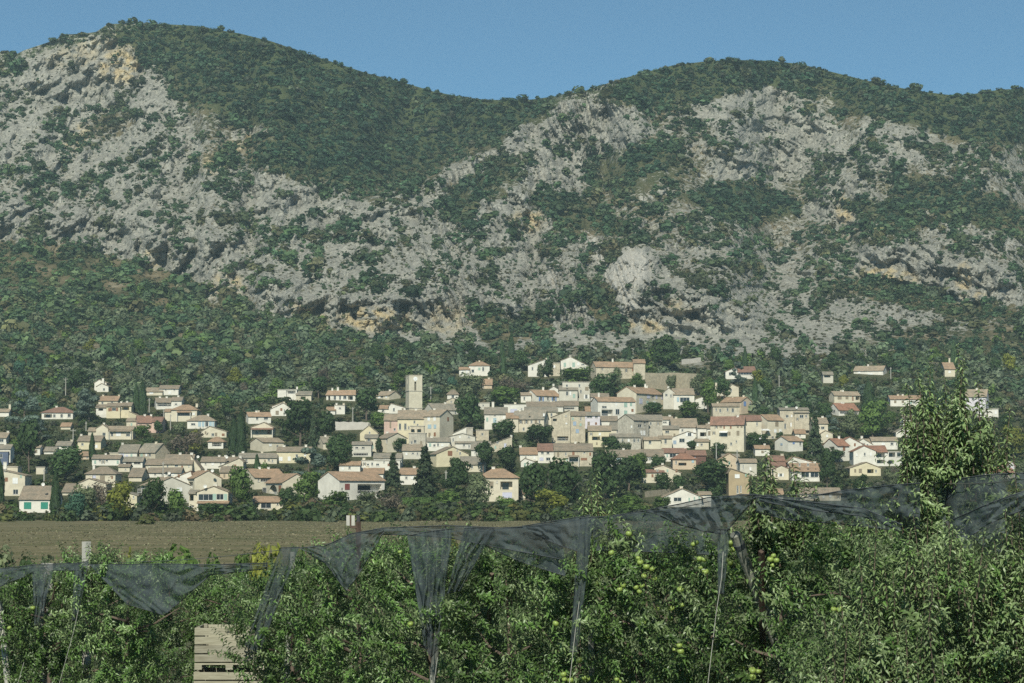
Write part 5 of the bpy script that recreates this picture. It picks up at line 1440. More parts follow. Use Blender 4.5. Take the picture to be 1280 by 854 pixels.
def trunk_unit(kind, seed):
    rng = random.Random(seed)
    mb = MB()
    top = .92 if kind in ('cypress', 'spruce') else .62
    mb.tube([(0, 0, -.15), (0, 0, .1), (rng.uniform(-.02, .02), rng.uniform(-.02, .02), top * .6), (0, 0, top)], [.035, .028, .02, .007], 6)
    if kind not in ('cypress',):
        for i in range(14 if kind == 'bare' else 7):
            a = rng.random() * 2 * PI
            z = rng.uniform(.18, top * .9)
            R = rng.uniform(.2, .4)
            up = .05 if kind in ('spruce', 'cedar') else rng.uniform(.1, .3)
            mb.tube([(0, 0, z), (R * .5 * math.cos(a), R * .5 * math.sin(a), z + up * .4), (R * math.cos(a), R * math.sin(a), z + up)], [.013, .009, .003], 5)
    return mb


CROWN_ME, TRUNK_ME = {}, {}


def plant_data(kind, var, colk):
    key = (kind, var, colk)
    if key not in CROWN_ME:
        v, q = UNITS[kind, var]
        CROWN_ME[key] = np_mesh('crown', v, q, leafmat('foliage_' + colk, LEAFC[colk], .38, .50))
    if (kind, var) not in TRUNK_ME:
        TRUNK_ME[kind, var] = trunk_unit(kind, var * 5 + len(kind)).mesh('trunk', BARK)
    return CROWN_ME[key], TRUNK_ME[kind, var]


TR = random.Random(21)
TREES = []
NAMES = {'b': 'broadleaf_tree', 'm': 'broadleaf_tree', 'y': 'broadleaf_tree', 'o': 'olive_tree', 'c': 'cypress', 's': 'spruce', 'd': 'cedar', 'k': 'pine_tree', 'x': 'thin_tree', 't': 'broadleaf_tree'}


def plant(colk, px, yb, w, hh, label, group, Y=None, shape=None, name=None, cat='tree'):
    Y = Y or float(Yv(px, min(yb, 655)))
    s = F / Y
    base = V3(px, yb, Y)
    kind = shape or SHAPE[colk]
    nv = {'broad': 6, 'bush': 4}.get(kind, 3)
    cm, tm = plant_data(kind, TR.randrange(nv), colk)
    r = link(name or NAMES[colk], None, None, base, TR.random() * 6.28)
    tag(r, label, cat, group)
    W_, H_ = w / s, hh / s
    for nm, me_ in (('crown', cm), ('trunk', tm)):
        o = link(nm, me_, r)
        lift = 0.0 if kind in ('bush', 'cypress') else 0.06
        o.scale = (W_, W_, H_)
        if nm == 'crown':
            o.location = (0, 0, H_ * lift)
    TREES.append((px, yb, w, hh, Y))
    return r


# trees one can tell apart: (colour, x, y base, width, height, label)
BIG = [('b', 586, 539, 44, 44, 'large round dark tree at the right end of the yellow hall'), ('s', 531, 628, 42, 64, 'tallest dark spruce right of the big white house'), ('s', 491, 614, 30, 44, 'thin grey-green spruce against the big white house'),
       ('k', 572, 624, 42, 50, 'open dark pine right of the tallest front spruce'), ('k', 604, 592, 32, 40, 'dark pine rising above the tan hip roof'), ('k', 633, 596, 36, 38, 'dark pine behind the right end of the tan hip roof'),
       ('o', 600, 640, 46, 46, 'grey-green tree before the front cream villa terrace'), ('m', 560, 644, 50, 30, 'low green tree at the field edge below the open pine'),
       ('b', 629, 555, 42, 30, 'dark tree left of the broad one at the village centre'), ('b', 673, 556, 46, 25, 'broad dark tree under the cream house with grey shutters'), ('b', 637, 538, 13, 20, 'small upright tree between the white and cream houses at the centre'),
       ('b', 754, 502, 44, 34, 'broad dark tree below the long stone farmhouse'), ('b', 762, 502, 13, 16, 'small clipped round tree above the conservatory house'), ('o', 772, 484, 18, 24, 'thin grey-green tree against the stone farmhouse wall'),
       ('m', 797, 489, 24, 22, 'small green tree under the right end of the stone farmhouse'), ('b', 816, 519, 34, 16, 'dark rounded tree in front of the house with long tan roof'), ('k', 830, 468, 50, 48, 'great dark pine above the old rampart'),
       ('o', 839, 490, 18, 20, 'small tree against the rampart wall'), ('m', 862, 524, 36, 22, 'tree clump below the house with glazed upper floor'), ('m', 885, 516, 30, 42, 'green tree right of the rampart end'),
       ('b', 945, 563, 42, 22, 'dark tree row under the slim pinkish house'), ('s', 1019, 577, 28, 56, 'tall dark spruce in front of the ochre stone house'), ('b', 887, 618, 62, 42, 'large round dark tree just above the net'),
       ('k', 1034, 614, 28, 52, 'dark fir right of the wide sun windows'), ('o', 1117, 628, 30, 40, 'brownish olive tree right of the yellow bungalow'), ('b', 1047, 578, 26, 16, 'dark flat-topped tree below the chalet balcony'),
       ('m', 1091, 551, 46, 48, 'bright green tree above the balcony houses'), ('o', 1064, 547, 30, 34, 'pale olive tree left of the bright green one'), ('y', 1055, 488, 18, 19, 'small yellow-green round tree above the cream bungalow'),
       ('c', 1086, 515, 17, 36, 'thick cypress right of the bright red-roofed villa'), ('b', 1031, 532, 28, 28, 'dark tree left of the red-roofed villa'), ('c', 944, 512, 8, 38, 'slim dark cypress right of the orange-cream house'),
       ('m', 957, 500, 26, 24, 'fresh green tree above the slim dark cypress'), ('y', 946, 481, 20, 18, 'yellow-green tree below the topmost loggia house'), ('d', 923, 484, 22, 30, 'grey-blue tree left of the yellow-green one'),
       ('x', 233, 577, 58, 44, 'large purple-grey tree behind the row house with dishes'), ('y', 244, 572, 24, 34, 'yellow-green tree in front of the purple-grey one'), ('d', 385, 608, 54, 46, 'big blue-grey cedar left of the big white house'),
       ('c', 301, 574, 14, 58, 'tall cypress left of the cream gabled house'), ('c', 292, 570, 12, 44, 'second cypress beside the tall one at the cream gabled house'), ('k', 375, 562, 58, 62, 'large dark pine mass above the yellow-cream house'),
       ('k', 408, 560, 34, 46, 'dark pine right of the large pine mass'), ('s', 391, 572, 20, 52, 'rusty green conifer above the blue-grey cedar'), ('b', 424, 590, 46, 46, 'dark broad tree left of the arcaded terrace house'),
       ('k', 458, 526, 42, 42, 'dark pine below the tower on its left'), ('m', 474, 537, 34, 22, 'green tree against the pink end of the hall'), ('d', 30, 541, 48, 50, 'wide blue-grey cedar left of the hip-roofed bungalow'), ('d', 111, 528, 38, 44, 'blue-grey cedar right of the hip-roofed bungalow'),
       ('k', 97, 498, 40, 38, 'dark pine by the tall pale pole'), ('k', 36, 592, 40, 68, 'tall brownish pine with bare trunks near the left edge'), ('b', 81, 607, 62, 48, 'big round dark tree left of the brown hip roof'), ('c', 115, 577, 8, 34, 'slim cypress in front of the yellow-walled house'),
       ('c', 69, 644, 13, 50, 'cypress at the right end of the cabin with green doors'), ('c', -1, 632, 13, 54, 'dark cypress cut by the left edge'), ('c', 178, 521, 11, 42, 'tall cypress left of the villa with long loggia'), ('c', 170, 519, 9, 38, 'thinner cypress left of its taller neighbour above the pink house'),
       ('b', 198, 542, 16, 16, 'round bush-like tree at the foot of the pink house'), ('m', 177, 550, 30, 18, 'green tree clump before the pink house'), ('o', 108, 650, 40, 42, 'grey-green thin tree right of the cabin cypress'), ('x', 126, 648, 44, 54, 'brownish bare tree in front of the low cream gable'),
       ('y', 149, 654, 44, 50, 'yellow-green tree at the field edge before the tall-chimney house'), ('t', 96, 655, 34, 38, 'bluish green tree right of the cabin with green doors'), ('b', 190, 653, 46, 54, 'dark tree in front of the big pale gabled house'), ('m', 221, 654, 34, 42, 'mid green tree left of the garage of the wide-glazed house'),
       ('m', 208, 622, 14, 26, 'young tree rising before the pale gable'), ('b', 266, 652, 50, 22, 'dark low tree below the tan porch roof'), ('m', 301, 640, 44, 56, 'leafy green tree right of the wide-glazed house'), ('c', 321, 610, 10, 40, 'short cypress before the orange-roofed cream house'),
       ('m', 383, 634, 40, 42, 'green tree before the gable of the big white house'), ('b', 359, 640, 34, 30, 'dark tree right of the small pool house'), ('m', 418, 646, 50, 30, 'wide green tree below the gable of the big white house'), ('o', 456, 646, 40, 30, 'pale green tree below the loggia of the big white house'),
       ('x', 487, 652, 44, 42, 'brownish thicket tree right of the big white house'), ('b', 668, 642, 50, 62, 'dense dark tree right of the cottage with patched roofs'), ('b', 706, 642, 62, 68, 'largest dense tree of the thicket below the tan row'), ('b', 757, 628, 54, 62, 'dark tree behind the tall shoot of the orchard'),
       ('y', 690, 648, 60, 34, 'yellow-green low tree in front of the dense thicket'), ('k', 786, 618, 50, 46, 'dark fir-like tree right of the tall orchard shoot'), ('m', 797, 593, 34, 26, 'fresh green tree below the grey-brown tiled house'), ('m', 796, 604, 30, 30, 'green tree left of the slanting white block'),
       ('b', 822, 594, 26, 24, 'dark tree above the slanting white block'), ('b', 828, 618, 30, 26, 'round tree before the slanting white block'), ('b', 849, 618, 24, 24, 'dark tree right of the slanting white block'), ('m', 785, 646, 66, 26, 'low green tree left of the villa with twin chimneys'),
       ('m', 827, 640, 32, 18, 'small green tree at the villa with twin chimneys'), ('m', 634, 646, 34, 24, 'green tree below the cottage with patched roofs'), ('b', 763, 572, 36, 26, 'dark tree under the yellow-banded house'), ('o', 782, 571, 20, 18, 'grey-green tree under the tall grey house annex'),
       ('x', 641, 497, 46, 28, 'brown-grey leafless tree on the slope above the village centre'), ('m', 632, 508, 54, 24, 'green tree below the brown-grey leafless one'), ('c', 629, 474, 8, 34, 'lone cypress on the slope right of the white house with low wing'),
       ('k', 686, 478, 20, 28, 'dark tree before the house with one-way sloping roof'), ('o', 676, 477, 14, 22, 'pale thin tree before the house with one-way sloping roof'), ('m', 718, 480, 56, 20, 'green tree belt below the white gabled house with green shutters'), ('o', 591, 500, 44, 32, 'grey-green tree above the round dark tree of the hall'),
       ('m', 455, 566, 16, 12, 'small tree in the rocky garden below the arcade'), ('b', 498, 565, 30, 16, 'dark tree under the tall blank gable'), ('b', 473, 566, 12, 18, 'small dark tree left of the blank gable'), ('m', 545, 545, 22, 10, 'agave-like green clump below the hall windows'),
       ('b', 899, 573, 30, 19, 'dark tree left of the stone base of the large cream house'), ('m', 1000, 563, 24, 14, 'green hedge-like tree before the small blue window house'), ('m', 962, 590, 22, 12, 'tree left of the stacked red roofs'), ('b', 975, 552, 14, 12, 'dark shrub-like tree below the red-orange roof'),
       ('k', 864, 565, 18, 14, 'dark tree before the olive-tan roofed house'), ('o', 870, 495, 22, 26, 'pale tree in front of the rampart end'), ('b', 905, 500, 26, 28, 'dark tree below the curved-roof twin gables'), ('y', 1268, 575, 40, 40, 'yellow-green tree at the far right edge above the net')]
for colk, px_, yb_, w_, h_, lab in BIG:
    plant(colk, px_, yb_, w_, h_, lab, 'trees of the village')

# hedge
hp_ = MB()
rngh = np.random.default_rng(8)
Yh = float(Yv(521, 633))
a_, b_ = V3(503, 634, Yh), V3(540, 634, Yh)
nh = 2600
P = np.stack([rngh.uniform(0, b_.x - a_.x, nh), rngh.uniform(-.6, .6, nh), rngh.uniform(0, 2.2, nh)], 1)
face_ = rngh.integers(0, 3, nh)
P[face_ == 0, 1] = -.6
P[face_ == 1, 2] = 2.2
P += rngh.normal(size=P.shape) * .06
Nn = unit(np.where((face_ == 1)[:, None], np.array([0, 0, 1.0]), np.array([0, -1.0, 0])) + rngh.normal(size=P.shape) * .4)
v, q = clump_quads(P, Nn, .3, rngh)
tag(link('hedge', np_mesh('hedge', v, q, leafmat('foliage_h', LEAFC['h'], .35, .25)), None, a_), 'long clipped green hedge at the foot of the tallest spruce', 'hedge')


# filler trees in the gaps between the houses
def clear(px, yb, w, hh, Y, m=0.12):
    x0, x1, y0, y1 = px - w * (.5 - m), px + w * (.5 - m), yb - hh * (1 - m), yb
    for _, a, b, c, d, Yh_, _i in HOUSES:
        if Yh_ > Y - 4:
            if x1 > a and x0 < b and y1 > c and y0 < d:
                return False
        elif abs(px - (a + b) / 2) < (b - a) / 2 and Y - Yh_ < 9:
            return False
    return True


def near_ref(px, py):
    best = sorted(HOUSES, key=lambda H: (abs(px - (H[1] + H[2]) / 2) / 1.3) ** 2 + (py - (H[3] + H[4]) / 2) ** 2)
    return best


KINDW = {'b': 'dark round tree', 'm': 'mid green tree', 'o': 'grey-green olive', 'c': 'dark cypress', 'k': 'dark pine', 'y': 'yellowish tree', 'x': 'brownish thin tree', 'd': 'bluish cedar', 's': 'narrow spruce', 't': 'blue-green tree'}
USED = set()


def short(ref, n=8):
    return ' '.join(ref.split()[:n])


def auto_label(colk, px, py, w, hh):
    kw = KINDW[colk]
    size = 'small ' if hh < 18 else ('tall ' if hh > 32 else '')
    for H in near_ref(px, py)[:12]:
        cxh, cyh = (H[1] + H[2]) / 2, (H[3] + H[4]) / 2
        dx, dy = px - cxh, (py - cyh) * 1.3
        if abs(dx) > abs(dy):
            rel = 'right of' if dx > 0 else 'left of'
        else:
            rel = 'below' if dy > 0 else 'above'
        t = size + kw + ' ' + rel + ' the ' + H[0]
        if len(t.split()) > 15:
            continue
        if t.lower() not in USED:
            USED.add(t.lower())
            return t
    return size + kw + ' in the village'


cnt = 0
for tries in range(6000):
    if cnt >= 150:
        break
    px_ = TR.uniform(-20, 1290)
    yb_ = TR.uniform(462, 650) if TR.random() < .85 else TR.uniform(440, 470)
    Y_ = float(Yv(px_, yb_))
    s_ = F / Y_
    colk = TR.choices('bmokcydxt', [20, 26, 26, 13, 6, 6, 4, 5, 4])[0]
    hm = {'c': TR.uniform(7, 12), 'k': TR.uniform(6, 10), 'o': TR.uniform(3.5, 5.5)}.get(colk, TR.uniform(4.0, 8.0))
    wm = hm * (.24 if colk == 'c' else TR.uniform(.85, 1.2))
    w_, h_ = wm * s_, hm * s_
    if 600 < px_ < 1000 and 485 < yb_ < 566 and hm > 4.6:
        continue
    if not clear(px_, yb_, w_, h_, Y_):
        continue
    if any(abs(px_ - t[0]) < (w_ + t[2]) * .33 and abs(yb_ - t[1]) < 9 for t in TREES):
        continue
    plant(colk, px_, yb_, w_, h_, auto_label(colk, px_, yb_ - h_ / 2, w_, h_), 'trees of the village')
    cnt += 1
print('filler trees', cnt)

# bushes on the near side of the field
for colk, px_, yt_, w_, Y_, lab in [('m', 216, 672, 78, 112, 'bright green bush on the near edge of the field'), ('y', 332, 672, 46, 105, 'yellow-flowering bush left of the net peak'), ('o', 6, 674, 56, 118, 'dull green bush at the left edge of the field'),
                                    ('y', 160, 687, 26, 98, 'small yellowish bush left of the bright green one'), ('m', 262, 684, 40, 118, 'low green bush right of the bright green one at the field edge'), ('o', 62, 688, 46, 120, 'low grey-green bush right of the left-edge bush'), ('m', 300, 688, 34, 116, 'small green bush left of the yellow-flowering one'),
                                    ('m', 372, 676, 26, 108, 'small green bush right of the yellow-flowering one'), ('b', 34, 692, 30, 116, 'dark low bush by the left edge of the field'),
                                    ('y', 566, 650, 30, 150, 'low yellow bush behind the middle of the net'), ('o', 590, 655, 40, 140, 'grey-green low bush behind the middle of the net')]:
    top = V3(px_, yt_, Y_)
    yb_ = pix((top.x, Y_, 0))[1]
    plant(colk, px_, yb_, w_, (yb_ - yt_) * 1.12, lab, 'bushes by the field', Y=Y_, shape='bush', name='bush', cat='bush')


# ------------------------------------------------------------------ scrub, woodland and undergrowth: too many to count
def merged(name, label, pts, rad, hgt, tint, kinds, nq, seed, size):
    rng = np.random.default_rng(seed)
    Vs, Qs, Ts = [], [], []
    off = 0
    protos = []
    for i in range(10):
        r2 = np.random.default_rng(seed * 31 + i)
        lobes = [(r2.uniform(-.2, .2), r2.uniform(-.2, .2), r2.uniform(.2, .6), r2.uniform(.24, .34), r2.uniform(.24, .34), r2.uniform(.26, .4)) for _ in range(4)]
        P, Nn = lobes_pts(lobes, nq, r2, .22, .45)
        v, q = clump_quads(P, Nn, size, r2)
        protos.append((v, q))
    which = rng.integers(0, 10, len(pts))
    for i in range(10):
        sel = np.nonzero(which == i)[0]
        if not len(sel):
            continue
        v, q = protos[i]
        a = rng.random(len(sel)) * 2 * PI
        ca, sa = np.cos(a)[:, None], np.sin(a)[:, None]
        X = (v[None, :, 0] * ca - v[None, :, 1] * sa) * rad[sel, None] * 2
        Y = (v[None, :, 0] * sa + v[None, :, 1] * ca) * rad[sel, None] * 2
        Z = v[None, :, 2] * hgt[sel, None] - 0.12 * hgt[sel, None]
        W = np.stack([X, Y, Z], -1) + pts[sel][:, None, :]
        n = len(v)
        Vs.append(W.reshape(-1, 3))
        Qs.append((q[None] + (np.arange(len(sel)) * n)[:, None, None] + off).reshape(-1, 4))
        Ts.append(np.repeat(tint[sel], n, 0))
        off += len(sel) * n
    me_ = np_mesh(name, np.concatenate(Vs), np.concatenate(Qs), leafmat('foliage_of_' + name, (0, 0, 0), .38, .38, attr='tint'))
    T = np.concatenate(Ts)
    ca_ = me_.attributes.new('tint', 'FLOAT_COLOR', 'POINT')
    ca_.data.foreach_set('color', np.concatenate([T, np.ones((len(T), 1))], 1).astype(np.float32).ravel())
    o = link(name, me_)
    tag(o, label, name.replace('_', ' '), kind='stuff')
    return o


def tints(n, rng, pal, wts):
    p = np.array(pal)
    k = rng.choice(len(p), n, p=np.array(wts) / sum(wts))
    return p[k] * rng.uniform(.75, 1.25, (n, 1)) * rng.uniform(.94, 1.06, (n, 3))


PAL = [(.060, .108, .062), (.078, .130, .068), (.105, .145, .075), (.135, .140, .078), (.16, .16, .10)]
rng = np.random.default_rng(77)
# mountain garrigue
sp = 4.6
gx, gy = np.meshgrid(np.arange(-325, 1605, sp), np.arange(20, 476, sp * .62))
gx = (gx + rng.uniform(-.5, .5, gx.shape) * sp).ravel()
gy = (gy + rng.uniform(-.5, .5, gy.shape) * sp).ravel()
ok = gy > skyl(gx) + 0.2
gx, gy = gx[ok], gy[ok]
cv = cover(gx, gy)
reg = sst(gy, 300, 345) * (1 - sst(gx, 370, 470))
keep = rng.random(len(gx)) < (cv * .72 + .05) * (1 - sst(gy, 425, 478)) * (1 - .42 * reg) * (1 - reg * (.85 * sst(fbm(gx / 42, gy / 17, 521, 3), -.02, .22)))
keep &= rng.random(len(gx)) > .55 * sst(gx, 540, 660) * sst(gy, 372, 405)
keep &= np.array([gy[i] < 436 or clear(gx[i], gy[i], 6, 9, terr(gx[i], gy[i])) for i in range(len(gx))])
keep &= blob(gx, gy, SCREE) < .6
keep &= blob(gx, gy, CAVES) < .3
gx, gy, cv, reg = gx[keep], gy[keep], cv[keep], reg[keep]
pts = P3(gx, gy, terr(gx, gy))
rad = np.clip(rng.lognormal(0.46, .52, len(gx)), .6, 4.8) * (.5 + .65 * cv)
dry = sst(fbm(gx / 60, gy / 30, 131, 3) + .15 * sst(gy, 300, 400), 0.05, .4) * (1 - blob(gx, gy, GREENS))
tn = tints(len(gx), rng, PAL, [40, 34, 16, 8, 2])
tn = tn * (1 - .55 * dry[:, None]) + np.array([.10, .092, .055]) * .55 * dry[:, None]
rad = rad * (1 + .30 * reg)
tn = tn * (1 + .22 * reg)[:, None] + np.array([.030, .034, .004]) * reg[:, None] * rng.random((len(gx), 1))
top_ = (sst(300 - gy, 0, 60) * blob(gx, gy, GREENS))[:, None]
tn = tn * (1 - top_ * np.array([.34, .24, .12]))
tn = tn * (1 + .45 * fbm(gx / 70, gy / 45, 501, 3))[:, None] * np.where(rng.random(len(gx)) < .05, 1.5, 1.0)[:, None]
print('mountain scrub', len(gx))
# low cushions and young bushes all over the bare rock
hx, hy = np.meshgrid(np.arange(-325, 1605, 4.4), np.arange(20, 440, 3.2))
hx = (hx + rng.uniform(-2.2, 2.2, hx.shape)).ravel()
hy = (hy + rng.uniform(-1.6, 1.6, hy.shape)).ravel()
k2 = (hy > skyl(hx) + 1) & (rng.random(len(hx)) < np.clip(.28 + .75 * fbm(hx / 45, hy / 30, 211, 3) + .25 * sst(hy, 250, 400), 0, .66)) & (blob(hx, hy, SCREE) < .4) & (blob(hx, hy, CAVES) < .2) & (rng.random(len(hx)) > .95 * blob(hx, hy, CLIFFS))
hx, hy = hx[k2], hy[k2]
r2 = rng.uniform(.45, 1.35, len(hx))
brown = sst(fbm(hx / 50, hy / 28, 131, 3), -.1, .3)[:, None]
t2 = tints(len(hx), rng, PAL, [20, 26, 26, 20, 8]) * (1 - .6 * brown) + np.array([.135, .118, .070]) * .6 * brown
pts = np.concatenate([pts, P3(hx, hy, terr(hx, hy))])
hgt_m = np.concatenate([rad * rng.uniform(.95, 1.7, len(rad)) * (1 - .2 * sst(skyl(gx) + 14 - gy, 0, 10)), r2 * rng.uniform(.8, 1.3, len(r2))])
rad = np.concatenate([rad, r2])
tn = np.concatenate([tn, t2])
print('with cushions', len(rad))
merged('mountain_scrub', 'dark evergreen scrub covering the mountain between bare rocks', pts, rad, hgt_m, tn, None, 52, 5, .28)

# woods and olive groves on the lower slope, gaps between the houses
sp = 8.0
gx, gy = np.meshgrid(np.arange(-150, 1430, sp), np.arange(372, 520, sp * .5))
gx = (gx + rng.uniform(-.5, .5, gx.shape) * sp).ravel()
gy = (gy + rng.uniform(-.5, .5, gy.shape) * sp).ravel()
lowrock = blob(gx, gy, ROCKS) * (1 - sst(gy, 432, 470))
dens = sst(1.4 * fbm(gx / 30, gy / 13, 151, 4) + .20 - .9 * lowrock - .12 * sst(gy, 410, 430) * sst(470 - gy, 0, 20) - .26 * sst(gx, 560, 700) * sst(470 - gy, 0, 28), 0, .3)
keep = rng.random(len(gx)) < dens * .85
gx, gy = gx[keep], gy[keep]
Yg = terr(gx, gy)
rad = np.clip(rng.lognormal(.95, .34, len(gx)), 1.2, 5.0)
hgt = rad * rng.uniform(1.1, 2.0, len(gx))
kp = np.array([clear(gx[i], gy[i], 2 * rad[i] * F / Yg[i], hgt[i] * F / Yg[i], Yg[i], .05) for i in range(len(gx))])
gx, gy, Yg, rad, hgt = gx[kp], gy[kp], Yg[kp], rad[kp], hgt[kp]
# bigger single crowns standing out of the scrub
nb_ = 330
bx, by = rng.uniform(-60, 1340, nb_), rng.uniform(385, 478, nb_)
kb = (blob(bx, by, ROCKS) * (1 - sst(by, 425, 450)) < .55)
bx, by = bx[kb], by[kb]
Yb_ = terr(bx, by)
rb_ = rng.uniform(2.0, 4.2, len(bx))
hb_ = rb_ * rng.uniform(1.5, 2.3, len(bx))
kb = np.array([clear(bx[i], by[i], 2 * rb_[i] * F / Yb_[i], hb_[i] * F / Yb_[i], Yb_[i], .05) for i in range(len(bx))])
gx, gy, Yg, rad, hgt = [np.concatenate([p_, q_[kb]]) for p_, q_ in ((gx, bx), (gy, by), (Yg, Yb_), (rad, rb_), (hgt, hb_))]
olive = sst(fbm(gx / 80, gy / 25, 171, 3) + .15 * sst(gy, 430, 480), -.05, .2)
tn = tints(len(gx), rng, PAL, [34, 30, 20, 10, 6]) * (1 - olive[:, None] * .8) + olive[:, None] * .8 * tints(len(gx), rng, [(.17, .205, .145), (.135, .17, .11)], [1, 1])
yel = rng.random(len(gx)) < .10
tn[yel] = np.array([.105, .165, .045])
print('woodland', len(gx))
merged('woodland', 'mixed woods and olive groves on the slope between village and cliffs', P3(gx, gy, Yg), rad, hgt, tn, None, 130, 6, .2)

sp = 5.0
gx, gy = np.meshgrid(np.arange(-60, 1340, sp), np.arange(446, 654, sp * .55))
gx = (gx + rng.uniform(-.5, .5, gx.shape) * sp).ravel()
gy = (gy + rng.uniform(-.5, .5, gy.shape) * sp).ravel()
keep = rng.random(len(gx)) < .74
gx, gy = gx[keep], gy[keep]
Yg = terr(gx, gy)
rad = np.clip(rng.lognormal(.15, .4, len(gx)), .5, 2.6)
hgt = rad * rng.uniform(.9, 1.9, len(gx))
kp = np.array([clear(gx[i], gy[i], 2 * rad[i] * F / Yg[i], hgt[i] * F / Yg[i], Yg[i], .0) for i in range(len(gx))])
gx, gy, Yg, rad, hgt = gx[kp], gy[kp], Yg[kp], rad[kp], hgt[kp]
tn = tints(len(gx), rng, [(.05, .075, .03), (.07, .10, .04), (.09, .11, .05), (.12, .11, .06), (.10, .11, .08)], [30, 26, 16, 12, 14])
print('undergrowth', len(gx))
merged('undergrowth', 'garden shrubs and hedges filling the gaps between the village houses', P3(gx, gy, Yg), rad, hgt, tn, None, 90, 7, .24)

# the unbroken belt of bushes along the far edge of the field
n = 900
gx = rng.uniform(-40, 1000, n)
gy = np.where(rng.random(n) < .8, rng.uniform(637, 654, n), 652 + rng.exponential(2.2, n))
Yg = terr(gx, gy)
lim = np.interp(gx, [-40, 15, 22, 66, 72, 150, 170, 232, 240, 287, 292, 314, 318, 355, 362, 394, 400, 478, 485, 592, 600, 650, 660, 700, 720, 826, 832, 889, 900, 1000],
                [622, 624, 636, 637, 622, 620, 622, 624, 634, 634, 618, 622, 633, 633, 620, 618, 625, 624, 626, 622, 624, 624, 620, 628, 632, 630, 633, 633, 628, 626])
top = lim + rng.exponential(6, n)
hgt = np.maximum(.6, (np.minimum(gy, 654) - top) / F * Yg) * rng.uniform(.8, 1.15, n)
rad = np.clip(hgt * rng.uniform(.45, .8, n), .6, 3.0)
tn = tints(n, rng, [(.055, .09, .035), (.08, .125, .042), (.12, .14, .05), (.15, .125, .08), (.10, .125, .085), (.16, .17, .05)], [26, 26, 16, 10, 16, 8])
merged('field_edge_thicket', 'thicket of mixed bushes along the far edge of the dry field', P3(gx, gy, Yg), rad, hgt, tn, None, 130, 8, .17)

# stubble on the field
n = 30000
fx_ = rng.uniform(-75, 75, n)
fy_ = 180 + 345 * rng.random(n) ** .8
w_ = (fbm(fx_ / 9, fy_ / 14, 301, 3) + .5 * rng.random(n)) > .12
fx_, fy_ = fx_[w_], fy_[w_]
n = len(fx_)
a = rng.random(n) * PI
sz = rng.uniform(.06, .16, n)
dx, dy = np.cos(a) * sz, np.sin(a) * sz
z0 = np.full(n, .02)
v = np.stack([np.stack([fx_ - dx, fy_ - dy, z0], 1), np.stack([fx_ + dx, fy_ + dy, z0], 1), np.stack([fx_ + dy * .5, fy_ - dx * .5, z0 + sz * rng.uniform(.5, 1.1, n)], 1)], 1).reshape(-1, 3)
me_ = np_mesh('dry_stubble', v, np.arange(3 * n).reshape(n, 3), leafmat('stubble', (0, 0, 0), .3, .2, attr='tint'))
T = np.repeat(tints(n, rng, [(.27, .245, .165), (.22, .20, .13), (.18, .175, .09), (.13, .155, .065)], [34, 30, 22, 14]), 3, 0)
ca_ = me_.attributes.new('tint', 'FLOAT_COLOR', 'POINT')
ca_.data.foreach_set('color', np.concatenate([T, np.ones((len(T), 1))], 1).astype(np.float32).ravel())
tag(link('dry_stubble', me_), 'dry stubble and weeds on the brown field', 'stubble', kind='stuff')

# ------------------------------------------------------------------ orchard
LEAF_T = np.array([[0, 0, 0], [-.42, .34, .16], [0, .34, 0], [.42, .34, .16], [-.34, .70, .12], [0, .70, 0], [.34, .70, .12], [0, 1, 0]], float)
LEAF_F3 = np.array([[0, 2, 1], [0, 3, 2], [4, 5, 7], [5, 6, 7]])
LEAF_F4 = np.array([[1, 2, 5, 4], [2, 3, 6, 5]])


def leaf_mesh(B, D, U, L, curl, tint, mat):
    """leaves at B pointing along D, upper side towards U, length L, tips bent down by curl"""
    D = unit(D)
    S = unit(np.cross(D, U))
    U = np.cross(S, D)
    n = len(B)
    wd = (L * 0.41)[:, None, None]
    T = LEAF_T[None]
    y = T[..., 1:2]
    V = B[:, None] + S[:, None] * (T[..., 0:1] * wd) + D[:, None] * (y * L[:, None, None] * (1 - .25 * curl[:, None, None] * y)) + \
        U[:, None] * ((T[..., 2:3] - curl[:, None, None] * .75 * y * y) * L[:, None, None])
    off = (np.arange(n) * 8)[:, None, None]
    me_ = np_mesh('crown', V.reshape(-1, 3), [(LEAF_F3[None] + off).reshape(-1, 3), (LEAF_F4[None] + off).reshape(-1, 4)], mat)
    a = me_.attributes.new('tint', 'FLOAT_COLOR', 'POINT')
    c = np.repeat(np.concatenate([tint, np.ones((n, 1))], 1), 8, 0)
    a.data.foreach_set('color', c.astype(np.float32).ravel())
    return me_


APPLEAF = leafmat('apple_foliage', (0, 0, 0), .28, .30, attr='tint', rough=.42, spec=.5, back=(0.21, 0.27, 0.145))
WOOD = surface('apple_wood', (0.13, 0.10, 0.08), .9, .35, 14, .006)


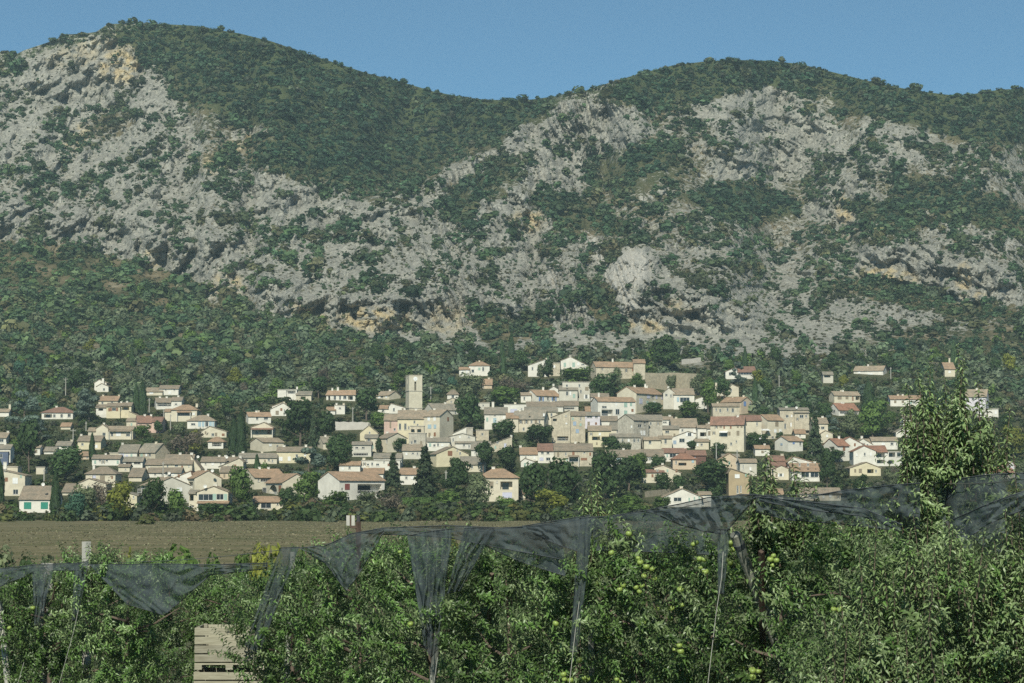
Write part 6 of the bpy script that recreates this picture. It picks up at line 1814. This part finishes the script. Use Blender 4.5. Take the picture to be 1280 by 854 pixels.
def apple_tree_data(seed, H, R, shoots, nl, pale=0.25, zlo=1.45, side=3):
    rng = np.random.default_rng(seed)
    mb = MB()
    wob = [(rng.uniform(-.05, .05), rng.uniform(-.05, .05)) for _ in range(5)]
    mb.tube([(0, 0, -.1)] + [(wob[i][0], wob[i][1], H * .92 * (i + 1) / 5) for i in range(5)], [.055, .05, .045, .035, .022, .008], 7)

    def rad(z):
        t = z / H
        return R * np.where(t < .72, .75 + .25 * np.sin(t * 9 + seed), np.clip((1.03 - t) / .26, .22, 1.0) ** .6)
    for i in range(16):
        z = rng.uniform(.6, H * .86)
        a = rng.random() * 2 * PI
        r = float(rad(z)) * rng.uniform(.6, .95)
        mb.tube([(0, 0, z), (.5 * r * math.cos(a), .5 * r * math.sin(a), z + .10), (r * math.cos(a), r * math.sin(a), z + rng.uniform(.05, .4))], [.022, .015, .006], 5)
    # shoots: origin, direction, length
    per = 28
    ns = nl // per
    z = np.where(rng.random(ns) < .8, rng.uniform(zlo, H * .97, ns), rng.uniform(.5, zlo, ns))
    a = rng.random(ns) * 2 * PI
    r = rad(z) * np.sqrt(rng.uniform(.05, .95, ns))
    lump = 1 + .22 * np.sin(a * 3 + z * 4 + seed) + .12 * np.sin(a * 5 - z * 7)
    O = np.stack([r * np.cos(a) * lump, r * np.sin(a) * lump, z], 1)
    up = rng.uniform(.25, 1.3, ns)
    A = unit(np.stack([np.cos(a) * .8, np.sin(a) * .8, up], 1) + rng.normal(size=(ns, 3)) * .35)
    Ls = rng.uniform(.22, .58, ns)
    young = (rng.random(ns) < pale).astype(float)
    more = []
    for (dx, dy, z0, ln) in shoots:
        for k in range(side):
            f_ = rng.uniform(.45, .75)
            more.append((dx + rng.uniform(-.13, .13), dy + rng.uniform(-.12, .12), z0 - rng.uniform(.0, .15), ln * f_))
    for (dx, dy, z0, ln) in list(shoots) + more:
        O = np.concatenate([O, [[dx, dy, z0]]])
        A = np.concatenate([A, [unit(np.array([rng.uniform(-.13, .13), rng.uniform(-.1, .1), 1.0]))]])
        Ls = np.append(Ls, ln)
        young = np.append(young, 1.0)
    Bs, Ds, Us, LL, CU, TI = [], [], [], [], [], []
    for i in range(len(O)):
        n = per if i < ns else max(22, int(Ls[i] / .014))
        t = (np.arange(n) + rng.random(n) * .5) / n
        ax = A[i]
        e1 = unit(np.cross(ax, [0.3, .9, .1]))
        e2 = np.cross(ax, e1)
        ph = np.arange(n) * 2.4 + rng.random() * 6
        rd = e1 * np.cos(ph)[:, None] + e2 * np.sin(ph)[:, None]
        th = rng.uniform(1.0, 1.7, n) if not young[i] else rng.uniform(1.05, 1.6, n)
        D = rd * np.sin(th)[:, None] + ax * np.cos(th)[:, None]
        U = ax[None] * 1.0 + np.array([0, 0, .7]) + rng.normal(size=(n, 3)) * .25
        bend = np.array([0, 0, -.10]) * (t ** 2)[:, None] * Ls[i] if i < ns else 0
        Bs.append(O[i] + ax * (t * Ls[i])[:, None] + bend)
        Ds.append(D)
        Us.append(U)
        LL.append((.86 if seed in (611, 612, 613, 614, 615) else 1.0) * rng.uniform(.058, .098, n) * (1.08 - .4 * t ** 3) * (1.1 if i >= ns else 1))
        CU.append(rng.uniform(.25, .75, n) + .25 * young[i])
        base = np.array([.098, .178, .050]) * rng.uniform(.65, 1.3)
        y_ = young[i] * (.35 + .65 * t)[:, None]
        TI.append((base * (1 - y_) + np.array([.235, .315, .150]) * y_) * rng.uniform(.8, 1.2, (n, 1)))
        if i >= ns or i % 9 == 0:
            mb.tube([tuple(O[i]), tuple(O[i] + ax * Ls[i] * .95)], [.007 if i >= ns else .005, .002], 4)
    leaf = leaf_mesh(np.concatenate(Bs), np.concatenate(Ds), np.concatenate(Us), np.concatenate(LL), np.clip(np.concatenate(CU), .1, 1.1), np.concatenate(TI), APPLEAF)
    return leaf, mb.mesh('trunk', WOOD)


ENVX = [-60, 0, 20, 60, 110, 140, 200, 250, 300, 330, 360, 400, 430, 480, 520, 580, 620, 660, 700, 740, 760, 800, 860, 900, 960, 1000, 1050, 1100, 1130, 1160, 1240, 1280, 1340]
ENVY = [722, 720, 720, 714, 688, 687, 700, 716, 716, 722, 716, 694, 684, 674, 668, 674, 684, 692, 698, 684, 664, 656, 676, 682, 652, 648, 662, 668, 650, 628, 640, 655, 655]


def rowA(px):
    return float(np.interp(px, [0, 640, 1280], [40, 31, 23]))


APPLE_TREES = []


def apple_tree(px, Yd, H, R, shoots, nl, label, seed, group, data=None, pale=.25):
    x = (px - CX) / F * Yd
    r = link('apple_tree', None, None, (x, Yd, 0))
    tag(r, label, 'tree', group)
    d = data or apple_tree_data(seed, H, R, shoots, nl, pale)
    cr = link('crown', d[0], r)
    tk = link('trunk', d[1], r)
    return r, cr, tk, d


def ztop(py, Yd):
    return float(P3(640, py, Yd)[2])


FRONT = [(-45, 'apple tree cut by the left edge, below the sagging net', [], .2), (62, 'apple tree under the first hanging net tail at left', [(30, 715, .6), (82, 708, .6)], .15),
         (160, 'apple tree with a pale post top, left of the wooden bins', [(118, 678, .75), (138, 676, .7), (150, 684, .7), (178, 686, .6), (190, 690, .6)], .3),
         (364, 'apple tree right of the wooden bins behind the net strip', [(338, 735, .6), (385, 706, .6)], .2), (447, 'apple tree below the pointed net tail', [(470, 672, .7), (425, 690, .6)], .2),
         (540, 'apple tree wrapped by the longest double net tail', [(552, 645, .9), (535, 662, .8), (570, 668, .7), (584, 650, .8)], .25),
         (632, 'apple tree beside the short brown stake in the middle', [(640, 690, .6), (600, 684, .6)], .2),
         (722, 'apple tree with a tall white-leaved shoot rising above the net', [(748, 588, .8), (742, 600, .75), (758, 612, .7), (733, 622, .7), (752, 632, .8), (740, 640, .8), (726, 645, .7), (764, 650, .7), (746, 655, .8), (735, 668, .7), (716, 690, .8), (722, 680, .7)], .4),
         (805, 'apple tree hung with most of the yellow-green apples', [(785, 655, .7), (810, 648, .7), (830, 668, .6)], .2), (893, 'apple tree in front of the gathered net knot', [(870, 668, .6), (885, 684, .6)], .25),
         (978, 'apple tree with two tall shoots above the net beside the leaning post', [(950, 562, .7), (962, 570, .7), (940, 590, .7), (956, 600, .8), (968, 596, .7), (945, 618, .8), (960, 625, .8), (998, 566, .8), (990, 590, .8), (1004, 592, .7), (1012, 604, .7), (994, 612, .8), (1006, 622, .8), (980, 640, .8), (1020, 640, .7)], .4),
         (1075, 'dark apple tree under the widest net span', [(1078, 600, .5), (1082, 608, .5), (1070, 616, .5)], .2)]
for i, (px_, lab, shoots, pale) in enumerate(FRONT):
    Yd = rowA(px_)
    H = ztop(float(np.interp(px_, ENVX, ENVY)), Yd)
    sh = [((a - px_) / F * Yd, random.uniform(-.25, .1), ztop(b, Yd) - c, c) for a, b, c in shoots]
    r, cr, tk, d = apple_tree(px_, Yd, H, 1.0 if px_ < 300 else .88, sh, 12500, lab, 500 + i, 'apple trees of the orchard', pale=pale)
    APPLE_TREES.append((px_, Yd, r))
# the nearest tree, much taller than the rest, and its neighbours at the right
Yd = 24.0
sh = [((a - 1186) / F * Yd, random.uniform(-.3, .15), ztop(b, Yd) - c, c) for a, b, c in [(1204, 430, 1.0), (1208, 448, .75), (1190, 452, .7), (1160, 452, .7), (1152, 462, .7), (1158, 474, .7), (1186, 470, .7), (1140, 478, .5), (1244, 494, .6), (1250, 508, .6), (1236, 520, .6), (1176, 488, .7), (1196, 490, .8),
      (1216, 492, .7), (1166, 494, .8), (1146, 500, .7), (1134, 512, .6), (1226, 510, .7), (1190, 505, .7), (1206, 512, .7), (1154, 520, .8), (1240, 545, .6), (1170, 530, .8), (1130, 560, .7), (1215, 540, .7), (1138, 590, .8), (1160, 575, .8)]]
r, cr, tk, d = apple_tree(1186, Yd, ztop(500, Yd), .39, sh, 9000, 'tallest and nearest apple tree, its shoots reaching over the village', 611, 'apple trees of the orchard', pale=.85)
APPLE_TREES.append((1186, Yd, r))
for px_, Yd, tpy, lab, sd, n_sh in [(1140, 22.5, 668, 'near apple tree of pale arching leaves left of the tallest one', 612, 12), (1232, 22.8, 690, 'near apple tree below the right net, right of the tallest one', 613, 10), (1310, 23.5, 640, 'apple tree cut by the right edge', 614, 6), (1088, 21.8, 790, 'low bushy apple tree with whitish shoots at the bottom edge', 615, 10)]:
    rs = np.random.default_rng(sd)
    H = ztop(tpy, Yd)
    sh = [(rs.uniform(-.5, .5), rs.uniform(-.65, -.1), H - rs.uniform(.3, 1.6), rs.uniform(.6, 1.05)) for _ in range(n_sh * 2)]
    r, cr, tk, d = apple_tree(px_, Yd, H, .8, sh, 12000, lab, sd, 'apple trees of the orchard', pale=.6)
    APPLE_TREES.append((px_, Yd, r))
# rows behind: copies of four trees
protos = [apple_tree_data(700 + i, 3.7, 1.0, [], 9000, .2) for i in range(4)]
BACKROW = [(5, 46, 'left of the first net tail'), (110, 45.5, 'behind the pale post at left'), (215, 46.5, 'behind the left net drape'), (292, 47, 'behind the wooden bins'), (385, 42, 'behind the pointed net tail, left side'), (478, 41, 'behind the net peak with the rusty bracket'), (585, 39, 'behind the double net tail'),
           (676, 37.5, 'left of the tall white-leaved shoot'), (765, 36, 'behind the tall white-leaved shoot'), (850, 35, 'behind the fruiting tree'), (935, 33.5, 'behind the leaning post'), (1030, 32, 'behind the two-shoot tree'), (1120, 30.5, 'left of the tallest apple tree'), (1262, 29.5, 'behind the right net')]
for i, (px_, Yd, where) in enumerate(BACKROW):
    d = protos[i % 4]
    r, cr, tk, _ = apple_tree(px_, Yd, 0, 0, [], 0, 'apple tree in the second row ' + where, 0, 'apple trees of the second row', data=d)
    r.rotation_euler[2] = i * 1.9
    hs = (ztop(float(np.interp(px_, ENVX, ENVY)) + 3, Yd)) / 3.75
    for o in (cr, tk):
        o.scale = (1.02, 1.02, hs)
for i in range(13):
    px_ = -30 + i * 108
    Yd = float(np.interp(px_, [0, 1280], [53, 38])) + (i % 2)
    d = protos[(i * 3 + 1) % 4]
    hs = ztop(float(np.interp(px_, ENVX, ENVY)) + 2, Yd) / 3.75
    r, cr, tk, _ = apple_tree(px_, Yd, 0, 0, [], 0, 'apple tree of the farther row, seen only through gaps between nearer trees', 0, 'apple trees of the farther row', data=d)
    r.rotation_euler[2] = i * 2.3 + .5
    for o in (cr, tk):
        o.scale = (1.05, 1.05, min(hs, 1.3))

# apples: each one a part of the tree it hangs on
amb = MB()
nseg, nring = 14, 9
for j in range(nring + 1):
    t = PI * j / nring
    rr = .040 * math.sin(t) * (1 + .06 * math.cos(t))
    zz = .036 * math.cos(t) - .014 * math.exp(-(t / .45) ** 2) + .008 * math.exp(-((PI - t) / .4) ** 2)
    for i in range(nseg):
        amb.v.append((rr * math.cos(2 * PI * i / nseg), rr * math.sin(2 * PI * i / nseg), zz))
for j in range(nring):
    for i in range(nseg):
        amb.f.append((j * nseg + i, (j + 1) * nseg + i, (j + 1) * nseg + (i + 1) % nseg, j * nseg + (i + 1) % nseg))
APM = surface('apple_skin', (0.22, 0.30, 0.07), .45, .22, 22.0, spec=.5)
APME = amb.mesh('apple', APM, True)
smb = MB()
smb.tube([(0, 0, .024), (.004, 0, .06)], [.0025, .002], 5)
STEM = smb.mesh('stem', WOOD)
A1 = [(482, 222), (612, 248), (622, 268), (652, 290), (680, 300), (640, 335), (742, 280), (540, 378), (522, 400), (602, 390), (632, 382), (618, 410), (470, 318), (466, 338), (816, 400), (910, 252), (932, 254), (916, 292), (938, 314), (702, 494), (774, 492), (770, 537),
      (826, 474), (458, 576), (446, 640), (462, 636), (212, 566), (326, 743), (118, 794), (136, 816), (250, 812), (254, 836), (284, 840), (370, 832), (508, 836), (764, 744), (756, 784), (788, 790), (788, 694), (812, 672), (818, 700), (1058, 180), (1070, 206), (1032, 698), (1064, 536),
      (1120, 770), (1140, 815), (1168, 794), (1196, 798), (1168, 828), (1082, 312), (566, 130), (340, 126), (48, 212), (358, 262), (410, 372), (692, 346), (612, 564), (640, 562), (704, 650), (520, 848), (350, 828), (800, 655), (776, 770), (880, 180), (895, 172), (1062, 330), (1078, 345)]
A2 = [(45, 130), (52, 155), (225, 185), (212, 200), (238, 205), (478, 410), (504, 410), (498, 518), (525, 488), (515, 610), (507, 630), (18, 585), (100, 655), (135, 665), (110, 690), (136, 692), (160, 672), (595, 412), (480, 50), (65, 250), (548, 685), (30, 205), (45, 215), (490, 495), (545, 520), (222, 225)]
AP = [(640 + a / 3.881, 634 + b / 3.881) for a, b in A1] + [(900 + a / 3.368, 640 + b / 3.368) for a, b in A2] + [(11.6, 785), (41, 760), (500, 690), (579, 713), (662, 722), (513, 780), (70, 730)]
for px_, py_ in AP:
    t = min((k for k in APPLE_TREES), key=lambda k: abs(k[0] - px_))
    Yd = t[1] - .82 - .12 * random.random()
    p = V3(px_, py_, Yd)
    o = link('apple', APME, t[2], p - t[2].location)
    o.rotation_euler = (random.uniform(-.5, .5), random.uniform(-.5, .5), random.random() * 6)
    o.scale = (random.uniform(.72, .98),) * 3
    link('stem', STEM, o)


# ------------------------------------------------------------------ hail nets
def net_material(name, alpha, col):
    m, nt, out = newmat(name)
    tc = N(nt, 'ShaderNodeTexCoord').outputs['Object']
    df = N(nt, 'ShaderNodeBsdfDiffuse')
    df.inputs['Color'].default_value = rgb(col)
    tl = N(nt, 'ShaderNodeBsdfTranslucent')
    tl.inputs['Color'].default_value = rgb(col)
    m1 = N(nt, 'ShaderNodeMixShader', Fac=.35)
    nt.links.new(df.outputs[0], m1.inputs[1])
    nt.links.new(tl.outputs[0], m1.inputs[2])
    tr = N(nt, 'ShaderNodeBsdfTransparent')
    mp = N(nt, 'ShaderNodeMapping')
    mp.inputs['Scale'].default_value = (9, 9, 1.6)
    nt.links.new(tc, mp.inputs['Vector'])
    mr = N(nt, 'ShaderNodeMapRange')
    mr.inputs['From Min'].default_value = .25
    mr.inputs['From Max'].default_value = .75
    mr.inputs['To Min'].default_value = alpha - .14
    mr.inputs['To Max'].default_value = alpha + .14
    nt.links.new(noise(nt, mp.outputs[0], 1.0, 5, .65), mr.inputs['Value'])
    m2 = N(nt, 'ShaderNodeMixShader')
    nt.links.new(mr.outputs[0], m2.inputs[0])
    nt.links.new(tr.outputs[0], m2.inputs[1])
    nt.links.new(m1.outputs[0], m2.inputs[2])
    nt.links.new(m2.outputs[0], out.inputs['Surface'])
    return m


NET = net_material('hail_net_mesh', .63, (0.108, 0.134, 0.146))
HEM = surface('net_hem', (0.06, 0.07, 0.078), .9, .3, 20)
ROPE = surface('cord', (0.42, 0.42, 0.38), .8, .2, 30)


def polyl(pts, n):
    pts = np.array(pts, float)
    d = np.concatenate([[0], np.cumsum(np.hypot(np.diff(pts[:, 0]), np.diff(pts[:, 1])))])
    t = np.linspace(0, d[-1], n)
    return np.stack([np.interp(t, d, pts[:, k]) for k in range(3)], 1)


def net(label, top, bot, nu=60, nv=22, amp=.06, folds=5, seed=0, hem=True, sag=0.0):
    """a hanging net between a top and a bottom edge, each a list of (px, py, distance)"""
    T, B = polyl(top, nu), polyl(bot, nu)
    v = np.linspace(0, 1, nv)[None, :, None]
    G = T[:, None] * (1 - v) + B[:, None] * v
    u = np.linspace(0, 1, nu)[:, None]
    vv = v[..., 0]
    w = np.sin(2 * PI * (folds * u + .8 * perlin(u * 3 + seed, vv * 1.5, seed))) + .5 * np.sin(2 * PI * (folds * 2.3 * u + 1.3 * perlin(u * 4, vv * 2 + 9, seed + 3)))
    G = G.copy()
    G[..., 0] += 3.0 * perlin(u * 6 + 3, vv * 4, seed + 7) * np.sin(PI * u) * np.sin(PI * vv)
    G[..., 2] += amp * w * (.25 + .75 * vv) + .5 * amp * perlin(u * 9, vv * 7, seed + 5)
    if sag:
        G[..., 1] += sag * np.sin(PI * u) * np.sin(PI * vv)
    W = P3(G[..., 0], G[..., 1], G[..., 2])
    base = Vector(W[nu // 2, 0])
    W = W - np.array(base)
    i = np.arange(nu * nv).reshape(nu, nv)
    q = np.stack([i[:-1, :-1], i[1:, :-1], i[1:, 1:], i[:-1, 1:]], -1).reshape(-1, 4)
    o = link('hail_net', np_mesh('hail_net', W.reshape(-1, 3), q, NET, True), None, base)
    tag(o, label, 'net', 'hail nets over the orchard rows')
    if hem:
        mb = MB()
        mb.tube([tuple(p) for p in W[:, -1]], .006, 4)
        mb.build('hem', HEM, o)
    mb = MB()
    mb.tube([tuple(p) for p in W[:, 0]], .006, 4)
    mb.build('head_rope', HEM, o)
    return o


LN = lambda px: rowA(px) - 1.2   # the nets hang on the near side of the first row


def L3(pts, d=0.0):
    return [(a, b, LN(a) + d) for a, b in pts]


net('flat net band sagging from the left edge', L3([(-60, 712), (0, 711), (45, 706)]), L3([(-60, 735), (0, 733), (42, 716)]), 30, 10, .05, 2, 1)
net('net tail hanging nearest the left edge, tapering to a point', L3([(40, 706), (69, 706)]), L3([(43, 782), (49, 782)]), 24, 26, .07, 2.5, 2)
net('thin band between the two left net tails', L3([(66, 705), (98, 704)]), L3([(66, 713), (98, 713)]), 14, 6, .03, 1, 3)
net('narrow dark net tail tied with a cord left of the pale post', L3([(93, 706), (111, 701)]), L3([(90, 775), (97, 775)]), 18, 26, .06, 2.5, 4)
net('wide drape of net over the left trees above the bins', L3([(112, 706), (200, 705), (262, 706), (334, 704)]), L3([(158, 755), (205, 769), (228, 750), (262, 719), (334, 711)]), 70, 24, .09, 4, 5)
net('slanting net strip hanging right of the bins', L3([(350, 685), (374, 684)]), L3([(306, 806), (324, 818)]), 22, 34, .07, 2, 6)
net('net band with a sharp pointed tail below the rusty bracket', L3([(373, 685), (405, 683), (440, 667), (480, 660)]), L3([(385, 692), (408, 705), (433, 739), (452, 712), (480, 664)]), 60, 26, .08, 4, 7)
net('low net band arching over the middle trees', L3([(436, 668), (480, 660), (560, 657), (625, 660), (700, 656)]), L3([(478, 668), (510, 669), (560, 672), (610, 682), (706, 700)]), 70, 12, .05, 4, 8)
net('longest double net tail reaching the bottom, tied at its foot', L3([(509, 670), (540, 664), (566, 661)], -.25), L3([(530, 806), (539, 822), (547, 812)], -.25), 44, 44, .09, 3.5, 9)
net('second fold of net beside the longest tail', L3([(580, 660), (618, 661)], -.05), L3([(558, 742), (576, 738)], -.05), 30, 28, .08, 3, 10)
net('net sheet spread behind the tall white-leaved shoot', L3([(600, 664), (655, 659), (735, 648)], .15), L3([(606, 682), (650, 702), (706, 720)], .15), 50, 16, .06, 3, 11)
net('dark triangular net left of the tall white-leaved shoot', L3([(652, 658), (690, 652), (738, 644)], -.1), L3([(668, 668), (700, 682), (738, 694)], -.1), 40, 16, .05, 3, 12)
net('thin vertical net tail with a white cord below the tall shoot', L3([(724, 648), (742, 646)], -.2), L3([(712, 815), (722, 815)], -.2), 18, 44, .05, 2, 13)
net('sheer net spread behind the fruiting tree', L3([(740, 648), (800, 640), (900, 634)], .9), L3([(742, 688), (820, 690), (900, 694)], .9), 50, 14, .06, 3, 14)
net('high net gathered into a knot at the leaning post', L3([(798, 640), (850, 630), (885, 622), (945, 618)], -.2), L3([(818, 642), (850, 656), (880, 664), (905, 668), (945, 622)], -.2), 80, 24, .12, 7, 15)
net('narrow net tail below the gathered knot', L3([(897, 662), (913, 662)], -.25), L3([(897, 742), (905, 742)], -.25), 18, 30, .05, 2.5, 16)
net('wide net span right of the leaning post', L3([(943, 619), (1000, 623), (1050, 614), (1110, 607), (1150, 604)]), L3([(945, 640), (985, 650), (1050, 655), (1128, 664), (1150, 660)]), 90, 22, .10, 5, 17)
net('dark rolled net edge crossing under the widest span', L3([(945, 621), (1000, 626), (1080, 636), (1128, 656)], -.3), L3([(950, 626), (1000, 636), (1078, 645), (1126, 664)], -.3), 60, 8, .06, 3, 18)
net('net draped at the right edge behind the tallest tree', L3([(1176, 602), (1230, 594), (1345, 588)], .9), L3([(1180, 690), (1235, 694), (1345, 680)], .9), 60, 20, .08, 4, 19)
net('net swag sloping up to the right edge', L3([(1190, 650), (1240, 628), (1345, 592)], .5), L3([(1186, 690), (1235, 655), (1345, 610)], .5), 50, 14, .08, 4, 20)


def cord(label, pts, name='tie_cord', r=.0035):
    w = [V3(a, b, LN(a) - .45) for a, b in pts]
    mb = MB()
    mb.tube([p - w[0] for p in w], r, 5)
    o = mb.build(name, ROPE)
    o.location = w[0]
    tag(o, label, 'cord', 'net cords')


cord('white cord stretched down from the dark left net tail', [(98, 762), (92, 790), (72, 862)])
cord('faint cord in the leaves at the lower left corner', [(30, 828), (20, 862)])
cord('white cord on the thin vertical tail below the tall shoot', [(724, 752), (719, 790), (711, 862)])
cord('white cord hanging below the leaning-post net tail', [(904, 690), (902, 722), (895, 768), (884, 862)])
cord('cord at the foot of the longest net tail', [(547, 822), (541, 862)])
wmb = MB()
wp = [V3(a, b, LN(a) + .6) for a, b in [(-60, 711), (107, 704), (365, 686), (470, 661), (620, 660), (735, 647), (925, 618), (1150, 604), (1345, 588)]]
seg = []
for a, b in zip(wp[:-1], wp[1:]):
    for i in range(8):
        p = a.lerp(b, i / 8)
        p.z -= .05 * math.sin(PI * i / 8)
        seg.append(p - wp[0])
wmb.tube(seg, .004, 4)
wo_ = wmb.build('support_wire', simple('steel_wire', (.3, .3, .3), .4, .8))
wo_.location = wp[0]
tag(wo_, 'thin steel wire carrying the hail nets along the row', 'wire')

# ------------------------------------------------------------------ posts
POSTW = surface('weathered_post', (0.27, 0.275, 0.235), .9, .25, 5, .01)
CONC = surface('concrete_post', (0.42, 0.41, 0.37), .9, .15, 6, .005)
RUST = surface('rusty_steel', (0.095, 0.065, 0.05), .85, .35, 12, .004)


def post(name, label, a, b, Yd, w, mat, square=False, cap=None, Yb=None):
    """post through the photo points a (top) and b, carried on down to the ground"""
    A, B = V3(a[0], a[1], Yd), V3(b[0], b[1], Yb or Yd)
    d = (B - A)
    G = A + d * (A.z / -d.z)
    r = link(name, None, None, G)
    tag(r, label, 'post', None)
    mb = MB()
    if square:
        mb.tube([Vector((0, 0, -.2)), A - G], w * .7, 4)
    else:
        mb.tube([Vector((0, 0, -.2)), (A - G) * .5, A - G], [w * .52, w * .5, w * .47], 12)
    mb.build('shaft', mat, r)
    if cap:
        mb = MB()
        p = A - G
        mb.tube([p - (p.normalized() * cap), p - (p.normalized() * (cap - .05))], w * .53, 12)
        mb.build('strap', HEM, r)
    return r


post('net_post', 'pale square concrete post rising left over the apple trees', (108, 677), (108, 760), 39.5, .10, CONC, True)
post('net_post', 'pale post wrapped in the first net tail at left', (59, 704), (57, 780), 39.8, .13, CONC, True)
post('net_post', 'whitish leaning post at the left edge', (-1, 752), (3, 790), 39.3, .10, CONC)
post('net_post', 'thick leaning wooden post with a dark strap', (919, 668), (948, 745), 26.4, .12, POSTW, cap=.17, Yb=26.85)
post('stake', 'rusty brown stake beside the leaning wooden post', (952, 689), (953, 780), 26.25, .05, RUST, True, Yb=27.0)
post('stake', 'short brown wooden stake in the middle trees', (615, 717), (611, 775), 30.6, .04, surface('brown_stake', (.13, .10, .075), .9, .3, 8), True, Yb=31.5)
post('net_post', 'post under the peak of the slanting strip', (366, 690), (362, 770), 36.6, .08, POSTW)
post('net_post', 'thin grey post at the tall white-leaved shoot', (736, 646), (738, 760), 30.0, .07, POSTW)
post('net_post', 'grey post inside the longest net tail', (547, 790), (540, 860), 31.9, .09, POSTW)
rp = post('net_post', 'rusty post topped with two grey plates above the net peak', (448, 652), (448, 720), 37.5, .055, RUST, True)
top = V3(448, 652, 37.5) - rp.location
pm = 37.5 / F
mb = MB()
mb.box(top.x - 10 * pm, top.x + .02, -.02, .02, top.z - .10, top.z - .06)
mb.box(top.x - 10.5 * pm, top.x - 9 * pm, -.025, .025, top.z - .08, top.z + .10)
mb.build('bracket', RUST, rp)
for x0, x1, z0, z1 in ((-15, -10.8, -.06, .09), (-8.6, -4.5, -.06, .09)):
    mb = MB()
    mb.box(top.x + x0 * pm, top.x + x1 * pm, -.015, .015, top.z + z0, top.z + z1)
    mb.build('plate', CONC, rp)
mb = MB()
mb.tube([(top.x, 0, top.z - .02), (top.x, 0, top.z + .09)], [.03, .02], 8)
mb.build('insulator', simple('dark_insulator', (.05, .045, .05), .5), rp)

# ------------------------------------------------------------------ wooden apple bins
BINW = leafmat('grey_planks', (0.27, 0.26, 0.225), .30, 0.0, rough=.9, spec=.15)


def bin_data():
    rb = random.Random(4)
    parts = []
    W_, D_, Hb = 1.14, 1.14, .66
    for nm, fx in (('front_panel', lambda x, y, z: (x, y, z)), ('back_panel', lambda x, y, z: (x, D_ - y, z)), ('side_panel', lambda x, y, z: (y, x * D_ / W_, z)), ('side_panel', lambda x, y, z: (W_ - y, x * D_ / W_, z))):
        mb = MB()
        z = .12
        inset = 0.03 if nm == 'side_panel' else 0.0
        for i in range(4):
            hgt = .128
            j = rb.uniform(-.006, .006)
            mb.box(inset, W_ - inset, .0 + j, .022 + j, z, z + hgt - .016, fx)
            z += hgt + .006
        parts.append((nm, mb))
    mb = MB()
    for i in range(6):
        mb.box(.03 + i * .18, .03 + i * .18 + .17, .03, D_ - .03, .10, .118)
    parts.append(('floor', mb))
    for y0 in (.0, D_ / 2 - .05, D_ - .1):
        mb = MB()
        for x0, x1 in ((.0, .12), (W_ * .36, W_ * .36 + .06) if False else (W_ / 2 - .06, W_ / 2 + .06), (W_ - .12, W_)):
            mb.box(x0, x1, y0 + .003, y0 + .097, 0, .075)
        mb.box(.0, W_, y0, y0 + .1, .075, .098)
        parts.append(('skid', mb))
    for x0, y0 in ((.03, .026), (W_ - .09, .026), (.03, D_ - .086), (W_ - .09, D_ - .086)):
        mb = MB()
        mb.box(x0, x0 + .06, y0, y0 + .06, .12, .12 + .53)
        parts.append(('corner_post', mb))
    return [(n, m.mesh(n, BINW)) for n, m in parts]


bn = BINW.node_tree
bp_ = N(bn, 'ShaderNodeTexCoord')
mp_ = N(bn, 'ShaderNodeMapping')
mp_.inputs['Scale'].default_value = (3, 3, 40)
bn.links.new(bp_.outputs['Object'], mp_.inputs['Vector'])
pr = [n_ for n_ in bn.nodes if n_.type == 'BSDF_PRINCIPLED'][0]
src = pr.inputs['Base Color'].links[0].from_socket
gr = ramp(bn, noise(bn, mp_.outputs[0], 1.0, 5, .7), [(.3, (.62, .60, .56)), (.65, (1.1, 1.1, 1.1))])
bn.links.new(mixc(bn, 1.0, src, gr, 'MULTIPLY'), pr.inputs['Base Color'])
BD = bin_data()
Yb = 41.5
xb = float(P3(242.5, 782, Yb)[0])
zt_ = float(P3(242.5, 782, Yb)[2])
Hs = zt_ / 4
for i, lab in enumerate(['lowest wooden apple bin of the stack, standing on the ground', 'second wooden apple bin from the ground', 'weathered wooden apple bin below the top one', 'topmost weathered wooden apple bin of the stack beside the net strip']):
    r = link('apple_bin', None, None, (xb + (.0 if i != 3 else .012), Yb, i * Hs))
    r.rotation_euler = (0, 0, math.radians((0, .6, -.5, .4)[i]))
    tag(r, lab, 'crate', 'stacked apple bins')
    for nm, me_ in BD:
        o = link(nm, me_, r)
        o.scale = (1, 1, Hs / .672)

# ------------------------------------------------------------------ haze: one box of even air round everything
hz = MB()
hz.box(-1400, 1400, -40, 2600, -2.0, 640)
hm, nt, out = newmat('haze')
pv = N(nt, 'ShaderNodeVolumePrincipled')
pv.inputs['Color'].default_value = (0.66, 0.88, 0.95, 1)
pv.inputs['Density'].default_value = 0.00010
pv.inputs['Anisotropy'].default_value = 0.0
nt.links.new(pv.outputs[0], out.inputs['Volume'])
ho = hz.build('haze', hm)
tag(ho, 'thin bluish summer haze in the air', 'haze', kind='stuff')
